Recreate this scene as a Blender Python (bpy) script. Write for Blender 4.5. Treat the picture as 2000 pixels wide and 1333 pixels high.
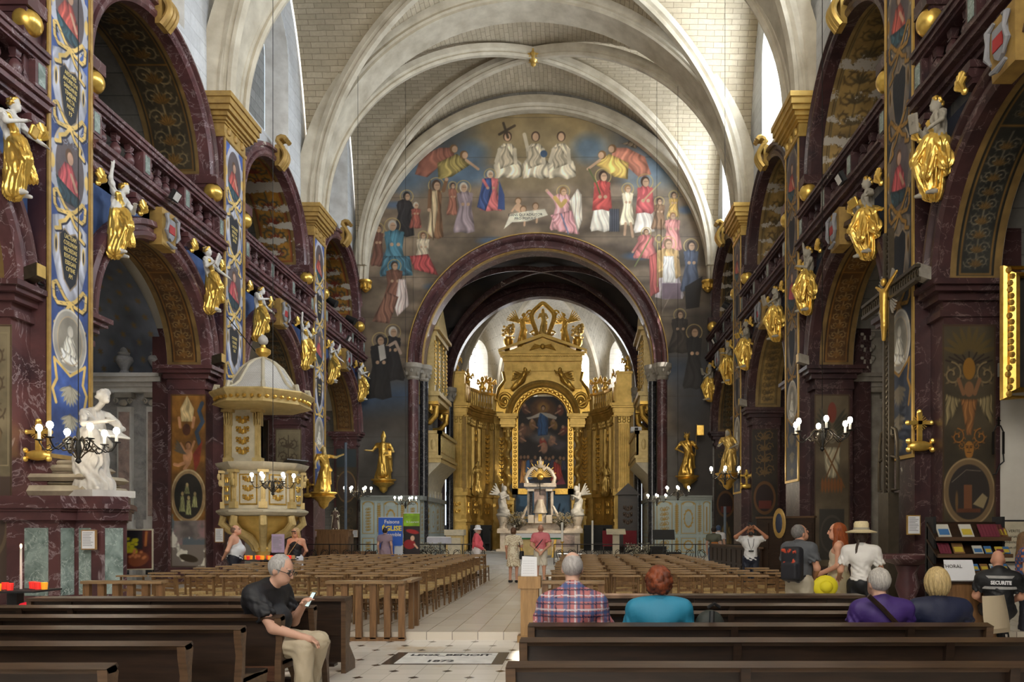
import bpy, bmesh, math, random
import numpy as np
from mathutils import Vector, Matrix
for _o in list(bpy.data.objects): bpy.data.objects.remove(_o)
PI = math.pi
rnd = random.Random(7)
S = bpy.context.scene
COL = S.collection
# ---------------------------------------------------------------- camera (eye 1.6 m above the floor, shifted lens)
FPX, VX, VY, EYE = 1490.0, 1133.0, 1034.0, 1.6
cam = bpy.data.objects.new('camera', bpy.data.cameras.new('camera'))
COL.objects.link(cam)
cam.location = (0, 0, EYE); cam.rotation_euler = (PI/2, 0, 0)
cam.data.sensor_width = 36; cam.data.lens = FPX/2000*36
cam.data.shift_x = (1000-VX)/2000; cam.data.shift_y = (VY-666.5)/2000
cam.data.clip_end = 300
S.camera = cam
def at(px, py, Y):
    return Vector(((px-VX)*Y/FPX, Y, EYE+(VY-py)*Y/FPX))
# ---------------------------------------------------------------- sky, daylight, exposure
W = bpy.data.worlds.new('sky'); S.world = W; W.use_nodes = True
W.node_tree.nodes['Background'].inputs[0].default_value = (0.75, 0.87, 1.0, 1)
W.node_tree.nodes['Background'].inputs[1].default_value = 2.2
S.view_settings.view_transform = 'Standard'; S.view_settings.look = 'None'
S.view_settings.gamma = 1; S.view_settings.use_curve_mapping = False
S.view_settings.exposure = 0.35
cy = S.cycles
cy.max_bounces = 7; cy.diffuse_bounces = 4; cy.glossy_bounces = 3; cy.transmission_bounces = 4
cy.transparent_max_bounces = 8; cy.caustics_reflective = False; cy.caustics_refractive = False
cy.sample_clamp_indirect = 4.0; cy.use_denoising = True
sun = bpy.data.objects.new('sun', bpy.data.lights.new('sun', 'SUN')); COL.objects.link(sun); sun.data.energy = 20; sun.data.angle = .009; sun.data.color = (1, .95, .86)
sun.rotation_euler = Vector((-7.45, 4.9, -17.4)).to_track_quat('-Z', 'Y').to_euler()
# other light: glowing panes (strengths here; west ones are added fill), chandelier bulbs, altar spot
SOUTH_PANE, APSE_PANE, WEST_FILL = 27.0, 18.0, 7.0
# ---------------------------------------------------------------- mesh helpers
IDM = lambda a, b, c: (a, b, c)
class MB:
    """collects shapes; build() links them as ONE mesh object"""
    def __init__(s, f=None): s.v = []; s.f = []; s.fn = f
    def add(s, vs, fs):
        o = len(s.v); s.v += [tuple(v) for v in vs]
        s.f += [tuple(i+o for i in f) for f in fs]; return s
    def box(s, a0, a1, b0, b1, c0, c1, tap=0):
        t = tap
        return s.add([(a0, b0, c0), (a1, b0, c0), (a1, b1, c0), (a0, b1, c0), (a0+t, b0+t, c1), (a1-t, b0+t, c1), (a1-t, b1-t, c1), (a0+t, b1-t, c1)],
              [(3, 2, 1, 0), (4, 5, 6, 7), (0, 1, 5, 4), (1, 2, 6, 5), (2, 3, 7, 6), (3, 0, 4, 7)])
    def bar(s, p, q, w, h=None, up=(0, 0, 1)):
        p = Vector(p); q = Vector(q); d = (q-p).normalized(); u = Vector(up)
        if abs(d.dot(u)) > .98: u = Vector((0, 1, 0))
        r = d.cross(u).normalized(); u = r.cross(d); h = h or w
        vs = [p+r*a*w/2+u*b*h/2 for a, b in ((-1, -1), (1, -1), (1, 1), (-1, 1))]
        vs += [q+r*a*w/2+u*b*h/2 for a, b in ((-1, -1), (1, -1), (1, 1), (-1, 1))]
        return s.add(vs, [(3, 2, 1, 0), (4, 5, 6, 7), (0, 1, 5, 4), (1, 2, 6, 5), (2, 3, 7, 6), (3, 0, 4, 7)])
    def tube(s, pts, r, n=8, closed=False):
        P = [Vector(p) for p in pts]; m = len(P); R = r if hasattr(r, '__len__') else [r]*m
        vs = []; up = Vector((.013, .021, 1))
        for i in range(m):
            t = (P[(i+1) % m]-P[i-1]) if closed else (P[min(i+1, m-1)]-P[max(i-1, 0)])
            if t.length < 1e-9: t = Vector((0, 0, 1))
            t.normalize(); a = t.cross(up)
            if a.length < .1: a = t.cross(Vector((0, 1, 0)))
            a.normalize(); b = t.cross(a); up = a.cross(t)
            vs += [P[i]+(a*math.cos(2*PI*k/n)+b*math.sin(2*PI*k/n))*R[i] for k in range(n)]
        fs = []
        for i in range(m if closed else m-1):
            for k in range(n):
                fs.append((i*n+k, i*n+(k+1) % n, ((i+1) % m)*n+(k+1) % n, ((i+1) % m)*n+k))
        if not closed: fs += [tuple(range(n))[::-1], tuple((m-1)*n+k for k in range(n))]
        return s.add(vs, fs)
    def lathe(s, prof, c=(0, 0, 0), n=16, a0=0, a1=2*PI, sx=1, sy=1, rot=0):
        full = abs(a1-a0-2*PI) < 1e-6; k = n if full else n+1
        vs = []; fs = []
        for r, z in prof:
            for i in range(k):
                a = a0+(a1-a0)*i/n+rot; vs.append((c[0]+r*math.cos(a)*sx, c[1]+r*math.sin(a)*sy, c[2]+z))
        for j in range(len(prof)-1):
            for i in range(n):
                fs.append((j*k+i, j*k+(i+1) % k, (j+1)*k+(i+1) % k, (j+1)*k+i))
        fs.append(tuple(range(k))[::-1]); fs.append(tuple((len(prof)-1)*k+i for i in range(k)))
        return s.add(vs, fs)
    def ball(s, c, r, n=12, rz=None, m=None):
        m = m or n//2+1; rr = (r, r, r) if not hasattr(r, '__len__') else r
        vs = []; fs = []
        for j in range(m+1):
            t = PI*j/m
            for i in range(n):
                a = 2*PI*i/n; vs.append((c[0]+rr[0]*math.sin(t)*math.cos(a), c[1]+rr[1]*math.sin(t)*math.sin(a), c[2]+rr[2]*math.cos(t)))
        for j in range(m):
            for i in range(n): fs.append((j*n+i, j*n+(i+1) % n, (j+1)*n+(i+1) % n, (j+1)*n+i))
        return s.add(vs, fs)
    def prism(s, poly, off, close=True):
        """poly: 3-D outline, off: extrusion vector"""
        n = len(poly); o = Vector(off); P = [Vector(p) for p in poly]
        return s.add(P+[p+o for p in P], [tuple(range(n))[::-1], tuple(range(n, 2*n))]+[(i, (i+1) % n, n+(i+1) % n, n+i) for i in range(n)])
    def sweep(s, frames, prof, closed=False, cap=True):
        """frames: list of (origin, u, v); prof: closed outline of (a, b)"""
        n = len(prof); m = len(frames); vs = []
        for o, u, v in frames:
            o = Vector(o); u = Vector(u); v = Vector(v)
            vs += [o+u*a+v*b for a, b in prof]
        fs = []
        for i in range(m if closed else m-1):
            for k in range(n): fs.append((i*n+k, i*n+(k+1) % n, ((i+1) % m)*n+(k+1) % n, ((i+1) % m)*n+k))
        if cap and not closed: fs += [tuple(range(n))[::-1], tuple((m-1)*n+k for k in range(n))]
        return s.add(vs, fs)
    def ring(s, ca, cc, r, prof, a0=0, a1=PI, n=36, sy=1.0):
        """arch ring in the (a, c) plane, prof: (radial, depth b)"""
        fr = []
        for i in range(n+1):
            t = a0+(a1-a0)*i/n
            fr.append(((ca+r*math.cos(t), 0, cc+r*sy*math.sin(t)), (math.cos(t), 0, math.sin(t)), (0, 1, 0)))
        return s.sweep(fr, prof)
    def strip(s, rows):
        """grid of points rows[i][j]"""
        m = len(rows); n = len(rows[0])
        return s.add([p for r in rows for p in r], [(i*n+j, i*n+j+1, (i+1)*n+j+1, (i+1)*n+j) for i in range(m-1) for j in range(n-1)])
    def archwall(s, a0, a1, c0, c1, ca, r, cs, b, n=28, cb=None):
        """sheet in the (a, c) plane at depth b with an arched hole; cb: foot of the hole (None: opens at c0)"""
        if a0 < ca-r: s.add([(a0, b, c0), (ca-r, b, c0), (ca-r, b, c1), (a0, b, c1)], [(0, 1, 2, 3)])
        if a1 > ca+r: s.add([(ca+r, b, c0), (a1, b, c0), (a1, b, c1), (ca+r, b, c1)], [(0, 1, 2, 3)])
        pr = [(ca-r*math.cos(PI*i/n), cs+r*math.sin(PI*i/n)) for i in range(n+1)]
        for (x, z), (x2, z2) in zip(pr, pr[1:]): s.add([(x, b, z), (x2, b, z2), (x2, b, c1), (x, b, c1)], [(0, 1, 2, 3)])
        if cb is not None and cb > c0: s.add([(ca-r, b, c0), (ca+r, b, c0), (ca+r, b, cb), (ca-r, b, cb)], [(0, 1, 2, 3)])
        return s
    def intrados(s, ca, r, cs, b0, b1, cb=None, n=28):
        pr = [(ca-r*math.cos(PI*i/n), cs+r*math.sin(PI*i/n)) for i in range(n+1)]
        if cb is not None: pr = [(ca-r, cb)]+pr+[(ca+r, cb)]
        s.strip([[(x, b0, z), (x, b1, z)] for x, z in pr]); return s
    def xf(s, M):
        s.v = [tuple(M @ Vector(v)) for v in s.v]; return s
    def mesh(s, name, m, smooth=35):
        vs = [s.fn(*v) for v in s.v] if s.fn else s.v
        me = bpy.data.meshes.new(name); me.from_pydata(vs, [], s.f)
        bm = bmesh.new(); bm.from_mesh(me); bmesh.ops.recalc_face_normals(bm, faces=bm.faces); bm.to_mesh(me); bm.free()
        if smooth:
            me.polygons.foreach_set('use_smooth', np.ones(len(me.polygons), dtype=bool))
            me.set_sharp_from_angle(angle=math.radians(smooth))
        if m: me.materials.append(m)
        return me
    def build(s, name, m, parent=None, smooth=35, loc=None):
        return link(name, s.mesh(name, m, smooth), parent, loc)
def link(name, data, parent=None, loc=None):
    o = bpy.data.objects.new(name, data); COL.objects.link(o)
    if parent is not None: o.parent = parent
    if loc is not None: o.location = loc
    return o
def tag(o, label, cat, group=None):
    o['label'] = label; o['category'] = cat
    if group: o['group'] = group
    return o
def thing(name, label, cat, loc=(0, 0, 0), rz=0, group=None):
    o = link(name, None); o.location = loc; o.rotation_euler = (0, 0, rz)
    return tag(o, label, cat, group)
def struct(mb, name, m, smooth=35):
    o = mb.build(name, m, None, smooth); o['kind'] = 'structure'; return o
def kids(o): return [c for c in o.children]
def copy_tree(o, parent=None):
    c = o.copy(); COL.objects.link(c); c.parent = parent
    for ch in kids(o): copy_tree(ch, c)
    return c
def dup(o, loc, rz=0, label=None, group=None, mir=None, sc=None):
    c = copy_tree(o); c.location = loc; c.rotation_euler = (0, 0, rz)
    if label: c['label'] = label
    if group: c['group'] = group
    s = sc or 1.0
    c.scale = ((-s if mir else s), s, s)
    return c
# ---------------------------------------------------------------- materials
MATS = {}
def _new(name):
    m = bpy.data.materials.new(name); m.use_nodes = True; MATS[name] = m
    nt = m.node_tree; return m, nt, nt.nodes['Principled BSDF']
def _n(nt, t, **kw):
    n = nt.nodes.new(t)
    for k, v in kw.items():
        if k in n.inputs: n.inputs[k].default_value = v
        else: setattr(n, k, v)
    return n
def rgba(c): return (c[0], c[1], c[2], 1)
def ramp(nt, fac, stops):
    r = nt.nodes.new('ShaderNodeValToRGB'); e = r.color_ramp.elements
    while len(e) < len(stops): e.new(.5)
    for el, (p, c) in zip(e, stops): el.position = p; el.color = rgba(c)
    nt.links.new(fac, r.inputs[0]); return r.outputs[0]
def mixc(nt, f, a, b, mode='MIX'):
    n = nt.nodes.new('ShaderNodeMix'); n.data_type = 'RGBA'; n.blend_type = mode
    for sock, v in ((n.inputs[0], f), (n.inputs[6], a), (n.inputs[7], b)):
        if isinstance(v, bpy.types.NodeSocket): nt.links.new(v, sock)
        else: sock.default_value = v if not hasattr(v, '__len__') else rgba(v)
    return n.outputs[2]
def bump(nt, b, h, st, dist=.02):
    n = _n(nt, 'ShaderNodeBump', Strength=st, Distance=dist); nt.links.new(h, n.inputs['Height']); nt.links.new(n.outputs[0], b.inputs['Normal'])
def noise(nt, sc, det=4, rough=.55, vec=None, dis=0):
    n = _n(nt, 'ShaderNodeTexNoise', Scale=sc, Detail=det, Roughness=rough, Distortion=dis)
    if vec is None: vec = nt.nodes.new('ShaderNodeTexCoord').outputs['Object']
    nt.links.new(vec, n.inputs['Vector']); return n.outputs['Fac']
def mat(name, c, r=.6, metal=0, var=.25, sc=3, bmp=0, spec=.5, c2=None):
    m, nt, b = _new(name)
    b.inputs['Roughness'].default_value = r; b.inputs['Metallic'].default_value = metal
    b.inputs['Specular IOR Level'].default_value = spec
    c2 = c2 or tuple(x*(1-var) for x in c)
    f = noise(nt, sc)
    nt.links.new(ramp(nt, f, [(.3, c2), (.7, c)]), b.inputs['Base Color'])
    if bmp: bump(nt, b, noise(nt, sc*6, 3), bmp, .01)
    return m
def marble(name, base, dark, vein, sc=2.0, r=.3, wear=0):
    m, nt, b = _new(name); b.inputs['Roughness'].default_value = r
    a = noise(nt, sc, 6, .6, dis=.6); c = ramp(nt, a, [(.3, dark), (.62, base)])
    v = _n(nt, 'ShaderNodeTexNoise', Scale=sc*1.1, Detail=5, Roughness=.6, Distortion=.9)
    nt.links.new(nt.nodes.new('ShaderNodeTexCoord').outputs['Object'], v.inputs['Vector'])
    vm = ramp(nt, v.outputs['Fac'], [(.487, (0, 0, 0)), (.5, (.8, .8, .8)), (.513, (0, 0, 0))])
    c = mixc(nt, vm, c, vein)
    if wear:
        w = ramp(nt, noise(nt, 1.1, 9, .72), [(wear, (0, 0, 0)), (wear+.02, (1, 1, 1))]); c = mixc(nt, w, c, (.55, .5, .42))
    nt.links.new(c, b.inputs['Base Color']); return m
def stone(name, c1, c2, mort, sx=.9, sz=.32, axis='YZ', stain=None, bmp=.5, r=.85):
    """coursed masonry; axis picks the two object axes (or the mesh's own unwrap)"""
    m, nt, b = _new(name); b.inputs['Roughness'].default_value = r; b.inputs['Specular IOR Level'].default_value = .2
    tc = nt.nodes.new('ShaderNodeTexCoord')
    if axis == 'UV': vec = tc.outputs['UV']
    else:
        sp = nt.nodes.new('ShaderNodeSeparateXYZ'); nt.links.new(tc.outputs['Object'], sp.inputs[0])
        cb = nt.nodes.new('ShaderNodeCombineXYZ'); nt.links.new(sp.outputs[axis[0]], cb.inputs[0]); nt.links.new(sp.outputs[axis[1]], cb.inputs[1]); vec = cb.outputs[0]
    wv = _n(nt, 'ShaderNodeTexNoise', Scale=2.2, Detail=2); nt.links.new(vec, wv.inputs['Vector'])
    ad = _n(nt, 'ShaderNodeVectorMath', operation='MULTIPLY_ADD'); nt.links.new(wv.outputs['Color'], ad.inputs[0]); ad.inputs[1].default_value = (.05, .05, 0); nt.links.new(vec, ad.inputs[2])
    br = _n(nt, 'ShaderNodeTexBrick', Scale=1.0); br.inputs['Brick Width'].default_value = sx; br.inputs['Row Height'].default_value = sz
    br.inputs['Mortar Size'].default_value = .012; br.inputs['Mortar Smooth'].default_value = .4; br.inputs['Bias'].default_value = 0
    br.inputs['Color1'].default_value = rgba(c1); br.inputs['Color2'].default_value = rgba(c2); br.inputs['Mortar'].default_value = rgba(mort)
    nt.links.new(ad.outputs[0], br.inputs['Vector'])
    c = br.outputs['Color']
    c = mixc(nt, ramp(nt, noise(nt, .5, 6, .6), [(.35, (.0, .0, .0)), (.75, (.55, .55, .55))]), c, stain or tuple(x*.55 for x in c1))
    c = mixc(nt, ramp(nt, noise(nt, 9, 4), [(.4, (0, 0, 0)), (.8, (.35, .35, .35))]), c, tuple(x*.6 for x in c2))
    nt.links.new(c, b.inputs['Base Color'])
    if bmp: bump(nt, b, br.outputs['Fac'], -bmp, .02)
    return m
def emit(name, c, st):
    m, nt, b = _new(name); b.inputs['Base Color'].default_value = rgba(c)
    b.inputs['Emission Color'].default_value = rgba(c); b.inputs['Emission Strength'].default_value = st; return m
def painted(name='painted_surface', r=.55, bmp=.15, wear=None, wcol=(.6, .55, .47), bands=False):
    m, nt, b = _new(name); b.inputs['Roughness'].default_value = r
    a = _n(nt, 'ShaderNodeVertexColor', layer_name='Col'); c = a.outputs['Color']
    if wear:
        n = noise(nt, 1.4, 10, .75)
        if bands:
            sp = nt.nodes.new('ShaderNodeSeparateXYZ'); nt.links.new(nt.nodes.new('ShaderNodeTexCoord').outputs['Object'], sp.inputs[0])
            w = _n(nt, 'ShaderNodeMath', operation='SINE'); mu = _n(nt, 'ShaderNodeMath', operation='MULTIPLY'); mu.inputs[1].default_value = 13.5
            nt.links.new(sp.outputs['Z'], mu.inputs[0]); nt.links.new(mu.outputs[0], w.inputs[0])
            ma = _n(nt, 'ShaderNodeMath', operation='MULTIPLY_ADD'); ma.inputs[1].default_value = .11; nt.links.new(w.outputs[0], ma.inputs[0]); nt.links.new(n, ma.inputs[2]); n = ma.outputs[0]
        c = mixc(nt, ramp(nt, n, [(wear, (0, 0, 0)), (wear+.03, (1, 1, 1))]), c, wcol)
    nt.links.new(c, b.inputs['Base Color'])
    if bmp: bump(nt, b, noise(nt, 14, 4), bmp, .01)
    return m
G = {}
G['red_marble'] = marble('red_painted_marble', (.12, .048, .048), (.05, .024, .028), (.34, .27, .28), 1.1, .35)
G['dark_marble'] = marble('darkened_red_marble', (.062, .026, .026), (.025, .012, .014), (.2, .14, .13), 1.6, .4, .66)  # darker copy of the red marble, right wall's shade put into the colour
G['worn_marble'] = marble('worn_red_marble', (.14, .056, .058), (.055, .024, .028), (.38, .3, .31), 1.4, .4, .63)
G['green_marble'] = marble('green_grey_marble', (.3, .37, .34), (.09, .13, .115), (.55, .6, .57), 3.2, .25)
G['black_marble'] = marble('black_marble', (.03, .03, .035), (.012, .012, .014), (.2, .2, .2), 3, .2)
G['grey_marble'] = marble('grey_marble', (.45, .44, .43), (.24, .235, .235), (.5, .48, .46), 3, .4)
G['pink_marble'] = marble('pink_grey_marble', (.48, .34, .29), (.2, .15, .14), (.45, .4, .36), 3, .4)
G['cream_marble'] = marble('cream_marble', (.7, .6, .48), (.5, .4, .31), (.75, .7, .62), 3, .35)
G['gold'] = mat('gilding', (.86, .56, .13), .36, .8, c2=(.62, .36, .07), sc=9)
G['bright_gold'] = mat('bright_gilding', (.95, .66, .17), .3, .75, c2=(.8, .5, .1), sc=9)
G['old_gold'] = mat('old_gilding', (.78, .53, .16), .4, .6, c2=(.5, .32, .08), sc=2.5)
G['ochre'] = mat('ochre_paint', (.5, .32, .09), .5, .2, c2=(.33, .2, .06), sc=5)
G['pale_gold'] = mat('pale_gilded_wood', (.66, .5, .22), .45, .25, c2=(.5, .36, .14), sc=6)
G['cream_wood'] = mat('cream_painted_wood', (.62, .55, .4), .5, 0, sc=5)
G['white_stone'] = mat('white_carved_stone', (.68, .65, .6), .7, 0, c2=(.45, .42, .38), sc=4, bmp=.15)
G['pale_stone'] = mat('pale_limestone', (.72, .7, .66), .8, 0, c2=(.5, .47, .43), sc=2, bmp=.2)
G['grey_stone'] = mat('grey_carved_stone', (.42, .38, .32), .75, 0, c2=(.24, .215, .18), sc=3, bmp=.2)
G['rib'] = mat('limestone_rib', (.66, .6, .48), .8, 0, c2=(.44, .385, .29), sc=1.6, bmp=.1)
G['web'] = stone('vault_masonry', (.66, .57, .42), (.52, .44, .31), (.24, .19, .13), .62, .2, 'UV', (.36, .31, .24), .6)
G['plaster'] = stone('grey_white_wall', (.74, .75, .76), (.62, .63, .64), (.5, .5, .5), 1.0, .42, 'YZ', (.36, .36, .37), .25)
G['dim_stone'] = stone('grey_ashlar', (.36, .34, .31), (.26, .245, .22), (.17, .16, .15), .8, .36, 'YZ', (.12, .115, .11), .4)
G['blind'] = stone('dark_ashlar', (.3, .3, .29), (.2, .2, .19), (.14, .14, .13), .7, .34, 'YZ', (.1, .1, .1), .4)
G['dim_stone_x'] = stone('grey_ashlar_crosswise', (.36, .34, .31), (.26, .245, .22), (.17, .16, .15), .8, .36, 'XZ', (.12, .115, .11), .4)
G['apse_stone'] = stone('apse_ashlar', (.6, .57, .5), (.5, .47, .4), (.3, .28, .24), .6, .28, 'UV', (.4, .37, .31), .4)
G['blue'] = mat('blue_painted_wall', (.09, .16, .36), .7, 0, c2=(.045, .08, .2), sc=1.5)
G['dark_blue'] = mat('darkened_blue_wall', (.03, .04, .075), .7, 0, c2=(.012, .016, .03), sc=1.5)  # right-hand version of the blue, darkened to hold that wall's shade
G['white_wall'] = mat('white_limewash', (.72, .68, .6), .85, 0, c2=(.58, .54, .47), sc=1.2, bmp=.1)
G['iron'] = mat('black_iron', (.02, .018, .016), .5, .5, sc=8)
G['black'] = mat('black_matt', (.012, .012, .013), .6, 0, sc=8)
G['bronze'] = mat('dark_bronze', (.1, .08, .055), .45, .6, sc=8)
G['paint'] = painted()
G['paint_worn'] = painted('worn_painted_surface', .6, .2, .64)
G['paint_flaked'] = painted('flaked_painted_surface', .65, .25, .56, (.5, .45, .38), True)
G['white_pl'] = mat('white_plaster_pigment', (.75, .73, .69), .7, 0, sc=6)
G['candle_white'] = mat('white_candle_wax', (.85, .82, .74), .5, 0, var=.1)
G['bulb'] = emit('lit_bulb', (1.0, .88, .68), 60)
G['flame'] = emit('flame', (1.0, .62, .2), 25)
G['glass_south'] = emit('south_window_pane', (.84, .92, 1.0), SOUTH_PANE)
G['glass_apse'] = emit('apse_window_pane', (.95, .97, 1.0), APSE_PANE)
G['west_fill'] = emit('west_fill_pane', (1.0, .95, .86), WEST_FILL)
G['paper'] = mat('white_paper', (.78, .78, .8), .7, 0, var=.06)
G['text'] = mat('black_lettering', (.02, .02, .022), .6, 0, var=.1)
G['gold_text'] = mat('gold_lettering', (.75, .6, .25), .5, .2, var=.1)
def wood(name, c, c2, r=.4, axis=(1, 9, 9), sc=3):
    m, nt, b = _new(name); b.inputs['Roughness'].default_value = r
    tc = nt.nodes.new('ShaderNodeTexCoord'); mp = nt.nodes.new('ShaderNodeMapping'); mp.inputs['Scale'].default_value = axis
    nt.links.new(tc.outputs['Object'], mp.inputs[0])
    f = noise(nt, sc, 5, .6, mp.outputs[0]); nt.links.new(ramp(nt, f, [(.3, c2), (.7, c)]), b.inputs['Base Color'])
    bump(nt, b, f, .12, .005); return m
G['pew'] = wood('dark_oak_pew', (.036, .018, .01), (.013, .007, .004), .38)
G['pew_top'] = wood('pew_top_rail', (.085, .048, .027), (.035, .02, .012), .36)  # lighter brown with the top rails' highlight put into the colour
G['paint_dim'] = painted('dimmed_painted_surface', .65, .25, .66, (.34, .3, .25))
G['pew_end'] = wood('worn_oak', (.13, .072, .036), (.06, .032, .016), .45)
G['oak'] = wood('mid_oak', (.26, .135, .055), (.13, .065, .027), .42, (9, 9, 1))
G['chair_wood'] = wood('chair_beech', (.22, .12, .045), (.1, .05, .02), .42, (9, 9, 1))
G['chair_rail'] = wood('highlit_rail_wood', (.36, .23, .115), (.17, .1, .048), .33, (1, 9, 9))  # tone raised so the rails carry their highlights in the colour
G['light_oak'] = wood('light_oak', (.42, .24, .09), (.27, .15, .055), .4, (9, 9, 1))
G['rush'] = mat('woven_rush', (.55, .38, .16), .7, 0, c2=(.33, .21, .08), sc=40, bmp=.4)
# ---------------------------------------------------------------- painter: pictures as colours of a fine mesh
class Pic:
    def __init__(s, w, h, res, base):
        s.w, s.h = w, h; s.keep = None; s.fk = 1.0; s.nx = max(2, int(round(w/res))+1); s.ny = max(2, int(round(h/res))+1)
        s.x, s.y = np.meshgrid(np.linspace(0, w, s.nx), np.linspace(0, h, s.ny)); s.res = res
        s.c = np.zeros((s.ny, s.nx, 3), dtype=np.float32); s.c[:] = base
    def put(s, mask, col, a=1.0):
        m = np.clip(mask, 0, 1)[..., None]*a
        s.c = s.c*(1-m)+np.asarray(col, dtype=np.float32)*m; return s
    def soft(s, d, e=None): return np.clip(.5-d/(e or s.res*1.2), 0, 1)
    def ell(s, cx, cy, rx, ry, col, rot=0, a=1, e=None, ringw=None):
        c, n = math.cos(rot), math.sin(rot); u = (s.x-cx)*c+(s.y-cy)*n; v = -(s.x-cx)*n+(s.y-cy)*c
        q = np.sqrt((u/rx)**2+(v/ry)**2); d = (q-1)*min(rx, ry)
        if ringw: d = np.abs(d)-ringw/2
        return s.put(s.soft(d, e), col, a)
    def rect(s, x0, x1, y0, y1, col, a=1, e=None, ringw=None):
        d = np.maximum(np.maximum(x0-s.x, s.x-x1), np.maximum(y0-s.y, s.y-y1))
        if ringw: d = np.abs(d)-ringw/2
        return s.put(s.soft(d, e), col, a)
    def _box(s, pts, m):
        xs = [p[0] for p in pts]; ys = [p[1] for p in pts]
        i0 = max(0, int((min(xs)-m)/s.w*(s.nx-1))-1); i1 = min(s.nx, int((max(xs)+m)/s.w*(s.nx-1))+3)
        j0 = max(0, int((min(ys)-m)/s.h*(s.ny-1))-1); j1 = min(s.ny, int((max(ys)+m)/s.h*(s.ny-1))+3)
        return slice(j0, max(j0, j1)), slice(i0, max(i0, i1))
    def _segd(s, pts, sl):
        x = s.x[sl]; y = s.y[sl]; d = np.full(x.shape, 1e9)
        for (ax, ay), (bx, by) in zip(pts, pts[1:]):
            dx, dy = bx-ax, by-ay; L = dx*dx+dy*dy+1e-12
            t = np.clip(((x-ax)*dx+(y-ay)*dy)/L, 0, 1); d = np.minimum(d, np.hypot(x-ax-t*dx, y-ay-t*dy))
        return d
    def line(s, pts, wd, col, a=1):
        sl = s._box(pts, wd*2)
        m = np.clip(.5-(s._segd(pts, sl)-wd/2)/(s.res*1.2), 0, 1)[..., None]*a
        s.c[sl] = s.c[sl]*(1-m)+np.asarray(col, dtype=np.float32)*m; return s
    def pmask(s, pts, sl):
        x = s.x[sl]; y = s.y[sl]; ins = np.zeros(x.shape, bool)
        for (ax, ay), (bx, by) in zip(pts, pts[1:]+pts[:1]):
            if ay == by: continue
            ins ^= ((ay > y) != (by > y)) & (x < (bx-ax)*(y-ay)/(by-ay)+ax)
        d = s._segd(pts+pts[:1], sl); return np.where(ins, -d, d)
    def poly(s, pts, col, a=1, fold=None, e=None, ang=0):
        sl = s._box(pts, .05); d = s.pmask(pts, sl)
        if d.size == 0: return s
        m = np.clip(.5-d/(e or s.res*1.2), 0, 1)[..., None]*a; col = np.asarray(col, dtype=np.float32)
        if fold:
            w, amt = fold; xs = [q[0] for q in pts]; ys = [q[1] for q in pts]; hh = max(ys)-min(ys); ax_, ay_ = sum(xs)/len(xs), max(ys)+hh*.7
            X_, Y_ = s.x[sl], s.y[sl]; th = np.arctan2(X_-ax_+ang*(Y_-ay_)*.4, ay_-Y_)*hh*1.5; wp = w*.35*(np.sin(Y_/hh*5+X_/w*.9)+np.sin(Y_/hh*9.3-X_/w*.5+2))
            q = (th+wp)/w*3.6; f = .55*np.sin(q)+.5*np.sin(q*1.73+1.3)+.3*np.sin(q*3.1+Y_/hh*4)
            f = f*1.1-.9+1.5*np.clip(-d/(w*.55), 0, 1)-.5*np.clip((X_-ax_)/(max(xs)-min(xs)+1e-6), -.5, .5)
            col = np.clip(col*(1+amt*f[..., None]), 0, 1)
        s.c[sl] = s.c[sl]*(1-m)+col*m; return s
    def fbm(s, sc, seed=0, oct=4):
        r = np.random.RandomState(seed); out = np.zeros_like(s.x); amp = 1; tot = 0
        for o in range(oct):
            n = max(2, int(math.ceil(max(s.w, s.h)/sc*2**o))+2); g = r.rand(n+1, n+1)
            u = s.x/sc*2**o; v = s.y/sc*2**o; i = np.clip(u.astype(int), 0, n-1); j = np.clip(v.astype(int), 0, n-1)
            fu = u-i; fv = v-j; fu = fu*fu*(3-2*fu); fv = fv*fv*(3-2*fv)
            out += amp*((g[j, i]*(1-fu)+g[j, i+1]*fu)*(1-fv)+(g[j+1, i]*(1-fu)+g[j+1, i+1]*fu)*fv); tot += amp; amp *= .5
        return out/tot
    def mottle(s, sc, amt, seed=0):
        s.c = np.clip(s.c*(1+amt*(s.fbm(sc, seed)-.5)[..., None]*2), 0, 1); return s
    def mesh(s, name, fn, m, flip=False):
        """fn(u, v) -> x, y, z arrays"""
        X, Y, Z = fn(s.x, s.y); vs = np.stack([np.broadcast_to(a, s.x.shape) for a in (X, Y, Z)], -1).reshape(-1, 3)
        ny, nx = s.ny, s.nx; i = np.arange(nx*ny).reshape(ny, nx)
        q = np.stack([i[:-1, :-1], i[:-1, 1:], i[1:, 1:], i[1:, :-1]], -1).reshape(-1, 4)
        if flip: q = q[:, ::-1]
        if s.keep is not None:
            k = s.keep; k = (k[:-1, :-1] & k[:-1, 1:] & k[1:, 1:] & k[1:, :-1]).ravel(); q = q[k]
        return npmesh(name, vs, q, m, cols=np.clip(s.c, 0, 1).reshape(-1, 3)**2.2)
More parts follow.
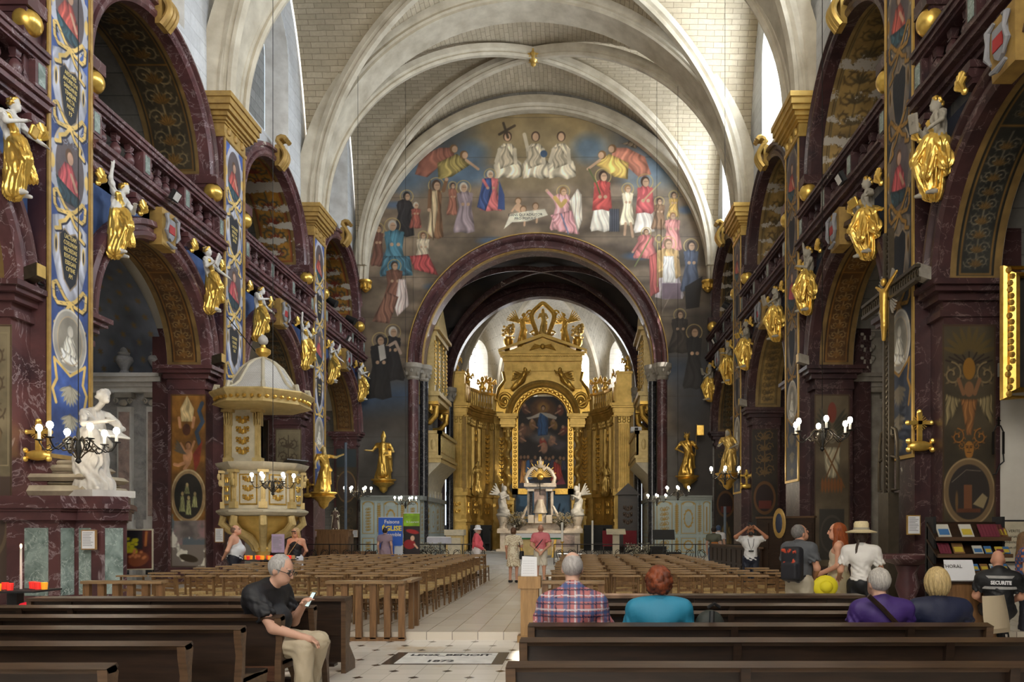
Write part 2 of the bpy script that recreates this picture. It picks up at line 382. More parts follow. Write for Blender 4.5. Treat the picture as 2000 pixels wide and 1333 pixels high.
def npmesh(name, vs, q, m=None, cols=None, smooth=True, midx=None):
    me = bpy.data.meshes.new(name); n = len(vs); k = len(q); w = q.shape[1]
    me.vertices.add(n); me.vertices.foreach_set('co', np.asarray(vs, dtype=np.float32).ravel())
    me.loops.add(k*w); me.loops.foreach_set('vertex_index', np.ascontiguousarray(q, dtype=np.int32).ravel())
    me.polygons.add(k); me.polygons.foreach_set('loop_start', np.arange(0, k*w, w, dtype=np.int32))
    if smooth: me.polygons.foreach_set('use_smooth', np.ones(k, dtype=bool))
    if cols is not None:
        a = me.color_attributes.new('Col', 'FLOAT_COLOR', 'POINT')
        a.data.foreach_set('color', np.concatenate([cols, np.ones((n, 1))], 1).astype(np.float32).ravel())
    for mm in (m if isinstance(m, (list, tuple)) else [m]):
        if mm: me.materials.append(mm)
    if midx is not None: me.polygons.foreach_set('material_index', midx.astype(np.int32))
    me.update(calc_edges=True); me.validate(); return me
def text(name, body, size, m, parent, M, ext=.002, align='CENTER', sx=1.0, bold=0, line=1.0):
    cu = bpy.data.curves.new(name, 'FONT'); cu.body = body; cu.size = size; cu.align_x = align; cu.align_y = 'CENTER'
    cu.extrude = ext; cu.space_line = line; cu.offset = bold; cu.resolution_u = 2
    o = bpy.data.objects.new('tmp_text', cu); COL.objects.link(o); bpy.context.view_layer.update()
    me = bpy.data.meshes.new_from_object(o.evaluated_get(bpy.context.evaluated_depsgraph_get()))
    bpy.data.objects.remove(o); bpy.data.curves.remove(cu)
    me.transform(M @ Matrix.Diagonal((sx, 1, 1, 1))); me.materials.clear(); me.materials.append(m)
    me.name = name; return link(name, me, parent)
# ================================================================ sculpting: blended volumes turned into one skin
class Sculpt:
    def __init__(s, vox=.012, k=.03): s.p = []; s.vox = vox; s.k = k; s.cuts = []; s.T = None
    def cap(s, a, b, ra, rb=None, c=0, k=None, fold=None, sx=1, sy=1):
        s.p.append(('c', np.array(a, float), np.array(b, float), ra, ra if rb is None else rb, c, s.k if k is None else k, fold, (sx, sy))); return s
    def ell(s, c0, r, c=0, k=None, rot=(0, 0, 0), fold=None):
        R = np.array(Matrix.Rotation(rot[2], 3, 'Z') @ Matrix.Rotation(rot[1], 3, 'Y') @ Matrix.Rotation(rot[0], 3, 'X'))
        s.p.append(('e', np.array(c0, float), np.array(r, float), R, None, c, s.k if k is None else k, fold, None)); return s
    def chain(s, pts, rs, c=0, k=None, fold=None):
        for i in range(len(pts)-1): s.cap(pts[i], pts[i+1], rs[i], rs[i+1], c, k, fold)
        return s
    def box(s, c0, h, c=0, k=None, rot=(0, 0, 0), r=.01):
        R = np.array(Matrix.Rotation(rot[2], 3, 'Z') @ Matrix.Rotation(rot[1], 3, 'Y') @ Matrix.Rotation(rot[0], 3, 'X'))
        s.p.append(('b', np.array(c0, float), np.array(h, float), R, r, c, s.k if k is None else k, None, None)); return s
    def cut(s, pt, n): s.cuts.append((np.array(pt, float), np.array(n, float)/np.linalg.norm(n))); return s
    def _bb(s, p):
        if p[0] == 'c': r = max(p[3], p[4])*max(1, p[8][0], p[8][1])+.02+(p[7][1] if p[7] else 0); return np.minimum(p[1], p[2])-r, np.maximum(p[1], p[2])+r
        r = np.linalg.norm(p[2]) if p[0] == 'b' else max(p[2]); r += .02; return p[1]-r, p[1]+r
    def _d(s, p, X, Y, Z):
        if p[0] == 'c':
            a, b, ra, rb = p[1:5]; ab = b-a; L = ab@ab+1e-12
            dx, dy, dz = X-a[0], Y-a[1], Z-a[2]
            t = np.clip((dx*ab[0]+dy*ab[1]+dz*ab[2])/L, 0, 1); ex, ey, ez = dx-t*ab[0], dy-t*ab[1], dz-t*ab[2]
            d = np.sqrt((ex/p[8][0])**2+(ey/p[8][1])**2+ez**2)-(ra+(rb-ra)*t)
            if p[7] and len(p[7]) > 3: d = np.maximum(d, ((dx*ab[0]+dy*ab[1]+dz*ab[2])/L-1)*math.sqrt(L))
            if p[7]:
                n, amp, tw = p[7][:3]; u = np.array([ab[1], -ab[0], 0.]) if abs(ab[2]) < .9*math.sqrt(L) else np.array([1., 0, 0])
                u -= ab*(u@ab)/L; u /= np.linalg.norm(u); v = np.cross(ab/math.sqrt(L), u)
                an = np.arctan2(ex*v[0]+ey*v[1]+ez*v[2], ex*u[0]+ey*u[1]+ez*u[2])
                f = np.sin(n*an+tw*t*3+np.sin(2*an+t*4)*1.2)+.5*np.sin((2*n-1)*an-tw*t*2+1.3); d = d-amp*f*(.35+.65*t)
            return d
        q = np.stack([X-p[1][0], Y-p[1][1], Z-p[1][2]], -1)@p[3]
        if p[0] == 'e':
            r = p[2]; k0 = np.sqrt(((q/r)**2).sum(-1)); k1 = np.sqrt(((q/(r*r))**2).sum(-1))+1e-9; d = k0*(k0-1)/k1
            if p[7]: n, amp, tw = p[7][:3]; d = d-amp*np.sin(n*np.arctan2(q[..., 1], q[..., 0])+tw*q[..., 2]+np.sin(q[..., 2]*tw*.7))
            return d
        w = np.abs(q)-(p[2]-p[4]); return np.sqrt((np.maximum(w, 0)**2).sum(-1))+np.minimum(w.max(-1), 0)-p[4]
    def solve(s):
        bb = [s._bb(p) for p in s.p]; lo = np.min([b[0] for b in bb], 0)-s.vox*2; hi = np.max([b[1] for b in bb], 0)+s.vox*2
        n = np.maximum(4, np.ceil((hi-lo)/s.vox).astype(int)+1); ax = [lo[i]+np.arange(n[i])*s.vox for i in range(3)]
        D = np.full(n, .5, dtype=np.float32); near = np.full(n, 9., dtype=np.float32); C = np.zeros(n, dtype=np.int16)
        for p, b in zip(s.p, bb):
            m = p[6]+s.vox*2; sl = []
            for i in range(3):
                i0 = max(0, int((b[0][i]-m-lo[i])/s.vox)); i1 = min(n[i], int((b[1][i]+m-lo[i])/s.vox)+2); sl.append(slice(i0, i1))
            sl = tuple(sl); X, Y, Z = np.meshgrid(ax[0][sl[0]], ax[1][sl[1]], ax[2][sl[2]], indexing='ij')
            d = s._d(p, X, Y, Z).astype(np.float32); o = D[sl]; k = max(p[6], 1e-4); h = np.clip(k-np.abs(o-d), 0, None)/k
            D[sl] = np.minimum(o, d)-h*h*k*.25; nn = near[sl]; w = d < nn; near[sl] = np.where(w, d, nn); C[sl] = np.where(w, p[5], C[sl])
        if s.cuts:
            X, Y, Z = np.meshgrid(*ax, indexing='ij')
            for pt, nn in s.cuts: D = np.maximum(D, ((X-pt[0])*nn[0]+(Y-pt[1])*nn[1]+(Z-pt[2])*nn[2]).astype(np.float32))
        return nets(D, lo, s.vox, C)
    def mesh(s, name, mats, cols=None, recolor=None):
        v, q, c = s.solve()
        if cols is not None:
            cc = np.asarray(cols, float)[c]
            if recolor: cc = recolor(v, cc)
            return npmesh(name, v, q, mats, cols=np.clip(cc, 0, 1)**2.2)
        return npmesh(name, v, q, mats, midx=np.median(c[q], axis=1).astype(int) if isinstance(mats, (list, tuple)) else None)
    def build(s, name, mats, parent=None, cols=None, recolor=None, loc=None): return link(name, s.mesh(name, mats, cols, recolor), parent, loc)
def nets(D, lo, h, C):
    ins = D < 0; n = np.array(D.shape); cnt = np.zeros(n-1, int); acc = np.zeros(tuple(n-1)+(3,)); corners = [(i, j, k) for i in (0, 1) for j in (0, 1) for k in (0, 1)]
    V = lambda A, c: A[c[0]:n[0]-1+c[0], c[1]:n[1]-1+c[1], c[2]:n[2]-1+c[2]]
    for c in corners:
        for a in range(3):
            if c[a]: continue
            e = list(c); e[a] = 1; d0, d1 = V(D, c), V(D, e); m = (d0 < 0) != (d1 < 0); t = np.where(m, d0/np.where(m, d0-d1, 1), 0)
            cnt += m
            for i in range(3): acc[..., i] += np.where(m, c[i]+(t if i == a else 0), 0)
    act = cnt > 0; idx = np.full(act.shape, -1); idx[act] = np.arange(act.sum()); I = np.argwhere(act)
    verts = (I+acc[act]/cnt[act][:, None])*h+lo; cc = C[tuple(np.rint(I+acc[act]/cnt[act][:, None]).astype(int).T)]
    Q = []
    for a in range(3):
        b, c = (a+1) % 3, (a+2) % 3; sl0 = [slice(1, -1)]*3; sl0[a] = slice(0, n[a]-1); s1 = list(sl0); s1[a] = slice(1, n[a])
        i0, i1 = ins[tuple(sl0)], ins[tuple(s1)]
        for fl in (0, 1):
            P = np.argwhere((i0 & ~i1) if fl == 0 else (~i0 & i1))
            if not len(P): continue
            off = np.ones(3, int); off[a] = 0; P = P+off; q = []
            for db, dc in ((0, 0), (1, 0), (1, 1), (0, 1)):
                R = P.copy(); R[:, b] -= db; R[:, c] -= dc; q.append(idx[tuple(R.T)])
            q = np.stack(q, 1); Q.append(q[:, ::-1] if fl else q)
    q = np.concatenate(Q); return verts, q[(q >= 0).all(1)], cc
def V3(*a): return np.array(a, float)
def robe_figure(vox=.025, head=(0, 0, 1.62), seat=False, arms=None, fold=.016, wings=False, hair='curls', mitre=False, sway=.06, beard=False, crown=False, extra=None, bare_arm=True, S=None, width=1.0, top=0, hem=.27, nf=7):
    """draped standing/leaning figure facing -Y, feet at z=0. material slots: 0 drapery, 1 flesh/second tone"""
    f = S or Sculpt(vox, .035); w = width; sw = sway
    f.cap((sw, 0, .93), (-.02, .02, .08), .155*w, hem*w, 0, fold=(nf, fold*1.3, 1.6), sy=.8)
    f.cap((sw, -.02, .95), (-.08, -.12, .5), .13*w, .12*w, 0, fold=(5, fold, 1.2)); f.cap((-.08, -.13, .52), (-.1, -.06, .08), .1*w, .13*w, 0, fold=(5, fold, 1))
    f.cap((sw, 0, .95), (0, 0, 1.32), .15*w, .165*w, top, fold=(6, fold*.8, 2), sy=.75); f.cap((-.15*w, 0, 1.38), (.15*w, 0, 1.38), .075, .075, top)
    f.cap((-.17, -.09, 1.33), (.2, -.03, .86), .06, .085, 0, fold=(4, fold*.8, 3)); f.cap((.2, .05, .9), (.24, .08, .35), .085, .06, 0, fold=(5, fold, 2))
    hx, hy, hz = head; f.cap((0, 0, 1.4), (hx*.8, hy*.8, hz-.12), .05, .048, 1)
    f.ell((hx, hy, hz), (.082, .1, .12), 1); f.ell((hx, hy-.06, hz-.075), (.05, .05, .05), 1); f.ell((hx, hy-.107, hz-.02), (.014, .022, .028), 1, .012)
    if beard: f.ell((hx, hy-.09, hz-.14), (.06, .05, .1), 1, .02, fold=(5, .006, 30))
    if hair == 'curls':
        r = random.Random(4)
        for i in range(26):
            a = r.uniform(0, 2*PI); t = r.uniform(-.4, 1.2); d = V3(math.cos(a)*math.cos(t), math.sin(a)*math.cos(t), math.sin(t))
            if d[1] < -.55 and d[2] < .55: continue
            f.ell((hx+d[0]*.088, hy+.012+d[1]*.1, hz+.01+d[2]*.12), (.035, .035, .033), 2, .012)
    elif hair == 'veil': f.ell((hx, hy+.03, hz+.02), (.1, .11, .14), 0); f.cap((hx, hy+.08, hz-.02), (0, .1, 1.25), .1, .17, 0, fold=(5, fold, 1))
    elif hair == 'bald': f.ell((hx, hy+.05, hz-.02), (.088, .07, .08), 2, .02)
    if mitre: f.cap((hx, hy+.01, hz+.08), (hx, hy+.01, hz+.3), .1, .03, 0, .02, sy=.6)
    if crown:
        for i in range(7): a = 2*PI*i/7; f.cap((hx+.085*math.cos(a), hy+.085*math.sin(a), hz+.1), (hx+.11*math.cos(a), hy+.11*math.sin(a), hz+.2), .02, .012, 2, .01)
    arms = arms or [((-.2, -.02, 1.38), (-.3, -.08, 1.1), (-.14, -.26, 1.16)), ((.2, -.02, 1.38), (.33, 0, 1.12), (.2, -.2, 1.0))]
    for sh, el, wr in arms:
        sh, el, wr = map(lambda q: V3(*q), (sh, el, wr)); f.cap(sh, sh*.4+el*.6, .07, .062, top, fold=(4, fold*.6, 2)); f.cap(sh*.45+el*.55, el, .05, .043, 1); f.cap(el, wr, .043, .032, 1 if bare_arm else 0)
        d = (wr-el)/np.linalg.norm(wr-el); up = np.cross(d, [0, 0, 1.]); up /= np.linalg.norm(up)+1e-9; f.cap(wr, wr+d*.07, .034, .03, 1, .02)
        for i in range(4): f.cap(wr+d*.07+up*(.018*(i-1.5)), wr+d*(.15-.012*abs(i-1.5))+up*(.024*(i-1.5))-V3(0, 0, .012), .013, .01, 1, .006)
        f.cap(wr+d*.03+up*.03, wr+d*.09+up*.06, .013, .01, 1, .006)
    f.cap((-.1, -.14, .06), (-.12, -.3, .03), .055, .035, 1, .02); f.cap((.1, -.05, .06), (.13, -.2, .03), .05, .035, 1, .02)
    if wings:
        for sg in (-1, 1):
            for i in range(7):
                a = .35+.17*i; f.cap((sg*.1, .12, 1.3), (sg*(.1+math.sin(a)*.75), .22, 1.3+math.cos(a)*(.72-.05*i)), .045, .03, 0, .015)
    if extra: extra(f)
    return f
# ================================================================ the shell of the church
FL = .115                                  # the chair floor lies one step above the near floor
XL0, XR0, XRK = -10.0, 6.5, -.016          # pilaster fronts of the two long walls
LW = lambda s, d, z: (XL0-d, s, z)
RW = lambda s, d, z: (XR0+XRK*s+d, s, z)
BAYS = [(8.4, 14.3), (15.6, 21.4), (22.75, 28.6), (29.9, 35.4)]
PIL = [(14.3, 15.6), (21.4, 22.75), (28.6, 29.9)]
XC = -1.97
RLO, ZLO, RUP, ZUP = 2.45, 6.06, 2.55, 11.35     # chapel arches and gallery arches
WR, WZ0, WZ1 = 1.3, 14.9, 18.3                    # clerestory windows
# floors -----------------------------------------------------------------------------------------
m, nt, b = _new('near_floor_slabs'); b.inputs['Roughness'].default_value = .16
tc = nt.nodes.new('ShaderNodeTexCoord'); br = _n(nt, 'ShaderNodeTexBrick', Scale=1.0, offset=0.0)
for k, v in (('Brick Width', .3), ('Row Height', .3), ('Mortar Size', .0025), ('Mortar Smooth', .2)): br.inputs[k].default_value = v
br.inputs['Color1'].default_value = rgba((.78, .74, .67)); br.inputs['Color2'].default_value = rgba((.7, .66, .59)); br.inputs['Mortar'].default_value = rgba((.3, .27, .22))
nt.links.new(tc.outputs['Object'], br.inputs['Vector'])
st_ = ramp(nt, noise(nt, .55, 7, .62), [(.54, (0, 0, 0)), (.64, (.65, .65, .65))])
nt.links.new(mixc(nt, st_, br.outputs['Color'], (.5, .36, .18)), b.inputs['Base Color']); G['near_floor'] = m
m, nt, b = _new('aisle_floor_slabs'); b.inputs['Roughness'].default_value = .2
tc = nt.nodes.new('ShaderNodeTexCoord'); mp = nt.nodes.new('ShaderNodeMapping'); mp.inputs['Location'].default_value = (2.214, 0, 0); nt.links.new(tc.outputs['Object'], mp.inputs[0])
br = _n(nt, 'ShaderNodeTexBrick', Scale=1.0, offset=0.37)
for k, v in (('Brick Width', .8), ('Row Height', .37), ('Mortar Size', .006), ('Mortar Smooth', .2)): br.inputs[k].default_value = v
sp = nt.nodes.new('ShaderNodeSeparateXYZ'); nt.links.new(mp.outputs[0], sp.inputs[0]); cb = nt.nodes.new('ShaderNodeCombineXYZ')
nt.links.new(sp.outputs['Y'], cb.inputs[0]); nt.links.new(sp.outputs['X'], cb.inputs[1]); nt.links.new(cb.outputs[0], br.inputs['Vector'])
br.inputs['Color1'].default_value = rgba((.72, .65, .55)); br.inputs['Color2'].default_value = rgba((.62, .55, .45)); br.inputs['Mortar'].default_value = rgba((.2, .17, .14))
nt.links.new(mixc(nt, ramp(nt, noise(nt, 2.0, 6), [(.4, (0, 0, 0)), (.8, (.5, .5, .5))]), br.outputs['Color'], (.66, .62, .55)), b.inputs['Base Color']); G['aisle_floor'] = m
mb = MB().box(-16, 13, -4.2, 11.0, -.3, 0); o = struct(mb, 'floor', G['near_floor'])
mb = MB().box(-16, 13, 11.0, 60, -.3, FL); struct(mb, 'floor', G['aisle_floor'])
mb = MB(); mb.box(-9.6, 5.9, 25.6, 40, FL, FL+.13); mb.box(-9.6, 5.9, 26.0, 40, FL+.13, FL+.26)
mb.box(-8, 4.2, 40, 50, FL, FL+.26); struct(mb, 'trim_1', G['pale_stone'])
CHF = FL+.26
# dark lozenges and the inscribed slab let into the near floor
mb = MB(); L_ = .062
for j in range(-2, 7):
    for i in range(-14, 3):
        y = 10.44-j*.372*1.0; x = -2.393+.6*1.0*i+(0 if j % 2 == 0 else .3)
        if y < 7.2 or x > .7 or x < -6.2: continue
        if abs(x+1.62) < .72 and 8.72 < y < 9.62: continue
        mb.add([(x-L_, y, .0015), (x, y-L_, .0015), (x+L_, y, .0015), (x, y+L_, .0015)], [(0, 1, 2, 3)])
o = struct(mb, 'floor_tile', G['black_marble'])
# vault -------------------------------------------------------------------------------------------
XLf = -10.4
xrf = lambda y: 6.95+XRK*y
VZ, CR = 13.5, 21.95
def webz(x, y, y0, y1):
    xr = xrf(y); h = (xr-XLf)/2; u = (x-(XLf+xr)/2)/h; v = (y-(y0+y1)/2)/((y1-y0)/2)
    za = math.sqrt(max(0, 1-u*u)); zb = math.sqrt(max(0, 1-v*v))
    return VZ+(CR-VZ)*(max(za, zb)+.012*(1-u*u)*(1-v*v))
def web(y0, y1, name):
    nx, ny = 90, 44; xs = [XLf+(1-math.cos(PI*i/nx))/2 for i in range(nx+1)]
    vs = []; uv = []
    for j in range(ny+1):
        v = -math.cos(PI*j/ny); y = (y0+y1)/2+v*(y1-y0)/2
        for i in range(nx+1):
            u = -math.cos(PI*i/nx); x = (XLf+xrf(y))/2+u*(xrf(y)-XLf)/2
            vs.append((x, y, webz(x, y, y0, y1)))
            # courses follow the barrel each cell belongs to
            if abs(u) > abs(v): uv.append((x*1.0, math.asin(max(-1, min(1, v)))*7+40))
            else: uv.append((y*1.0, math.asin(max(-1, min(1, u)))*9))
    q = []
    for j in range(ny):
        for i in range(nx): a = j*(nx+1)+i; q.append((a, a+1, a+nx+2, a+nx+1))
    q = np.array(q); me = npmesh(name, np.array(vs), q, G['web']); l = me.uv_layers.new(name='UVMap')
    uv = np.array(uv); idx = np.zeros(len(me.loops), dtype=np.int32); me.loops.foreach_get('vertex_index', idx)
    l.data.foreach_set('uv', uv[idx].astype(np.float32).ravel()); o = link(name, me); o['kind'] = 'structure'; return o
YB = [-4.0, 0.4, 7.7, 14.95, 22.07, 29.25, 35.45]
for y0, y1 in zip(YB, YB[1:]): web(y0, y1, 'ceiling')
TP = [(0, -.6), (0, .6), (.1, .6), (.16, .66), (.26, .62), (.34, .7), (.7, .74), (.7, -.74), (.34, -.7), (.26, -.62), (.16, -.66), (.1, -.6)]
for y in YB[1:-1]:
    mb = MB(lambda a, b_, c, y=y: (a, y+b_, c)); h = (xrf(y)-XLf)/2-.42; cx = (XLf+xrf(y))/2; fr = []
    for i in range(65):
        t = PI*i/64; fr.append(((cx+h*math.cos(t), 0, 13.7+7.75*math.sin(t)), (math.cos(t), 0, math.sin(t)), (0, 1, 0)))
    mb.sweep(fr, TP); struct(mb, 'ceiling_beam', G['rib'], 40)
DP = [(-.42, -.09), (-.42, .09), (-.33, .14), (-.26, .1), (-.2, .2), (0, .22), (0, -.22), (-.2, -.2), (-.26, -.1), (-.33, -.14)]
def diag(y0, y1, sgn):
    mb = MB(); fr = []; n = 56
    for i in range(n+1):
        t = PI*(i/n); k = -math.cos(t); y = (y0+y1)/2+k*((y1-y0)/2-.35); xr = xrf(y); cx = (XLf+xr)/2; h = (xr-XLf)/2-.2
        x = cx+sgn*k*h; p = Vector((x, y, 13.7+(CR-13.72)*math.sin(t)))
        d = Vector((sgn*h, (y1-y0)/2, 0)).normalized(); up = (d*(k)*.9+Vector((0, 0, 1))*math.sin(t)).normalized()
        fr.append((p, up, d.cross(Vector((0, 0, 1))).normalized()))
    mb.sweep(fr, DP); struct(mb, 'ceiling_beam', G['rib'], 40)
for y0, y1 in zip(YB[1:], YB[2:]): diag(y0, y1, 1); diag(y0, y1, -1)
# wall rib over the painted east wall, on gilt corbels
mb = MB(); fr = []; cx = XC
for i in range(65):
    t = PI*i/64; fr.append(((cx+7.85*math.cos(t), 35.05, 13.0+7.9*math.sin(t)), (math.cos(t), 0, math.sin(t)), (0, 1, 0)))
mb.sweep(fr, [(0, .35), (0, 0), (.1, -.04), (.16, .02), (.28, -.08), (.4, -.05), (.75, .1), (.75, .35)]); struct(mb, 'ceiling_beam', G['rib'], 40)
_m, _nt, _b = _new('clear_glass'); _t = _n(_nt, 'ShaderNodeBsdfTransparent'); _t.inputs[0].default_value = (.97, .98, 1, 1); _nt.links.new(_t.outputs[0], _nt.nodes['Material Output'].inputs[0]); G['clear_glass'] = _m
# long walls --------------------------------------------------------------------------------------
def uvwall(mb, name, m): return struct(mb, name, m)
def bay(P, side, s0, s1, k):
    cs = (s0+s1)/2; L = side == 'left'
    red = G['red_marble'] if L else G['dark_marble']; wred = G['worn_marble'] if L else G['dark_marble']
    # plastered upper wall with the gallery arch and the window hole
    mb = MB(P); mb.archwall(s0-.7, s1+.7, 9.5, 14.62, cs, RUP, ZUP, .45); mb.archwall(s0-.7, s1+.7, 14.62, 22.2, cs, WR+.35, WZ1, .45, cb=WZ0-.1)
    struct(mb, 'wall_'+side, G['plaster'], 0)
    mb = MB(P)   # splayed reveal
    n = 20; oi = [(cs-WR-.35, WZ0-.1)]+[(cs-(WR+.35)*math.cos(PI*i/n), WZ1+(WR+.35)*math.sin(PI*i/n)) for i in range(n+1)]+[(cs+WR+.35, WZ0-.1)]
    ii = [(cs-WR, WZ0+.5)]+[(cs-WR*math.cos(PI*i/n), WZ1+WR*math.sin(PI*i/n)) for i in range(n+1)]+[(cs+WR, WZ0+.5)]
    mb.strip([[(a, .45, c), (a2, 1.15, c2)] for (a, c), (a2, c2) in zip(oi+oi[:1], ii+ii[:1])]); struct(mb, 'trim_2', G['pale_stone'], 30)
    pane = [(a, 1.16, c) for a, c in ii]
    mb = MB(P)
    if L: mb.add(pane, [tuple(range(len(pane)))]); struct(mb, 'wall_'+side, G['blind'], 0)
    else:
        c_ = .36; zt = WZ1+math.sqrt(WR*WR-c_*c_); z0_ = WZ0+.5
        for sg in (-1, 1):
            q = [(a, c) for a, c in ii if (a-cs)*sg > c_+.01]; q = (q if sg < 0 else q[::-1])+[(cs+sg*c_, zt), (cs+sg*c_, z0_)]
            mb.add([(a, 1.16, c) for a, c in q], [tuple(range(len(q)))])
        o = struct(mb, 'window_%d' % (k+1), G['glass_south'], 0)
        MB(P).add([(cs-c_, 1.16, z0_), (cs+c_, 1.16, z0_), (cs+c_, 1.16, zt+.05), (cs-c_, 1.16, zt+.05)], [(0, 1, 2, 3)]).build('clear_light', G['clear_glass'] if k in (0, 2, 4) else G['glass_south'], o, 0)  # middle strip made clear in alternate bays to let the sun patch in
        mb = MB(P)
        for a in (-.43, .43): mb.box(cs+a-.02, cs+a+.02, 1.08, 1.14, WZ0+.5, WZ1+1.2)
        for j in range(7): mb.box(cs-WR, cs+WR, 1.08, 1.14, WZ0+1.1+j*.6, WZ0+1.13+j*.6)
        mb.build('glazing_bars', G['iron'], o)
    # lower wall: spandrels and the sheet of the piers
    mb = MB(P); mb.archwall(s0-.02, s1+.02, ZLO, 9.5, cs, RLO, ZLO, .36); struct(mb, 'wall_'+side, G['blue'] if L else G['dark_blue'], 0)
    mb = MB(P)
    for a, b_ in ((s0-.4, cs-RLO), (cs+RLO, s1+.4)): mb.box(a, b_, .3, 1.32, FL, ZLO-.5)
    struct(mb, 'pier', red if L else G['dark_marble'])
    mb = MB(P)   # impost cornices wrapped round the piers
    for a, b_, i in ((s0-.05, cs-RLO, 1), (cs+RLO, s1+.05, -1)):
        for e, z0, z1 in ((.03, ZLO-.62, ZLO-.5), (.09, ZLO-.34, ZLO-.2), (.2, ZLO-.2, ZLO-.1), (.27, ZLO-.1, ZLO)):
            lo, hi = (a, b_+e) if i > 0 else (a-e, b_)
            mb.box(lo, hi, .25-e, 1.32+e, z0, z1)
        mb.box(*((a, b_+.02) if i > 0 else (a-.02, b_)), .28, 1.34, ZLO-.5, ZLO-.34)
    struct(mb, 'trim_3', red)
    # archivolts
    mb = MB(P); mb.ring(cs, ZLO, RLO, [(-.02, .4), (-.02, .16), (.05, .1), (.14, .1), (.17, .16), (.27, .16), (.3, .06), (.42, .08), (.45, .2), (.45, .4)], n=48); struct(mb, 'trim_4', wred)
    mb = MB(P); mb.ring(cs, ZUP, RUP, [(-.02, .5), (-.02, .2), (.05, .14), (.14, .14), (.17, .2), (.27, .2), (.3, .1), (.4, .12), (.43, .24), (.43, .5)], n=48); struct(mb, 'trim_5', wred)
    mb = MB(P)   # plinths under the gallery arch
    for a, b_ in ((s0-.02, cs-RUP+.05), (cs+RUP-.05, s1+.02)):
        mb.box(a, b_, .1, 2.0, 9.5, 11.0); mb.box(a-.02, b_+.02 if a < cs else b_, .04, 2.0, 11.0, 11.1); mb.box(a-.06, b_+.06, -.02, 2.0, 11.1, 11.35)
    struct(mb, 'trim_6', red)
    # gallery floor slab and its front cornice
    mb = MB(P); mb.box(s0-.6, s1+.6, .36, 5.0, 8.98, 9.5); struct(mb, 'gallery_floor', G['dim_stone'])
    # gallery chamber
    mb = MB(P); mb.add([(s0-.7, 4.6, 9.5), (s1+.7, 4.6, 9.5), (s1+.7, 4.6, 15), (s0-.7, 4.6, 15)], [(0, 1, 2, 3)])
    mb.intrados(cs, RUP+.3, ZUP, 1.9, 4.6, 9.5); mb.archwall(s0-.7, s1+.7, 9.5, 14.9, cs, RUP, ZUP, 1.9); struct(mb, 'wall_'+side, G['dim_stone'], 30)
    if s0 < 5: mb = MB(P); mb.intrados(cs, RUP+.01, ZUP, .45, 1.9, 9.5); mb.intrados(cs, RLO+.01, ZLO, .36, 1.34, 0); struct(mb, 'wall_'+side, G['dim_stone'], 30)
    # chapel chamber behind the arch
    mb = MB(P); x1 = 5.4
    mb.archwall(s0-.7, s1+.7, ZLO, 9.3, cs, RLO, ZLO, 1.34); mb.add([(s0-.6, x1, 0), (s1+.6, x1, 0), (s1+.6, x1, 9), (s0-.6, x1, 9)], [(0, 1, 2, 3)])
    struct(mb, 'wall_'+side, G['white_wall'], 0)
    mb = MB(P)
    for s in (s0-.5, s1+.5): mb.add([(s, 1.3, 0), (s, x1, 0), (s, x1, 9), (s, 1.3, 9)], [(0, 1, 2, 3)])
    mb.intrados(cs, (s1-s0)/2+.5, ZLO-.6, 1.33, x1); struct(mb, 'wall_'+side, G['dim_stone_x'] if not L else G['white_wall'], 30)
for k, (a, b_) in enumerate([(1.2, 7.1)]+BAYS): bay(LW, 'left', a, b_, k); bay(RW, 'right', a, b_, k)
# pilasters with gilt capitals and gilt-framed fields
for P, side in ((LW, 'left'), (RW, 'right')):
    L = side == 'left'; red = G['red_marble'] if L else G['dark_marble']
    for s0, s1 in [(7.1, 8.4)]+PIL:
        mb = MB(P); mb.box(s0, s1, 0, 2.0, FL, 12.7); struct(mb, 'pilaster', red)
        mb = MB(P)
        for e, z0, z1 in ((.03, 12.62, 12.72), (0, 12.72, 13.0), (.04, 13.0, 13.06), (.1, 13.06, 13.14), (.17, 13.14, 13.26), (.25, 13.26, 13.4), (.3, 13.4, 13.58), (.34, 13.58, 13.72)):
            mb.box(s0-e, s1+e, -e-.02, .45, z0, z1)
        for j in range(3): mb.ball(((s0+s1)/2+(j-1)*.42, -.03, 12.87), (.1, .08, .12), 8)
        struct(mb, 'capital', G['ochre'] if L else G['old_gold'])
    # plain continuation west of the built bays
    mb = MB(P); mb.add([(-4, .45, 0), (1.2, .45, 0), (1.2, .45, 22), (-4, .45, 22)], [(0, 1, 2, 3)]); struct(mb, 'wall_'+side, G['plaster'], 0)
# unseen west wall; its glowing panes and door panel are added fill light
mb = MB().box(-16, 13, -4.3, -4.0, 0, 22); struct(mb, 'wall_west', G['plaster'])
for i, (x, w, z0, z1) in enumerate(((XC-4.2, 1.3, 8, 16), (XC, 1.8, 8, 18), (XC+4.2, 1.3, 8, 16))):
    o = struct(MB().box(x-w, x+w, -3.99, -3.95, z0, z1), 'window_%d' % (10+i), G['west_fill'])
    MB().box(x-.03, x+.03, -3.95, -3.9, z0, z1).build('glazing_bars', G['iron'], o)
o = struct(MB().box(XC-2.6, XC+2.6, -3.99, -3.95, 1.2, 4.6), 'window_14', emit('west_fill_glow', (1.0, .95, .88), 3.0))
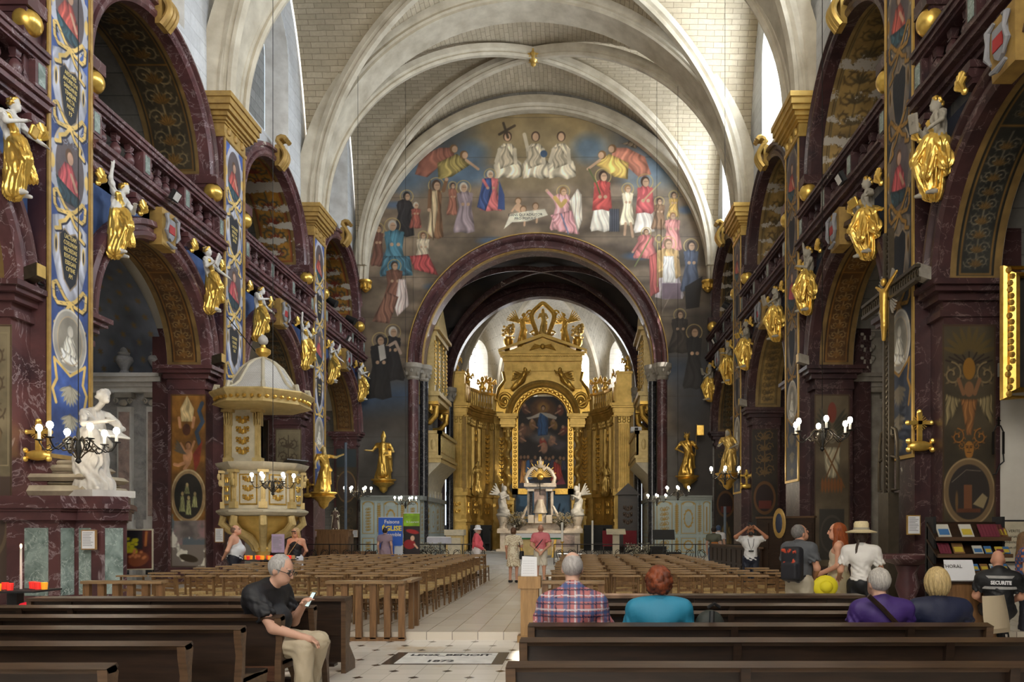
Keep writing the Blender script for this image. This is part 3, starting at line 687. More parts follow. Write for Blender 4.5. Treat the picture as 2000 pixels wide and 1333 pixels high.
# east wall: the sheet round the chancel arch carries the big mural (painted below)
AR, AZ = 5.3, 9.27
EY = 35.4
mb = MB(lambda a, b_, c: (a, EY+b_, c)); mb.archwall(-12, 9, 0, 22, XC, 6.0, AZ, .05); struct(mb, 'wall_east', G['dim_stone_x'], 0)
mb = MB(lambda a, b_, c: (a, EY+b_, c))
mb.ring(XC, AZ, 5.35, [(0, 1.0), (0, .1), (.06, .02), (.16, .02), (.2, .08), (.42, .12), (.46, -.1), (.52, -.16), (.62, -.16), (.68, -.08), (.68, 1.0)], n=64); struct(mb, 'trim_7', G['red_marble'])
mb = MB(lambda a, b_, c: (a, EY+b_, c)); mb.ring(XC, AZ, 5.35, [(-.005, .3), (-.005, .08), (.035, .03), (.035, .3)], n=64)
mb.ring(XC, AZ, 5.35, [(.655, .0), (.655, -.16), (.705, -.16), (.705, .0)], n=64); struct(mb, 'trim_8', G['ochre'])
# chancel: walls, ribs, painted vault
CW = 5.75
mb = MB()
for sg in (-1, 1): mb.add([(XC+sg*CW, EY, 0), (XC+sg*CW, 42, 0), (XC+sg*CW, 42, 16), (XC+sg*CW, EY, 16)], [(0, 1, 2, 3)])
struct(mb, 'wall_chancel', G['dim_stone'], 0)
rows = []
for j in range(13):
    y = EY+.6+(42-EY-.6)*j/12; v = 2*j/12-1; row = []
    for i in range(49):
        t = PI*i/48; z = AZ+.4+5.4*max(math.sin(t), math.sqrt(max(0, 1-v*v))*.97); row.append((XC-CW*math.cos(t), y, z))
    rows.append(row)
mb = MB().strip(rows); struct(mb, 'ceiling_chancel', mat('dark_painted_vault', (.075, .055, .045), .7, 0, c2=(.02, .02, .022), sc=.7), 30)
for sg in (-1, 1):
    mb = MB(); fr = []
    for i in range(41):
        t = PI*i/40; k = -math.cos(t); p = (XC+sg*k*(CW-.1), (EY+42.3)/2+k*2.9, AZ+.3+5.3*math.sin(t)); d = Vector((sg*CW, 3, 0)).normalized()
        fr.append((p, (d*k*.8+Vector((0, 0, math.sin(t)+.01))).normalized(), d.cross(Vector((0, 0, 1)))))
    mb.sweep(fr, [(-.2, -.06), (-.2, .06), (-.1, .14), (0, .16), (0, -.16), (-.1, -.14)]); struct(mb, 'ceiling_beam', G['dark_marble'], 40)
mb = MB(lambda a, b_, c: (a, 41.4+b_, c)); mb.ring(XC, AZ, 5.0, [(0, .6), (0, .1), (.08, 0), (.2, .04), (.26, -.06), (.4, -.04), (.5, .06), (.8, .1), (.8, .6)], n=56); struct(mb, 'trim_9', G['dark_marble'])
mb = MB(lambda a, b_, c: (a, 41.4+b_, c)); mb.archwall(-9, 6, 9.0, 17, XC, 5.4, AZ, .4); struct(mb, 'wall_east', G['dim_stone_x'], 0)
# shafts and capitals of the chancel arch and the apse arch
for sg in (-1, 1):
    for dx, yy, r, mm in ((5.78, EY+.05, .24, 'red_marble'), (5.36, EY+.45, .2, 'black_marble'), (5.12, 41.5, .2, 'black_marble'), (5.5, 41.1, .2, 'dark_marble')):
        x = XC+sg*dx
        mb = MB(); mb.lathe([(r*1.5, 0), (r*1.5, .25), (r*1.1, .32), (r, .4), (r, AZ-FL-.75)], (x, yy, FL), 16); struct(mb, 'column', G[mm])
        mb = MB(); mb.lathe([(r*1.0, AZ-.75), (r*1.25, AZ-.68), (r*1.15, AZ-.6), (r*1.7, AZ-.25), (r*1.9, AZ-.2), (r*1.9, AZ)], (x, yy, 0), 12)
        for q in range(8): mb.ball((x+r*1.5*math.cos(q*PI/4), yy+r*1.5*math.sin(q*PI/4), AZ-.35-.14*(q % 2)), (.07, .07, .1), 6)
        struct(mb, 'capital', G['grey_stone'])
# apse: five-sided, ribbed, with tall windows
AP = [(XC-5.3, 41.9), (XC-5.2, 45.4), (XC-3.35, 48.6), (XC, 49.6), (XC+3.35, 48.6), (XC+5.2, 45.4), (XC+5.3, 41.9)]
APZ, APK = 9.6, (XC, 43.4, 15.5)
def apw(i, z0, z1):
    (x0, y0), (x1, y1) = AP[i], AP[i+1]; L = math.hypot(x1-x0, y1-y0); ux, uy = (x1-x0)/L, (y1-y0)/L
    return lambda a, b_, c: (x0+ux*a-uy*b_, y0+uy*a+ux*b_, c), L
wn = 20
for i in range(6):
    F, L = apw(i, 0, 14); win = i in (1, 2, 3, 4); r = .62; zs = 12.35; zb = 10.4
    mb = MB(F)
    if win:
        mb.archwall(0, L, 0, 16, L/2, r+.3, zs, 0, n=16, cb=zb-.3)
        oi = [(L/2-r-.3, zb-.3)]+[(L/2-(r+.3)*math.cos(PI*q/16), zs+(r+.3)*math.sin(PI*q/16)) for q in range(17)]+[(L/2+r+.3, zb-.3)]
        ii = [(L/2-r, zb)]+[(L/2-r*math.cos(PI*q/16), zs+r*math.sin(PI*q/16)) for q in range(17)]+[(L/2+r, zb)]
        mb.strip([[(a, 0, c), (a2, .55, c2)] for (a, c), (a2, c2) in zip(oi+oi[:1], ii+ii[:1])])
    else: mb.add([(0, 0, 0), (L, 0, 0), (L, 0, 16), (0, 0, 16)], [(0, 1, 2, 3)])
    struct(mb, 'wall_apse', stone('apse_wall_%d' % i, (.58, .55, .48), (.5, .47, .4), (.33, .3, .25), .6, .3, 'YZ' if i in (0, 5) else 'XZ', (.4, .37, .31), .3), 0)
    if win:
        mb = MB(F); mb.add([(a, .56, c) for a, c in ii], [tuple(range(len(ii)))]); o = struct(mb, 'window_%d' % wn, G['glass_apse'], 0); wn += 1
        mb = MB(F)
        for a in (-.3, 0, .3): mb.box(L/2+a-.014, L/2+a+.014, .5, .54, zb, zs+.58)
        for c in range(5): mb.box(L/2-r, L/2+r, .5, .54, zb+.42*c+.3, zb+.42*c+.33)
        mb.build('glazing_bars', G['iron'], o)
vs = []; uv = []; NU = 12
for i in range(6):
    (x0, y0), (x1, y1) = AP[i], AP[i+1]
    for k in range(NU+1):
        u = k/NU; x = x0+(x1-x0)*u; y = y0+(y1-y0)*u; zw = APZ+(3.9*math.sin(PI*u)**.75 if 0 < i < 5 else 2.2*math.sin(PI*u)**.8)
        for j in range(21):
            t = PI/2*j/20; c = 1-math.cos(t); vs.append((x+(XC-x)*c, y+(APK[1]-y)*c, zw+(APK[2]-zw)*math.sin(t))); uv.append((i*4+u*3.5*(1-.7*j/20), t*6))
n = 21; q = np.array([((i*(NU+1)+k)*n+j, (i*(NU+1)+k)*n+j+1, (i*(NU+1)+k+1)*n+j+1, (i*(NU+1)+k+1)*n+j) for i in range(6) for k in range(NU) for j in range(20)])
me = npmesh('ceiling_apse', np.array(vs), q, G['apse_stone']); l = me.uv_layers.new(name='UVMap'); idx = np.zeros(len(me.loops), dtype=np.int32); me.loops.foreach_get('vertex_index', idx)
l.data.foreach_set('uv', np.array(uv)[idx].astype(np.float32).ravel()); o = link('ceiling_apse', me); o['kind'] = 'structure'
mb = MB(); mb.strip([[(XC-5.3*math.cos(PI*i/40), 41.75, APZ+(APK[2]-APZ)*math.sin(PI*i/40)), (XC-5.3*math.cos(PI*i/40), 41.9+1.5*(1-abs(math.cos(PI*i/40))), APZ+(APK[2]-APZ)*math.sin(PI*i/40))] for i in range(41)]); struct(mb, 'ceiling_apse', G['pale_stone'], 30)
for i in (0, 1, 2, 4, 5, 6):
    x, y = AP[i]; mb = MB(); fr = []
    for j in range(25):
        t = PI/2*j/24; k = 1-math.cos(t); p = Vector((x+(XC-x)*k, y+(APK[1]-y)*k, APZ-.6+(APK[2]-APZ+.55)*math.sin(t)))
        d = Vector((x-XC, y-APK[1], 0)).normalized(); fr.append((p, (d*math.cos(t)+Vector((0, 0, math.sin(t)+.01))).normalized(), d.cross(Vector((0, 0, 1)))))
    mb.sweep(fr, [(-.16, -.06), (-.16, .06), (-.06, .12), (.1, .12), (.1, -.12), (-.06, -.12)]); struct(mb, 'ceiling_beam', G['rib'], 40)
# ================================================================ painted surfaces
def H(r, g, b): return (r/255, g/255, b/255)
def scroll(p, cx, cy, s, c, dk, sg=1, a0=0, turns=1.25, wd=.16, tilt=0):
    """one leafy scroll of size s starting at (cx, cy)"""
    pts = []
    for i in range(26):
        t = i/25; a = a0+sg*turns*2*PI*t; r = s*(1-t*.82); pts.append((cx+r*math.cos(a), cy+r*math.sin(a)))
    p.line([(x+s*.05, y-s*.07) for x, y in pts], s*wd*1.3, dk, .7); p.line(pts, s*wd, c)
    for i in range(2, 22, 3):
        (x, y), (x2, y2) = pts[i], pts[i+1]; a = math.atan2(y2-y, x2-x)-sg*1.0
        p.ell(x+math.cos(a)*s*.2, y+math.sin(a)*s*.2, s*.21, s*.085, c, a, .95); p.line([(x, y), (x+math.cos(a)*s*.33, y+math.sin(a)*s*.33)], s*.02, dk, .8)
    p.ell(pts[-1][0], pts[-1][1], s*.12, s*.12, c)
def foliage(p, x0, x1, y0, y1, c, dk, seed=0, gold=None):
    """symmetrical grotesque of scrolls up a strip"""
    r = random.Random(seed); cx = (x0+x1)/2; w = (x1-x0)/2; y = y0; k = 0
    p.line([(cx, y0), (cx, y1)], w*.09, c)
    while y < y1-w*.5:
        s = w*r.uniform(.4, .5); up = r.choice((1, -1))
        for sg in (1, -1): scroll(p, cx+sg*w*.5, y+s*1.1, s, c, dk, sg*up, PI/2-sg*PI/2*up+PI*(sg < 0), 1.2)
        for j in range(5):
            a = PI*(.15+.7*j/4); p.ell(cx+math.cos(a)*w*.3, y+s*.3+math.sin(a)*w*.3, w*.26, w*.09, gold or c, a, .95)
            p.line([(cx, y+s*.3), (cx+math.cos(a)*w*.5, y+s*.3+math.sin(a)*w*.5)], w*.02, dk, .7)
        y += s*2.35; k += 1
def ribbon(p, cx, cy, w, h, c, dk, wd):
    for sg in (-1, 1):
        a = [(cx, cy), (cx+sg*w*.35, cy+h*.28), (cx+sg*w*.8, cy+h*.9), (cx+sg*w, cy+h*.75), (cx+sg*w*.95, cy+h*.1), (cx+sg*w*.75, cy-h*.15), (cx+sg*w*.3, cy-h*.05), (cx, cy)]
        b = [(cx, cy), (cx+sg*w*.3, cy-h*.5), (cx+sg*w*.65, cy-h*.75), (cx+sg*w*.6, cy-h*1.05), (cx+sg*w*.9, cy-h*1.2)]
        for q in (a, b): p.line([(x+.02, y-.02) for x, y in q], wd*1.3, dk); p.line(q, wd, c)
        for i in range(len(a)-1): p.line([((a[i][0]+a[i+1][0])/2-wd*.4, (a[i][1]+a[i+1][1])/2), ((a[i][0]+a[i+1][0])/2+wd*.4, (a[i][1]+a[i+1][1])/2)], .012, dk, .6)
    p.ell(cx, cy, wd*.9, wd*.9, c)
def bust(p, cx, cy, s, robe, cloak, skin=H(190, 150, 125), hair=H(90, 65, 45)):
    p.poly([(cx-.55*s, cy-s), (cx-.5*s, cy-.2*s), (cx-.2*s, cy+.25*s), (cx+.15*s, cy+.25*s), (cx+.4*s, cy-.15*s), (cx+.6*s, cy-s)], robe, fold=(s*.3, .25))
    p.poly([(cx-.6*s, cy-1.0*s), (cx-.65*s, cy-.3*s), (cx-.1*s, cy-.5*s), (cx+.5*s, cy-.65*s), (cx+.65*s, cy-1.0*s)], cloak, fold=(s*.25, .3), ang=.6)
    p.ell(cx+.02*s, cy+.5*s, .19*s, .25*s, hair); p.ell(cx+.06*s, cy+.45*s, .14*s, .2*s, skin); p.line([(cx+.1*s, cy-.05*s), (cx+.35*s, cy-.45*s)], .12*s, skin)
def pil_pic(kind, res):
    Wd, Ht = 1.3, 9.72; L = kind == 'left'
    blue = H(62, 84, 142) if L else H(46, 52, 66); go = H(222, 188, 110) if L else H(150, 112, 52); gr = H(176, 178, 190) if L else H(112, 102, 92); dk = H(22, 26, 48) if L else H(22, 20, 22)  # right-hand colours painted darker to take in the wall's shade
    p = Pic(Wd, Ht, res, blue); p.mottle(.8, .35, 3).mottle(.15, .18, 4)
    cx = Wd/2
    Z = lambda z: z-2.95
    bust_c = [((H(150, 70, 62), H(40, 62, 70)), 11.75), ((H(168, 74, 78), H(38, 58, 66)), 8.6)]
    for (a, b_), z in bust_c:
        y = Z(z); p.ell(cx, y, .5, .84, gr); p.ell(cx, y, .5, .84, H(196, 178, 150), ringw=.05)
        for q in range(8): p.ell(cx+.5*math.cos(q*PI/4+.4), y+.84*math.sin(q*PI/4+.4), .09, .12, gr)
        p.ell(cx, y, .42, .74, H(92, 82, 84)); bust(p, cx-.03, y-.02, .62, a, b_)
        p.ell(cx, y, .46, .79, gr, ringw=.07)
        for q in (0, PI): p.ell(cx+.5*math.cos(q), y, .07, .14, go)
    for z in (10.15, 6.95):
        y = Z(z); p.poly([(cx-.5, y+.62), (cx-.15, y+.78), (cx+.15, y+.78), (cx+.5, y+.62), (cx+.5, y-.1), (cx+.3, y-.75), (cx, y-1.0), (cx-.3, y-.75), (cx-.5, y-.1)], gr, fold=(.3, .14))
        for sg in (-1, 1):
            scroll(p, cx+sg*.42, y-.7, .11, gr, dk, sg); p.ell(cx+sg*.4, y+.12, .05, .17, go); p.ell(cx+sg*.4, y+.1, .025, .12, dk)
            scroll(p, cx+sg*.15, y-.98, .09, gr, dk, sg)
        p.poly([(cx-.3, y+.34), (cx-.16, y+.48), (cx, y+.4), (cx+.16, y+.48), (cx+.3, y+.34), (cx+.3, y+.05), (cx+.18, y-.5), (cx, y-.68), (cx-.18, y-.5), (cx-.3, y+.05)], H(30, 34, 42))
        p.line([(cx-.3, y+.34), (cx-.16, y+.48), (cx, y+.4), (cx+.16, y+.48), (cx+.3, y+.34), (cx+.3, y+.05), (cx+.18, y-.5), (cx, y-.68), (cx-.18, y-.5), (cx-.3, y+.05), (cx-.3, y+.34)], .03, H(150, 130, 105))
    for z, k in ((10.98, 1), (9.45, 1), (7.78, 1), (6.0, 1.05)): ribbon(p, cx, Z(z), .46*k, .36*k, go, dk, .075)
    y = Z(5.28); p.ell(cx, y, .5, .62, H(165, 160, 150)); p.ell(cx, y, .48, .6, H(205, 200, 188), ringw=.03); p.ell(cx, y, .37, .48, H(142, 136, 124)); bust(p, cx, y-.03, .44, H(205, 200, 186), H(215, 210, 198), H(205, 198, 185), H(190, 184, 170)); p.ell(cx, y, .36, .47, H(190, 170, 140), ringw=.02)
    p.line([(cx-.45, y-.42), (cx-.38, y-.8), (cx-.5, y-1.0), (cx-.4, y-1.25)], .07, go); p.line([(cx+.45, y-.42), (cx+.38, y-.8), (cx+.5, y-1.0), (cx+.42, y-1.3)], .07, go); p.line([(cx-.45, y-.42), (cx, y-.68), (cx+.45, y-.42)], .06, go)
    for zz, s in ((4.3, .3), (3.75, .26), (3.3, .2)):
        y = Z(zz)
        for q in range(9):
            a = -PI*(.1+.8*q/8); p.ell(cx+math.cos(a)*s*.5, y+s*.3+math.sin(a)*s*.75, s*.55, s*.14, H(176, 170, 150) if L else H(110, 100, 84), a); p.line([(cx, y+s*.4), (cx+math.cos(a)*s, y+s*.3+math.sin(a)*s*1.2)], .012, H(90, 86, 78), .7)
    p.mottle(.3, .2, 8); fr = H(212, 176, 96) if L else H(140, 104, 50)
    d = np.minimum(p.x, Wd-p.x); p.put(p.soft(d-.1), fr); p.put(p.soft(np.abs(d-.1)-.012), H(70, 52, 30)); p.put(p.soft(np.abs(d-.05)-.008), H(150, 116, 60)); p.put(p.soft(p.y-.08), fr); p.put(p.soft(Ht-.08-p.y), fr)
    return p
INS = {'left': [(10.1, 'ARDORES\nAMORIS DVI\nSANGVINIS\nTEMERAR\nMVLTA\nMOVE\nP.F'), (6.92, 'LACTEAM\nCOELIVIAM\nNECREDAS\nIESVS DOC\nESSEGAN\nCVTINE\nAM')]}
INS['b'] = [(10.1, 'CATVLLINIS\nSEPENTA\nNOC TVIS\nSEPVRI'), (6.92, 'CVI FIDVS\nCONSVL\nIN ETVS\nEIVS')]
pp = {'left': pil_pic('left', .0135), 'right': pil_pic('right', .0165)}
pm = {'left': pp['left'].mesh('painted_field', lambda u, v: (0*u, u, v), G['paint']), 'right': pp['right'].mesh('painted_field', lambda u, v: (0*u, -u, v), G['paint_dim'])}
mb = MB()
for a, b_ in ((0, .07), (1.23, 1.3)): mb.box(-.02, .035, a, b_, 0, 9.72)
mb.box(-.02, .034, .07, 1.23, 0, .07); mb.box(-.02, .034, .07, 1.23, 9.65, 9.72); frm = {'left': mb.mesh('gilt_border', G['ochre']), 'right': MB().add([(x, -y, z) for x, y, z in mb.v], mb.f).mesh('gilt_border', G['old_gold'])}
ordn = ['nearest', 'second', 'farthest']
for side in ('left', 'right'):
    for k, (s0, s1) in enumerate(PIL):
        t = thing('pilaster_painting', '%s tall pilaster panel, %s, %s wall' % (ordn[k], 'blue with gold bows and texts' if side == 'left' else 'dark with flaking medallions', side), 'painted panel')
        o = link('painted_field', pm[side], t); link('gilt_border', frm[side], t)
        if side == 'left':
            t.location = (XL0+.006, s0+.0, 2.95)
            for z, tx in INS['left' if k == 0 else 'b']:
                text('inscription', tx, .125 if k == 0 else .12, G['gold_text'], t, Matrix.Translation((.008, .65, z-2.95)) @ Matrix(((0, 0, 1, 0), (1, 0, 0, 0), (0, 1, 0, 0), (0, 0, 0, 1))), .003, sx=.62)
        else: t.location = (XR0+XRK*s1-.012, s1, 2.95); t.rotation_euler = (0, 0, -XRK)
# soffits of the arches and faces of the piers ---------------------------------------------------------
PAL = {'olive': (H(58, 50, 36), H(142, 124, 88), H(28, 24, 18), H(116, 84, 36)), 'brown': (H(84, 56, 26), H(168, 140, 92), H(42, 28, 14), H(130, 92, 40)), 'sand': (H(150, 122, 72), H(112, 92, 60), H(70, 54, 32), H(96, 84, 60)), 'amber': (H(150, 106, 40), H(70, 74, 62), H(60, 40, 20), H(120, 44, 30)), 'grey': (H(44, 44, 40), H(122, 114, 96), H(22, 22, 20), H(110, 84, 44))}
def soffit_pic(pal, w, seed, res, boss=None):
    bg, c, dk, c2 = PAL[pal]; Lh = 7.7; p = Pic(w, Lh, res, bg); p.mottle(.5, .3, seed)
    for y0, y1 in ((.25, 2.55), (2.75, 4.95), (5.15, 7.45)):
        if y0 == 2.75 and boss:
            foliage(p, .3, w-.3, y0+.05, y1-.1, c, dk, seed+2, c2); p.rect(.35, w-.35, 3.2, 4.5, bg); p.rect(.35, w-.35, 3.2, 4.5, c2, ringw=.06); p.ell(w/2, 3.85, .3, .36, boss); p.ell(w/2, 3.85, .3, .36, c2, ringw=.07)
        else: foliage(p, .24, w-.24, y0, y1, c, dk, seed+int(y0*3), c2)
        p.rect(.2, w-.2, y0-.1, y1+.1, c2, ringw=.035)
    d = np.minimum(p.x, w-p.x); b_ = H(122, 98, 58) if pal != 'sand' else H(140, 116, 72); p.put(p.soft(d-.14), b_); p.put(p.soft(np.abs(d-.15)-.012), dk)
    p.put(p.soft(np.minimum(p.y, Lh-p.y)-.12), b_); return p.mottle(.25, .2, seed+9)
def soffit(P, name, cs, r, zs, d0, w, pal, seed, res, m, boss=None):
    p = soffit_pic(pal, w, seed, res, boss); th = lambda v: PI*v/7.7
    me = p.mesh(name, lambda u, v: P(cs+(r-.012)*np.cos(th(v)), d0+u, zs+(r-.012)*np.sin(th(v))), m); o = link(name, me); o['kind'] = 'structure'
pls = {'left': ['olive', 'brown', 'olive', 'brown'], 'right': ['grey', 'brown', 'sand', 'olive']}
plu = {'left': ['olive', 'olive', 'amber', 'amber'], 'right': ['sand', 'sand', 'sand', 'olive']}
for side, P in (('left', LW), ('right', RW)):
    for k, (s0, s1) in enumerate(BAYS):
        cs = (s0+s1)/2; rs = (.016, .018, .026, .032)[k] if not (k == 0 and side == 'left') else .03
        soffit(P, 'painted_soffit', cs, RLO, ZLO, .38, .95, pls[side][k], 11+k, rs, G['paint'], H(112, 66, 52) if k in (0, 2) else None)
        soffit(P, 'painted_soffit', cs, RUP, ZUP, .47, 1.43, plu[side][k], 31+k, rs*1.2, G['paint'] if side == 'left' and k < 2 else G['paint_flaked'], None)
def cherub(p, cx, cy, s, sk=H(178, 128, 92)):
    p.ell(cx, cy, .3*s, .42*s, sk, .2); p.ell(cx-.05*s, cy+.6*s, .2*s, .22*s, H(84, 56, 36)); p.ell(cx-.03*s, cy+.56*s, .16*s, .18*s, sk)
    p.line([(cx+.2*s, cy+.3*s), (cx+.45*s, cy+.7*s)], .14*s, sk); p.line([(cx-.2*s, cy+.3*s), (cx-.42*s, cy+.8*s)], .14*s, sk); p.line([(cx-.1*s, cy-.35*s), (cx+.2*s, cy-.7*s), (cx+.1*s, cy-1.05*s)], .2*s, sk); p.line([(cx+.15*s, cy-.35*s), (cx+.6*s, cy-.5*s), (cx+.85*s, cy-.45*s)], .19*s, sk)
    for q in range(4): p.ell(cx+.5*s, cy+.25*s+.1*q*s, .4*s, .08*s, H(96, 84, 70), .3+.22*q)
def mask(p, cx, cy, s, c, dk):
    for sg in (-1, 1): scroll(p, cx+sg*s*.8, cy+s*.3, s*.4, c, dk, sg, PI/2)
    p.ell(cx, cy, s*.5, s*.7, c); p.ell(cx, cy-.45*s, s*.4, s*.4, c)
    for sg in (-1, 1): p.ell(cx+sg*s*.2, cy+s*.12, s*.11, s*.06, dk); p.line([(cx+sg*s*.08, cy+s*.25), (cx+sg*s*.34, cy+s*.28)], s*.06, dk)
    p.line([(cx, cy+.1*s), (cx, cy-.15*s)], s*.06, dk, .6); p.line([(cx-.2*s, cy-.32*s), (cx+.2*s, cy-.32*s)], s*.06, dk)
def pier_pic(kind, res):
    w, h = 1.12, 4.75; cx = w/2
    bg = {'putto': H(120, 82, 34), 'vase': H(128, 116, 92), 'oval': H(70, 62, 50), 'grotesque': H(66, 58, 44), 'armour': H(92, 80, 62), 'dark': H(48, 42, 36)}[kind]
    p = Pic(w, h, res, bg); p.mottle(.5, .3, 5); c = H(152, 116, 66); dk = H(40, 30, 22)
    if kind == 'putto':
        p.line([(.12, 4.5), (.22, 4.3), (.1, 4.0), (.3, 3.7), (.2, 3.4)], .12, H(60, 74, 92))
        p.poly([(.42, 4.0), (.38, 4.35), (.6, 4.72), (.82, 4.35), (.78, 4.0)], H(206, 180, 130), fold=(.12, .12)); p.ell(.62, 3.78, .13, .16, H(84, 50, 34)); p.line([(.42, 3.85), (.38, 4.1)], .09, H(178, 128, 92)); p.line([(.82, 3.85), (.86, 4.1)], .09, H(178, 128, 92))
        cherub(p, .58, 3.05, .5); p.poly([(.1, 3.5), (.2, 2.9), (.35, 2.6), (.42, 3.1)], H(130, 54, 38))
        y = 1.95; p.ell(cx, y, .56, .74, H(150, 124, 88)); p.ell(cx, y, .54, .72, H(190, 168, 128), ringw=.03); p.ell(cx, y, .45, .62, H(38, 34, 28))
        for i, (x, yy, s) in enumerate(((.35, 1.85, .3), (.55, 1.7, .38), (.75, 1.8, .4), (.6, 2.15, .2))): p.poly([(x-.09, yy-s*.7), (x-.05, yy+s*.4), (x+.06, yy+s*.4), (x+.11, yy-s*.7)], H(112, 112, 76), fold=(.05, .3)); p.ell(x, yy+s*.55, .045, .06, H(160, 140, 100))
        p.rect(0, w, 0, 1.28, H(118, 108, 104)); p.mottle(.3, .4, 12); p.put(np.clip((p.fbm(.5, 21)-.5)*9, 0, 1)*(p.y < 1.3), H(150, 118, 118)); p.put(np.clip((p.fbm(.6, 23)-.52)*12, 0, 1)*(p.y < 1.5), H(92, 100, 106)); p.rect(0, w, 0, .62, H(126, 116, 108)); p.put(np.clip((p.fbm(.35, 25)-.6)*20, 0, 1)*(p.y < 1.1), H(226, 220, 206)); p.ell(.55, .25, .3, .1, H(62, 50, 34), .2)
    elif kind == 'vase':
        c = H(88, 74, 58); p.rect(.08, w-.08, 2.2, 4.6, H(150, 136, 106), ringw=.02); foliage(p, .12, w-.12, 3.0, 4.5, c, H(120, 106, 82), 5); p.poly([(.32, 2.3), (.2, 2.8), (.36, 3.1), (.76, 3.1), (.92, 2.8), (.8, 2.3)], H(104, 88, 66), fold=(.12, .2)); p.rect(.3, .82, 2.2, 2.32, c)
        p.rect(0, w, 0, 2.0, H(80, 66, 58)); p.ell(cx, 1.1, .45, .6, H(104, 88, 70), ringw=.07)
    elif kind == 'oval':
        p.rect(0, w, 3.9, 4.75, H(58, 66, 70)); p.ell(cx, 3.0, .5, .7, H(74, 62, 54)); p.ell(cx, 3.0, .5, .7, H(120, 96, 62), ringw=.06); foliage(p, .15, w-.15, .5, 2.2, H(96, 82, 60), dk, 8)
    elif kind == 'grotesque':
        for q in range(9): a = PI*(.08+.84*q/8); p.ell(cx+math.cos(a)*.34, 4.2+math.sin(a)*.3, .22, .045, H(84, 70, 38), a); p.line([(cx, 4.0), (cx+math.cos(a)*.5, 4.05+math.sin(a)*.2)], .03, dk)
        for sg in (-1, 1):
            scroll(p, cx+sg*.36, 3.85, .22, H(120, 104, 74), dk, sg, PI/2); p.poly([(cx+sg*.16, 3.4), (cx+sg*.5, 3.5), (cx+sg*.5, 2.9), (cx+sg*.32, 3.1)], H(104, 92, 66), fold=(.08, .3)); p.line([(cx+sg*.12, 3.5), (cx+sg*.22, 3.75)], .08, H(120, 86, 58)); scroll(p, cx+sg*.24, 2.72, .15, H(150, 100, 44), dk, sg, PI/2)
        p.ell(cx, 3.95, .13, .2, H(130, 92, 34)); p.ell(cx, 3.58, .1, .14, H(120, 86, 58)); p.poly([(cx-.18, 3.4), (cx+.18, 3.4), (cx+.05, 2.75), (cx-.05, 2.75)], H(120, 82, 48), fold=(.1, .2)); mask(p, cx, 2.5, .2, H(150, 102, 46), dk)
        p.ell(cx, 1.72, .55, .62, H(112, 92, 66)); p.ell(cx, 1.72, .53, .6, H(150, 128, 94), ringw=.025); p.ell(cx, 1.72, .43, .5, H(52, 46, 42))
        p.rect(.3, .8, 1.35, 1.42, H(90, 54, 36)); p.rect(.45, .62, 1.42, 1.85, H(110, 72, 48)); p.poly([(.64, 1.5), (.84, 1.7), (.95, 1.62), (.86, 1.42)], H(140, 124, 92)); p.ell(.3, 1.55, .03, .18, H(104, 80, 50)); p.line([(.2, 1.9), (.5, 2.12), (.8, 2.1)], .012, H(120, 110, 96))
        mask(p, cx, .82, .3, H(128, 98, 56), dk); foliage(p, .12, w-.12, -.1, .5, H(112, 88, 54), dk, 3)
    elif kind == 'armour':
        for sg in (-1, 1):
            for q in range(6): p.ell(cx+sg*(.22+.03*q), 4.1-.1*q, .3, .04, H(64, 62, 50), sg*(.9-.12*q))
        p.ell(cx, 4.25, .14, .28, H(120, 58, 44)); p.ell(cx, 3.6, .16, .2, H(120, 110, 92)); p.poly([(.28, 3.3), (.84, 3.3), (.78, 2.7), (.66, 2.45), (.44, 2.45), (.34, 2.7)], H(150, 140, 116), fold=(.16, .22)); p.line([(.1, 3.6), (.95, 2.2)], .05, H(110, 76, 40)); p.line([(.95, 3.7), (.2, 2.1)], .04, H(100, 70, 40))
        for q in range(7): p.ell(.25+.1*q, 2.25, .045, .2, H(120, 76, 40)); 
        p.rect(.15, .95, .2, 1.6, H(58, 54, 48)); p.ell(cx, .9, .36, .5, H(74, 68, 60), ringw=.05)
    else:
        foliage(p, .15, w-.15, 3.0, 4.6, H(112, 88, 52), dk, 6); p.ell(cx, 2.2, .48, .62, H(96, 66, 36)); p.ell(cx, 2.2, .38, .5, H(44, 30, 28)); p.rect(.3, .85, 1.8, 2.1, H(92, 40, 30)); p.poly([(.25, .3), (.35, 1.1), (.56, 1.45), (.8, 1.1), (.9, .3)], H(96, 80, 48), fold=(.15, .3)); p.ell(.56, 1.3, .1, .13, H(120, 92, 60))
    d = np.minimum(np.minimum(p.x, w-p.x), np.minimum(p.y, h-p.y)); p.put(p.soft(np.abs(d-.02)-.012), H(70, 50, 34)); return p
pk = {'left': ['vase', 'putto', 'vase', 'oval'], 'right': ['grotesque', 'armour', 'dark', 'dark']}
pw = {'putto': 'mitred putto above an oval scene', 'vase': 'faded grey vase of flowers', 'oval': 'faded oval near the east wall', 'grotesque': 'crouching mask figure and oval still life', 'armour': 'breastplate trophy behind the hanging chandelier', 'dark': 'dim oval medallion'}
for side, P in (('left', LW), ('right', RW)):
    for k, (s0, s1) in enumerate(BAYS):
        cs = (s0+s1)/2; kd = pk[side][k]; p = pier_pic(kd, .012 if k == 0 else .016)
        me = p.mesh('pier_painting', lambda u, v: P(cs+RLO-.012+0*u, .27+u*.86, .55+v), G['paint_worn'] if side == 'left' else G['paint'])
        tag(link('pier_painting', me), 'pier face with %s' % pw[kd]+(', %s %s pier' % (('nearest', 'second', 'third', 'farthest')[k], side)), 'painted panel')
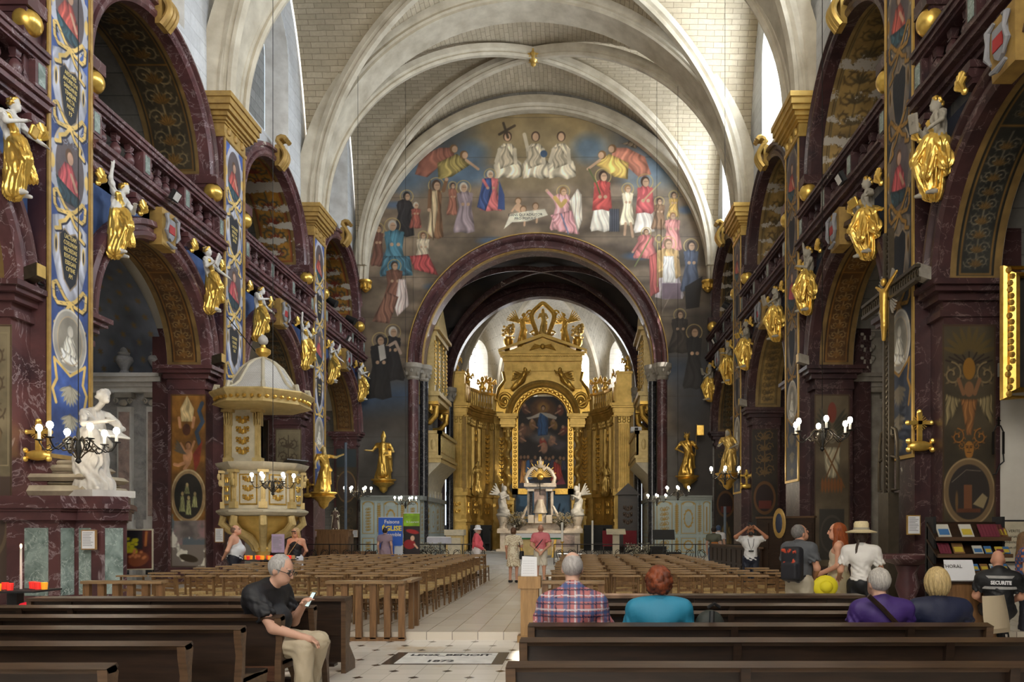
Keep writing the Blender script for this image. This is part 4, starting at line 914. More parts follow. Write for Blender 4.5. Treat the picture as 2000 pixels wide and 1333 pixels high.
# starry vault and altar wall of the first chapel on the left -------------------------------------------
p = Pic(9.0, 4.0, .03, H(112, 118, 132)); p.mottle(.7, .4, 2)
for i in range(22):
    for j in range(9):
        x = .3+i*.42+(j % 2)*.2; y = .25+j*.43
        for a in (0, PI/3, 2*PI/3): p.line([(x-.07*math.cos(a), y-.07*math.sin(a)), (x+.07*math.cos(a), y+.07*math.sin(a))], .026, H(142, 112, 62))
me = p.mesh('starry_vault', lambda u, v: LW(18.5-3.35*np.cos(PI*u/9), 1.8+v*.9, 5.35+3.3*np.sin(PI*u/9)), G['paint']); link('ceiling_chapel', me)['kind'] = 'structure'
p = Pic(7.4, 4.2, .03, H(116, 122, 136)); p.mottle(.7, .35, 5)
for i in range(18):
    for j in range(10):
        x = .2+i*.42+(j % 2)*.2; y = .2+j*.43
        for a in (0, PI/3, 2*PI/3): p.line([(x-.07*math.cos(a), y-.07*math.sin(a)), (x+.07*math.cos(a), y+.07*math.sin(a))], .026, H(150, 120, 68))
me = p.mesh('starry_lunette', lambda u, v: (-10.3-1.6-u*.48, 21.85+0*u, 5.4+v), G['paint']); link('wall_chapel', me)['kind'] = 'structure'
# the great mural round the chancel arch ------------------------------------------------------------------
def mural():
    ox, oy = 700, 1000; p = Pic(692, 790, 1.12, H(112, 94, 74)); X = p.x+ox; Yv = oy-p.y
    def T(*q): return [(x-ox, oy-y) for x, y in q]
    p.mottle(160, .5, 1); p.mottle(50, .35, 2); p.fk = .4
    g = lambda x, y, rx, ry, c, a=.9, rot=0: p.ell(x-ox, oy-y, rx, ry, c, rot, a, e=min(rx, ry)*.9)
    blue = H(62, 92, 132)
    p.put(np.clip((330-Yv)/60, 0, 1)*(np.abs(X-1045) > 60), H(66, 86, 112), .8)
    g(1045, 245, 150, 60, H(150, 120, 66), 1); g(1045, 300, 120, 80, H(142, 122, 84), .8); g(860, 260, 60, 30, H(54, 62, 70), .7); g(790, 340, 50, 40, H(70, 104, 138), .8); g(900, 340, 60, 22, H(78, 112, 146), .9); g(920, 300, 30, 24, H(70, 102, 134), .8); g(1300, 330, 60, 45, H(96, 128, 158), .9); g(1150, 290, 30, 26, H(74, 106, 136), .8); g(1240, 350, 30, 40, H(120, 140, 156), .6); g(1300, 390, 50, 40, H(150, 136, 112), .6)
    rr = np.random.RandomState(3)
    for i in range(85):   # banks of cloud
        x, y = rr.uniform(720, 1370), rr.uniform(360, 720); k = .9+.35*rr.rand(); a_, b_ = rr.uniform(16, 42), rr.uniform(8, 15); g(x, y+b_*.8, a_*1.1, b_, tuple(np.array(H(84, 70, 60))), .55); g(x, y, a_, b_, tuple(np.array(H(134, 114, 92))*k), .75)
    for x, y, rx in ((770, 400, 22), (960, 470, 26), (1245, 500, 26), (740, 500, 14), (850, 560, 20), (1340, 410, 14)): g(x, y, rx, 7, blue, .8)
    p.put(np.clip((Yv-690)/60, 0, 1)*(X < 1045), H(66, 62, 60), .8); p.put(np.clip(1-np.abs(Yv-775+.1*(X-760))/45, 0, 1), H(44, 76, 118), .85); p.put(np.clip((Yv-835)/25, 0, 1), H(92, 88, 84), .95); p.put(np.clip((X-1300)/60, 0, 1)*np.clip((Yv-560)/60, 0, 1), H(46, 40, 38), .8)
    g(1345, 760, 40, 60, H(52, 64, 86), .5)
    for i in range(10): y = 230+i*78; p.line([(0, oy-y), (692, oy-y+2)], 1.2, H(60, 52, 44), .5)
    sk = H(196, 150, 112); hr = H(72, 50, 36)
    def fig(x, yt, yb, w, robe, head=None, mant=None, halo=1, hair=hr, arm=None, lean=0, hem=None, alb=None, hw=1.0):
        h = yb-yt; r = max(5.5, min(9, h*.085))*hw; hx, hy = (x+lean, yt+r) if head is None else head
        if halo: p.ell(hx-ox, oy-hy, r*1.7, r*1.7, H(186, 156, 84), ringw=1.6)
        k_ = 1 if int(x) % 2 else -1; e_ = lambda u, v: (x+k_*w*u, v)
        pts = T(*[e_(u, yt+q*r) for u, q in ((-.36, 3.2), (-.3, 2.4), (-.12, 1.8), (.12, 1.8), (.3, 2.3), (.38, 3.4))], e_(.3, yb-h*.52), e_(.42, yb-h*.3), e_(.56, yb-h*.06), e_(.5, yb), e_(.2, yb-h*.02), e_(-.1, yb+h*.01), e_(-.46, yb-h*.03), e_(-.4, yb-h*.25), e_(-.3, yb-h*.5))
        if alb: p.poly(pts, alb, fold=(w*.25, .16)); p.poly(T((x-w*.36, yt+2.7*r), (x-w*.14, yt+1.8*r), (x+w*.14, yt+1.8*r), (x+w*.36, yt+2.7*r), (x+w*.46, yb-h*.4), (x+w*.3, yb-h*.34), (x, yb-h*.37), (x-w*.46, yb-h*.35)), robe, fold=(w*.35, .2))
        else: p.poly(pts, robe, fold=(w*.3, .2))
        if mant: p.poly(T((x-w*.3, yt+2.2*r), (x+w*.05, yt+1.9*r), (x+w*.1, yt+h*.5), (x-w*.2, yb), (x-w*.58, yb-h*.1)), mant, fold=(w*.22, .22))
        p.ell(hx-ox, oy-hy+1, r*.95, r*1.15, hair); p.ell(hx-ox+lean*.1+r*.15, oy-hy-r*.15, r*.68, r*.92, sk)
        p.line(T((hx-r*.2, hy-r*.1), (hx+r*.6, hy-r*.1)), 1.1, H(70, 46, 36), .6)
        for a in (arm or [((x-w*.3, yt+2.6*r), (x-w*.1, yt+h*.42)), ((x+w*.3, yt+2.6*r), (x+w*.15, yt+h*.42))]): p.line(T(*a), r*.8, robe); p.ell(a[-1][0]-ox, oy-a[-1][1], r*.4, r*.4, sk)
    wh = H(196, 180, 148); red = H(188, 62, 58); pk_ = H(196, 128, 122)
    for x in (991, 1046, 1096):
        p.poly(T((x-19, 290), (x-8, 280), (x+8, 280), (x+18, 291), (x+16, 308), (x+27, 318), (x+29, 344), (x+12, 350), (x-6, 345), (x-24, 349), (x-27, 322), (x-17, 308)), wh, fold=(14, .26)); p.poly(T((x-20, 290), (x-2, 284), (x+18, 318), (x-14, 330)), H(168, 152, 122), fold=(9, .2))
        p.ell(x-ox, oy-266, 8.5, 10, hr); p.ell(x-ox, oy-267, 6, 8, sk); p.line(T((x+14, 292), (x+16, 318)), 7, wh); p.line(T((x-15, 292), (x-22, 262 if x > 1030 and x < 1060 else 315)), 7, wh)
    p.line(T((975, 262), (1005, 245)), 5, H(70, 56, 40)); p.line(T((983, 240), (992, 268)), 5, H(70, 56, 40)); p.ell(1062-ox, oy-300, 7, 7, H(52, 78, 110))
    for sg, bx, c, c2 in ((1, 862, H(150, 84, 66), H(150, 130, 62)), (-1, 1220, H(196, 112, 86), H(206, 164, 70))):
        p.poly(T((bx-sg*52, 340), (bx-sg*40, 306), (bx-sg*4, 288), (bx+sg*22, 288), (bx+sg*26, 306), (bx-sg*2, 322), (bx-sg*28, 346)), c, fold=(16, .16), ang=1.2); p.poly(T((bx-sg*8, 318), (bx+sg*30, 300), (bx+sg*58, 320), (bx+sg*20, 345), (bx-sg*6, 350)), c2, fold=(12, .25), ang=.9); p.poly(T((bx-sg*22, 290), (bx-sg*40, 266), (bx+sg*6, 280)), H(110, 92, 70), fold=(7, .3))
        for dx, dy in ((24, 290), (44, 302)): p.ell(bx+sg*dx-ox, oy-dy, 8, 8.5, H(120, 82, 44)); p.ell(bx+sg*(dx+2)-ox, oy-dy-1, 5.5, 6.5, sk)
        p.line(T((bx+sg*48, 312), (bx+sg*72, 330)), 5, sk)
    fig(957, 334, 412, 44, H(204, 92, 92), mant=H(48, 70, 128), hair=H(210, 196, 170)); p.poly(T((975, 352), (985, 380), (986, 410), (972, 408)), H(48, 70, 128))
    fig(790, 376, 462, 42, H(42, 40, 44), hair=H(36, 32, 30), lean=4, arm=[((800, 400), (816, 418))]); fig(812, 396, 446, 24, H(160, 74, 60), halo=0, hair=H(190, 180, 160))
    fig(852, 353, 466, 30, H(126, 84, 52), mant=H(196, 168, 122), arm=[((840, 372), (838, 410)), ((866, 372), (872, 350))]); p.line(T((840, 352), (846, 468)), 1.6, H(80, 58, 36)); fig(884, 358, 420, 22, H(160, 92, 70), hw=.9); fig(908, 358, 455, 42, H(142, 122, 130), hair=H(214, 200, 176), lean=-3)
    fig(738, 440, 520, 26, H(112, 66, 52)); fig(770, 432, 540, 52, H(58, 120, 146), hair=H(176, 168, 156), lean=-4); p.poly(T((748, 500), (800, 500), (806, 538), (742, 540)), H(52, 104, 128), fold=(10, .25)); fig(826, 455, 520, 34, H(196, 178, 146), hair=H(116, 76, 44)); p.poly(T((800, 500), (836, 496), (856, 538), (808, 526)), H(196, 62, 64), fold=(9, .25))
    fig(770, 512, 600, 44, H(122, 74, 56), hair=H(60, 46, 36)); p.poly(T((778, 545), (792, 545), (799, 596), (776, 618), (770, 600)), H(214, 188, 180), fold=(6, .2)); p.poly(T((755, 570), (778, 580), (760, 632), (726, 628)), H(126, 80, 62), fold=(8, .25))
    fig(765, 640, 744, 46, H(30, 28, 32), hair=H(206, 200, 190), lean=2); p.line(T((752, 680), (772, 668), (782, 690)), 6, H(180, 150, 130)); fig(742, 656, 780, 50, H(26, 26, 30), hair=H(40, 38, 40)); p.poly(T((738, 676), (750, 672), (754, 700), (742, 706)), H(206, 200, 188))
    for x, y in ((1012, 392), (1022, 408), (1046, 402)): p.ell(x-ox, oy-y, 6.5, 7, H(116, 80, 46)); p.ell(x-ox, oy-y-1, 5, 5.5, sk); p.ell(x-ox, oy-y-13, 7, 8, sk); p.line(T((x-5, y+10), (x-12, y+20)), 4, sk); p.line(T((x+3, y+20), (x+2, y+32)), 4, sk)
    p.poly(T((984, 447), (996, 418), (1030, 412), (1064, 408), (1070, 420), (1030, 432), (1000, 434)), H(222, 214, 186), fold=(22, .06)); 
    fig(1098, 364, 450, 44, H(204, 138, 140), head=(1100, 374), hair=H(140, 96, 50), arm=[((1086, 392), (1068, 372))]); p.poly(T((1075, 420), (1118, 410), (1132, 458), (1090, 452)), H(196, 126, 130), fold=(9, .22)); p.poly(T((1112, 392), (1128, 368), (1136, 380), (1137, 430), (1128, 455), (1120, 420)), H(206, 192, 170), fold=(7, .18)); p.line(T((1084, 386), (1096, 402), (1104, 392)), 8, H(190, 150, 70)); p.line(T((1096, 418), (1110, 456)), 2.5, H(90, 110, 150))
    fig(1176, 335, 452, 42, red, alb=H(218, 208, 188), hair=H(60, 42, 32), lean=2); p.line(T((1150, 330), (1166, 360), (1172, 378)), 3, H(84, 96, 50)); p.rect(1191-ox, 1209-ox, oy-452, oy-408, H(70, 76, 92), .9)
    for i in range(5): p.line(T((1191+i*4.5, 408), (1191+i*4.5, 452)), 1, H(30, 34, 44))
    fig(1226, 362, 440, 28, H(222, 204, 164), hair=H(150, 108, 60)); p.line(T((1222, 436), (1220, 458)), 5, sk); p.line(T((1232, 436), (1236, 462)), 5, sk); fig(1260, 346, 455, 40, H(196, 74, 76), alb=H(214, 200, 184), hair=H(70, 48, 36)); p.line(T((1256, 392), (1290, 356)), 2.5, H(170, 150, 96))
    fig(1288, 388, 448, 30, H(128, 92, 62)); fig(1316, 376, 424, 24, H(190, 146, 62)); fig(1314, 416, 490, 40, H(204, 120, 112), hair=H(150, 100, 56)); fig(1262, 448, 505, 46, H(204, 104, 100), hair=H(110, 76, 44), arm=[((1250, 470), (1236, 492))]); p.line(T((1240, 520), (1272, 462)), 2.5, H(120, 128, 70))
    fig(1305, 468, 584, 56, H(206, 160, 92), alb=H(206, 190, 196), hair=H(120, 90, 62)); p.poly(T((1296, 500), (1316, 500), (1320, 552), (1294, 552)), H(228, 222, 212), fold=(5, .15)); p.poly(T((1268, 500), (1284, 492), (1288, 570), (1270, 580)), H(186, 78, 74), fold=(7, .2)); p.rect(1293-ox, 1330-ox, oy-584, oy-553, H(128, 104, 120)); p.line(T((1284, 470), (1284, 560)), 2, H(200, 170, 90)); p.ell(1287-ox, oy-466, 6, 7, H(200, 170, 90), ringw=2)
    fig(1350, 472, 570, 38, H(66, 78, 104), hair=H(60, 46, 38)); fig(1328, 608, 690, 44, H(52, 44, 40)); fig(1356, 640, 760, 40, H(34, 32, 34)); p.poly(T((1338, 560), (1372, 540), (1366, 600), (1340, 604)), H(34, 28, 26))
    p.mottle(24, .2, 7); p.mottle(400, .25, 9); g_ = p.c.mean(-1, keepdims=True); p.c = (g_+(p.c-g_)*.74)*.98+np.array(H(96, 82, 66))*.1
    s = 1490/35.4; ux = lambda u: (u+ox-VX)/s; uz = lambda v: EYE+(VY-(oy-v))/s
    xx = ux(p.x); zz = uz(p.y); k = ~((np.hypot(xx-XC, np.maximum(zz-AZ, 0)) < 5.95) & (zz > 0)); k &= ~((np.abs(xx-XC) < 5.95) & (zz < AZ)); k &= (np.hypot(xx-XC, (zz-13.0)*.99) < 7.98) | (zz < 13.0); p.keep = k
    me = p.mesh('mural', lambda u, v: (ux(u), EY+.03+0*u, uz(v)), G['paint'])
    t = tag(link('mural', me), 'huge mural of saints and the Trinity in clouds above the chancel arch', 'mural')
    text('banner_text', 'DANS QUI ADIUTOR\nPRO POPULIS', .17, G['text'], t, Matrix.Translation((ux(1026-ox), EY+.026, uz(oy-423))) @ Matrix.Rotation(.1, 4, 'Y') @ Matrix.Rotation(PI/2, 4, 'X') @ Matrix.Rotation(.12, 4, 'Z'), .001)
mural()
# ================================================================ galleries, consoles, shields and the gilt figures of the nave walls
BA = ['nearest', 'second', 'third', 'farthest']
def wallgroup(P, side, k, s0, s1):
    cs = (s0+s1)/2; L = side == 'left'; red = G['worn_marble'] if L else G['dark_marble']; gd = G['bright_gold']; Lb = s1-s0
    base = lambda s, d, z: Vector(P(s, d, z))
    def part(mb, name, m, t, smooth=35): return mb.build(name, m, t, smooth)
    t = thing('gallery_balustrade', 'red marbled gallery balustrade over the %s arch of the %s wall' % (BA[k], side), 'balustrade', group=None)
    mb = MB(P); mb.box(s0, s1, -.06, .42, 10.3, 10.4); mb.box(s0, s1, -.1, .42, 10.4, 10.47); mb.box(s0, s1, -.06, .4, 10.47, 10.51); mb.box(s0, s1, .0, .36, 10.24, 10.3); part(mb, 'handrail', red, t)
    mb = MB(P)
    for a, b_, e in ((9.2, 9.3, .1), (9.3, 9.4, .02), (9.4, 9.52, -.1), (9.52, 9.58, -.16), (9.58, 9.68, -.06), (9.68, 9.74, .0)): mb.box(s0, s1, e, .5, a, b_)
    part(mb, 'base_cornice', red, t)
    ped = [s0+.16, s0+Lb*.345, s0+Lb*.655, s1-.16]
    for q in ped:
        w = .16; o = part(MB(P).box(q-w, q+w, -.02, .36, 9.74, 10.24), 'pedestal', red, t); part(MB(P).box(q-.09, q+.09, -.03, .02, 9.8, 10.2), 'green_panel', G['green_marble'], o)
    for (a, b_), n in zip(zip(ped, ped[1:]), (3, 4, 3)):
        for i in range(n):
            q = a+.16+(b_-a-.32)*(i+.5)/n; mb = MB(P); r = .105
            mb.box(q-r, q+r, .06, .27, 9.74, 9.79); mb.lathe([(.07, 9.79), (.1, 9.83), (.12, 9.9), (.1, 9.98), (.055, 10.05), (.05, 10.07)], (q, .165, 0), 10)
            mb.box(q-.07, q+.07, .1, .23, 10.06, 10.09); mb.lathe([(.05, 10.09), (.09, 10.14), (.1, 10.2), (.105, 10.24)], (q, .165, 0), 4, rot=PI/4); part(mb, 'baluster', red, t)
    for i, q in enumerate((s0+.22, cs-1.15, cs+1.15, s1-.22)):
        kk = thing('gilt_shell_console', '%s red console with a gilt shell under the %s gallery of the %s wall' % (('near', 'second', 'third', 'far')[i], BA[k], side), 'console', base(q, .2, 9.2))
        p0 = Vector(P(0, 0, 0)); PP = lambda a, b_, c, q=q: tuple(Vector(P(q+a, .2+b_, 9.2+c))-base(q, .2, 9.2))
        mb = MB(PP); mb.box(-.17, .17, -.2, .16, -.12, 0); mb.box(-.13, .13, -.14, .16, -.36, -.12, .0); mb.tube([(-.14, -.12, -.18), (.14, -.12, -.18)], .1, 10); part(mb, 'console_block', red, kk)
        mb = MB(PP)
        for j in range(7):
            a = PI*(.08+.84*j/6); mb.tube([(0, -.2, -.42), (.09*math.cos(a), -.29, -.36+.1*math.sin(a)), (.17*math.cos(a), -.27, -.32+.2*math.sin(a))], [.03, .045, .03], 6)
        mb.ball((0, -.2, -.42), .06, 8); part(mb, 'gilt_shell', gd, kk)
    t = thing('coat_of_arms', 'gilt keystone with a painted coat of arms above the %s arch of the %s wall' % (BA[k], side), 'coat of arms', base(cs, .1, 8.35))
    PP = lambda a, b_, c: tuple(Vector(P(cs+a, .1+b_, 8.35+c))-base(cs, .1, 8.35))
    part(MB(PP).prism([(-.3, -.12, .05), (.3, -.12, .05), (.36, -.16, .92), (-.36, -.16, .92)], (0, .3, 0)), 'gilt_keystone', G['ochre'], t)
    sh = [(-.17, .75), (.17, .75), (.18, .5), (.1, .3), (0, .22), (-.1, .3), (-.18, .5)]
    part(MB(PP).prism([(a, -.2, c) for a, c in sh], (0, .07, 0)), 'shield', mat('shield_grey', (.3, .3, .32), .5) if 'shield_grey' not in MATS else MATS['shield_grey'], t)
    part(MB(PP).box(-.13, .13, -.215, -.19, .4, .6), 'shield_field', mat('shield_red', (.45, .03, .03), .5) if 'shield_red' not in MATS else MATS['shield_red'], t)
    mb = MB(PP)
    for sg in (-1, 1): mb.tube([(sg*.12, -.2, .85), (sg*.26, -.22, .78), (sg*.22, -.24, .6), (sg*.28, -.22, .4), (sg*.16, -.22, .24)], [.03, .055, .035, .05, .02], 7)
    mb.tube([(-.2, -.2, .14), (0, -.22, .08), (.2, -.2, .14)], [.03, .05, .03], 7); part(mb, 'scroll_mantling', MATS['shield_grey'], t)
    t = thing('gilt_volute', 'gilt volute keystone on the upper arch of the %s bay of the %s wall' % (BA[k], side), 'ornament', base(cs, .1, ZUP+RUP))
    PP = lambda a, b_, c: tuple(Vector(P(cs+a, .1+b_, ZUP+RUP+c))-base(cs, .1, ZUP+RUP))
    mb = MB(PP)
    for a in (-.14, 0, .14):
        pts = [(a, -.02-.2*math.sin(t_*PI)*(1), -.15+.75*t_) for t_ in [i/8 for i in range(9)]]
        pts += [(a, -.02+.15*math.sin(x)-.1, .6+.12-.12*math.cos(x)) for x in (.6, 1.4, 2.2, 3.0, 3.8, 4.6)]; mb.tube(pts, .085, 7)
    mb.box(-.2, .2, -.06, .1, -.15, .55); part(mb, 'volute', G['ochre'] if L else G['old_gold'], t)
    for i, q in enumerate((s0+.27, s1-.27)):
        t = thing('gilt_ball', 'gilt ball finial at the %s end of the %s gallery rail, %s wall' % (('near', 'far')[i], BA[k], side), 'ball finial', base(q, .16, 10.51))
        part(MB().lathe([(.12, 0), (.12, .06), (.06, .12), (.05, .2)], (0, 0, 0), 10), 'foot', G['ochre'], t); part(MB().ball((0, 0, .41), .245, 20), 'ball', gd, t)
for side, P in (('left', LW), ('right', RW)):
    for k, (a, b_) in enumerate(BAYS): wallgroup(P, side, k, a, b_)
# gilt and white figures seated on the arches ------------------------------------------------------------
def spandrel(i):
    ar = [[((-.2, -.02, 1.38), (-.34, -.1, 1.16), (-.22, -.3, 1.3)), ((.2, -.02, 1.38), (.36, -.1, 1.2), (.42, -.3, 1.05))], [((-.2, 0, 1.38), (-.36, -.02, 1.6), (-.38, -.06, 1.86)), ((.2, -.02, 1.38), (.3, -.16, 1.14), (.12, -.3, 1.2))],
          [((-.2, -.02, 1.38), (-.32, -.16, 1.18), (-.08, -.3, 1.28)), ((.2, -.02, 1.38), (.4, -.06, 1.22), (.52, -.2, 1.12))]][i]
    def ex(f):
        if i == 0: f.box((-.2, -.36, 1.34), (.13, .025, .17), 1, .01, (.3, .2, .2))
        if i == 2: f.box((.1, -.36, 1.16), (.14, .03, .1), 0, .01, (.4, 0, .3)); f.cap((.16, .1, 1.0), (.5, .12, .8), .07, .03, 0, fold=(4, .015, 3))
        f.cap((0, -.14, .95), (-.1, -.32, .62), .14, .1, 0, fold=(7, .026, 2)); f.cap((-.1, -.32, .62), (-.06, -.12, .1), .1, .1, 0, fold=(6, .024, 1)); f.cap((.05, -.1, .9), (.14, -.24, .35), .11, .09, 0, fold=(6, .024, 2)); f.cap((.1, .02, 1.0), (.3, .04, .5), .09, .12, 0, fold=(6, .03, 2))
    return robe_figure(.018, head=((-.07, -.02, 1.62), (.08, -.06, 1.6), (.1, -.04, 1.63))[i], arms=ar, fold=.024, hair='curls', top=1, hem=.16, nf=9, extra=ex, sway=(.08, -.06, .05)[i])
spm = [spandrel(i).mesh('gilt_figure', [G['bright_gold'], G['white_pl'], G['gold']]) for i in range(3)]
G['darkened_flesh'] = mat('darkened_white_pigment', (.42, .38, .31), .7, 0, sc=6)  # white pigment darkened to give the right-hand figures their shade
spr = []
for m_ in spm: c = m_.copy(); c.materials[1] = G['darkened_flesh']; spr.append(c)
POSE = ['holding a tablet', 'with a raised arm', 'holding a book']
n = 0
for side, P, ms in (('left', LW, spm), ('right', RW, spr)):
    for k, (s0, s1) in enumerate(BAYS):
        cs = (s0+s1)/2
        for j, sg in enumerate((-1, 1)):
            if k == 0 and j == 0: continue
            i = (k+j*2+(side == 'right')) % 3; s = cs+sg*2.12; z = ZLO+1.42
            loc = Vector(P(s, -.02, z)); rz = PI/2 if side == 'left' else -PI/2
            o = link('gilt_figure', ms[i]); o.location = loc; o.rotation_euler = (0, (-.1*sg if side == 'left' else .1*sg), rz); o.scale = (.97,)*3
            tag(o, 'gilt allegorical figure %s on the %s shoulder of the %s %s arch' % (POSE[i], ('near', 'far')[j], BA[k], side), 'statue')
# floodlights and loudspeakers ---------------------------------------------------------------------------
def flood(P, s, d, z, lab, m):
    t = thing('floodlight', lab, 'floodlight', P(s, d, z)); sg = 1 if P is LW else -1
    MB().box(-.03, .06, -.14, .14, -.12, .12).build('housing', G['black'], t); MB().box(.061*sg if sg > 0 else -.065, .065*sg if sg > 0 else -.061, -.115, .115, -.095, .095).build('lamp_face', m, t)
    MB().bar((-.1*sg, 0, -.1), (0, 0, 0), .03).build('bracket', G['black'], t)
    t.rotation_euler = (0, .5*sg, 0)
for P, s, lab in ((LW, 18.3, 'white square floodlight on the ledge above the nearest left arch'), (LW, 32.0, 'white square floodlight on the ledge of the farthest left gallery'), (RW, 17.4, 'white square floodlight below the rail over the second right arch'), (RW, 32.4, 'white square floodlight on the farthest right gallery')): flood(P, s, -.28, 9.6, lab, G['white_pl'])
for P, s, lab in ((LW, 31.0, 'black spotlight standing on the farthest left gallery rail'), (LW, 33.6, 'black spotlight by the far end of the farthest left gallery'), (RW, 31.6, 'black spotlight on the farthest right gallery rail')):
    t = thing('stage_spotlight', lab, 'spotlight', P(s, .1, 10.51)); MB().bar((0, 0, 0), (0, 0, .2), .05).build('bracket', G['black'], t); MB().tube([(-.18, 0, .42), (.2, 0, .22)], [.13, .16], 12).build('lamp_body', G['black'], t)
for P, k, lab in ((LW, 0, 'loudspeaker box over the pier cornice at the edge of the nearest left arch'), (LW, 1, 'loudspeaker box over the pier cornice above the pulpit'), (RW, 0, 'wooden loudspeaker box over the cornice beside the big crucifix'), (RW, 1, 'wooden loudspeaker box over the cornice behind the hanging chandelier'), (RW, 2, 'wooden loudspeaker box over the cornice of the third right pier')):
    s = BAYS[k][1]-.32; t = thing('loudspeaker', lab, 'loudspeaker', P(s, .06, 6.09)); sg = 1 if P is LW else -1; t.scale = (.8, .8, .8)
    MB().prism([(-.28*sg, -.1, 0), (.3*sg, -.25, .12), (.3*sg, -.25, .42), (-.28*sg, -.1, .3)], (0, .3, 0)).build('speaker_box', G['bronze'] if sg > 0 else G['grey_stone'], t)
    MB().prism([(.301*sg, -.24, .13), (.301*sg, .04, .13), (.301*sg, .04, .41), (.301*sg, -.24, .41)], (.01*sg, 0, 0)).build('grille', G['old_gold'], t); MB().bar((0, .2, .1), (0, .4, .1), .04).build('bracket', G['iron'], t)
for x, sg in ((XC-7.9, 1), (XC+7.85, -1)):   # gilt corbels under the wall rib
    t = MB().lathe([(.05, -.45), (.16, -.36), (.2, -.2), (.26, -.05), (.3, 0), (.3, .08)], (x, 35.1, 12.95), 12)
    for q in range(8): t.ball((x+.2*math.cos(q*PI/4), 35.1+.2*math.sin(q*PI/4), 12.78), (.08, .08, .14), 6)
    struct(t, 'corbel', G['gold'])
t = MB(); bx = (XLf+xrf(32.4))/2; t.lathe([(.03, -.5), (.12, -.42), (.1, -.34), (.22, -.2), (.28, -.05), (.3, .1)], (bx, 32.4, 21.75), 12)
for q in range(8): t.ball((bx+.24*math.cos(q*PI/4), 32.4+.24*math.sin(q*PI/4), 21.65), (.1, .1, .15), 6)
struct(t, 'ceiling_boss', G['old_gold'])
# ================================================================ the gilded choir
OG, GO = G['old_gold'], G['gold']
AXC, YA = -2.2, 45.2
ax = lambda px: (px-VX)*YA/FPX
az = lambda py: EYE+(VY-py)*YA/FPX
def relief(mb, a0, a1, b, c0, c1, seed=0, r=.03, f=None):
    """carved scrollwork standing proud of a panel in the (a, c) plane at depth b"""
    R = random.Random(seed); ca = (a0+a1)/2; w = (a1-a0)/2; c = c0+w*.5
    while c < c1-w*.3:
        mb.ball((ca, b, c), (w*.28, r*1.3, w*.34), 8)
        for sg in (-1, 1):
            pts = [(ca+sg*w*(.15+.5*t)*1.0+sg*w*.22*math.cos(4.2*t+.4), b-r*.5, c+w*(.9*t-.2)+w*.3*math.sin(4.2*t)) for t in [i/7 for i in range(8)]]
            mb.tube(pts, [r*(1.2-.09*i) for i in range(8)], 6); mb.ball(pts[-1], (r*1.7, r*1.3, r*1.7), 6); mb.ball((ca+sg*w*.62, b, c+w*.1), (w*.2, r, w*.12), 6)
        c += w*R.uniform(1.15, 1.35)
def pillar(mb, F, a, w, b, c0, c1, fl=5):
    """fluted pilaster in wall coordinates"""
    mb.box(a-w/2-.05, a+w/2+.05, b-.06, b+.15, c0, c0+.18); mb.box(a-w/2, a+w/2, b, b+.15, c0+.18, c1-.45)
    for i in range(fl): x = a-w/2+w*(i+.5)/fl; mb.tube([(x, b, c0+.25), (x, b, c1-.5)], w/fl*.4, 6)
    mb.box(a-w/2-.02, a+w/2+.02, b-.02, b+.15, c1-.45, c1-.4); mb.box(a-w/2-.02, a+w/2+.02, b-.03, b+.15, c1-.4, c1-.08, 0)
    for i in range(3):
        for j in range(2): mb.ball((a-w*.42+w*.42*i, b-.06-.03*j, c1-.34+.17*j), (w*.17, .05, .1), 6)
    mb.box(a-w/2-.08, a+w/2+.08, b-.1, b+.15, c1-.08, c1)
PLAN = [(-5.15, 42.15), (-4.1, 42.15), (-4.02, 43.3), (-3.6, 44.4), (-2.95, 45.25), (-2.05, 45.6)]
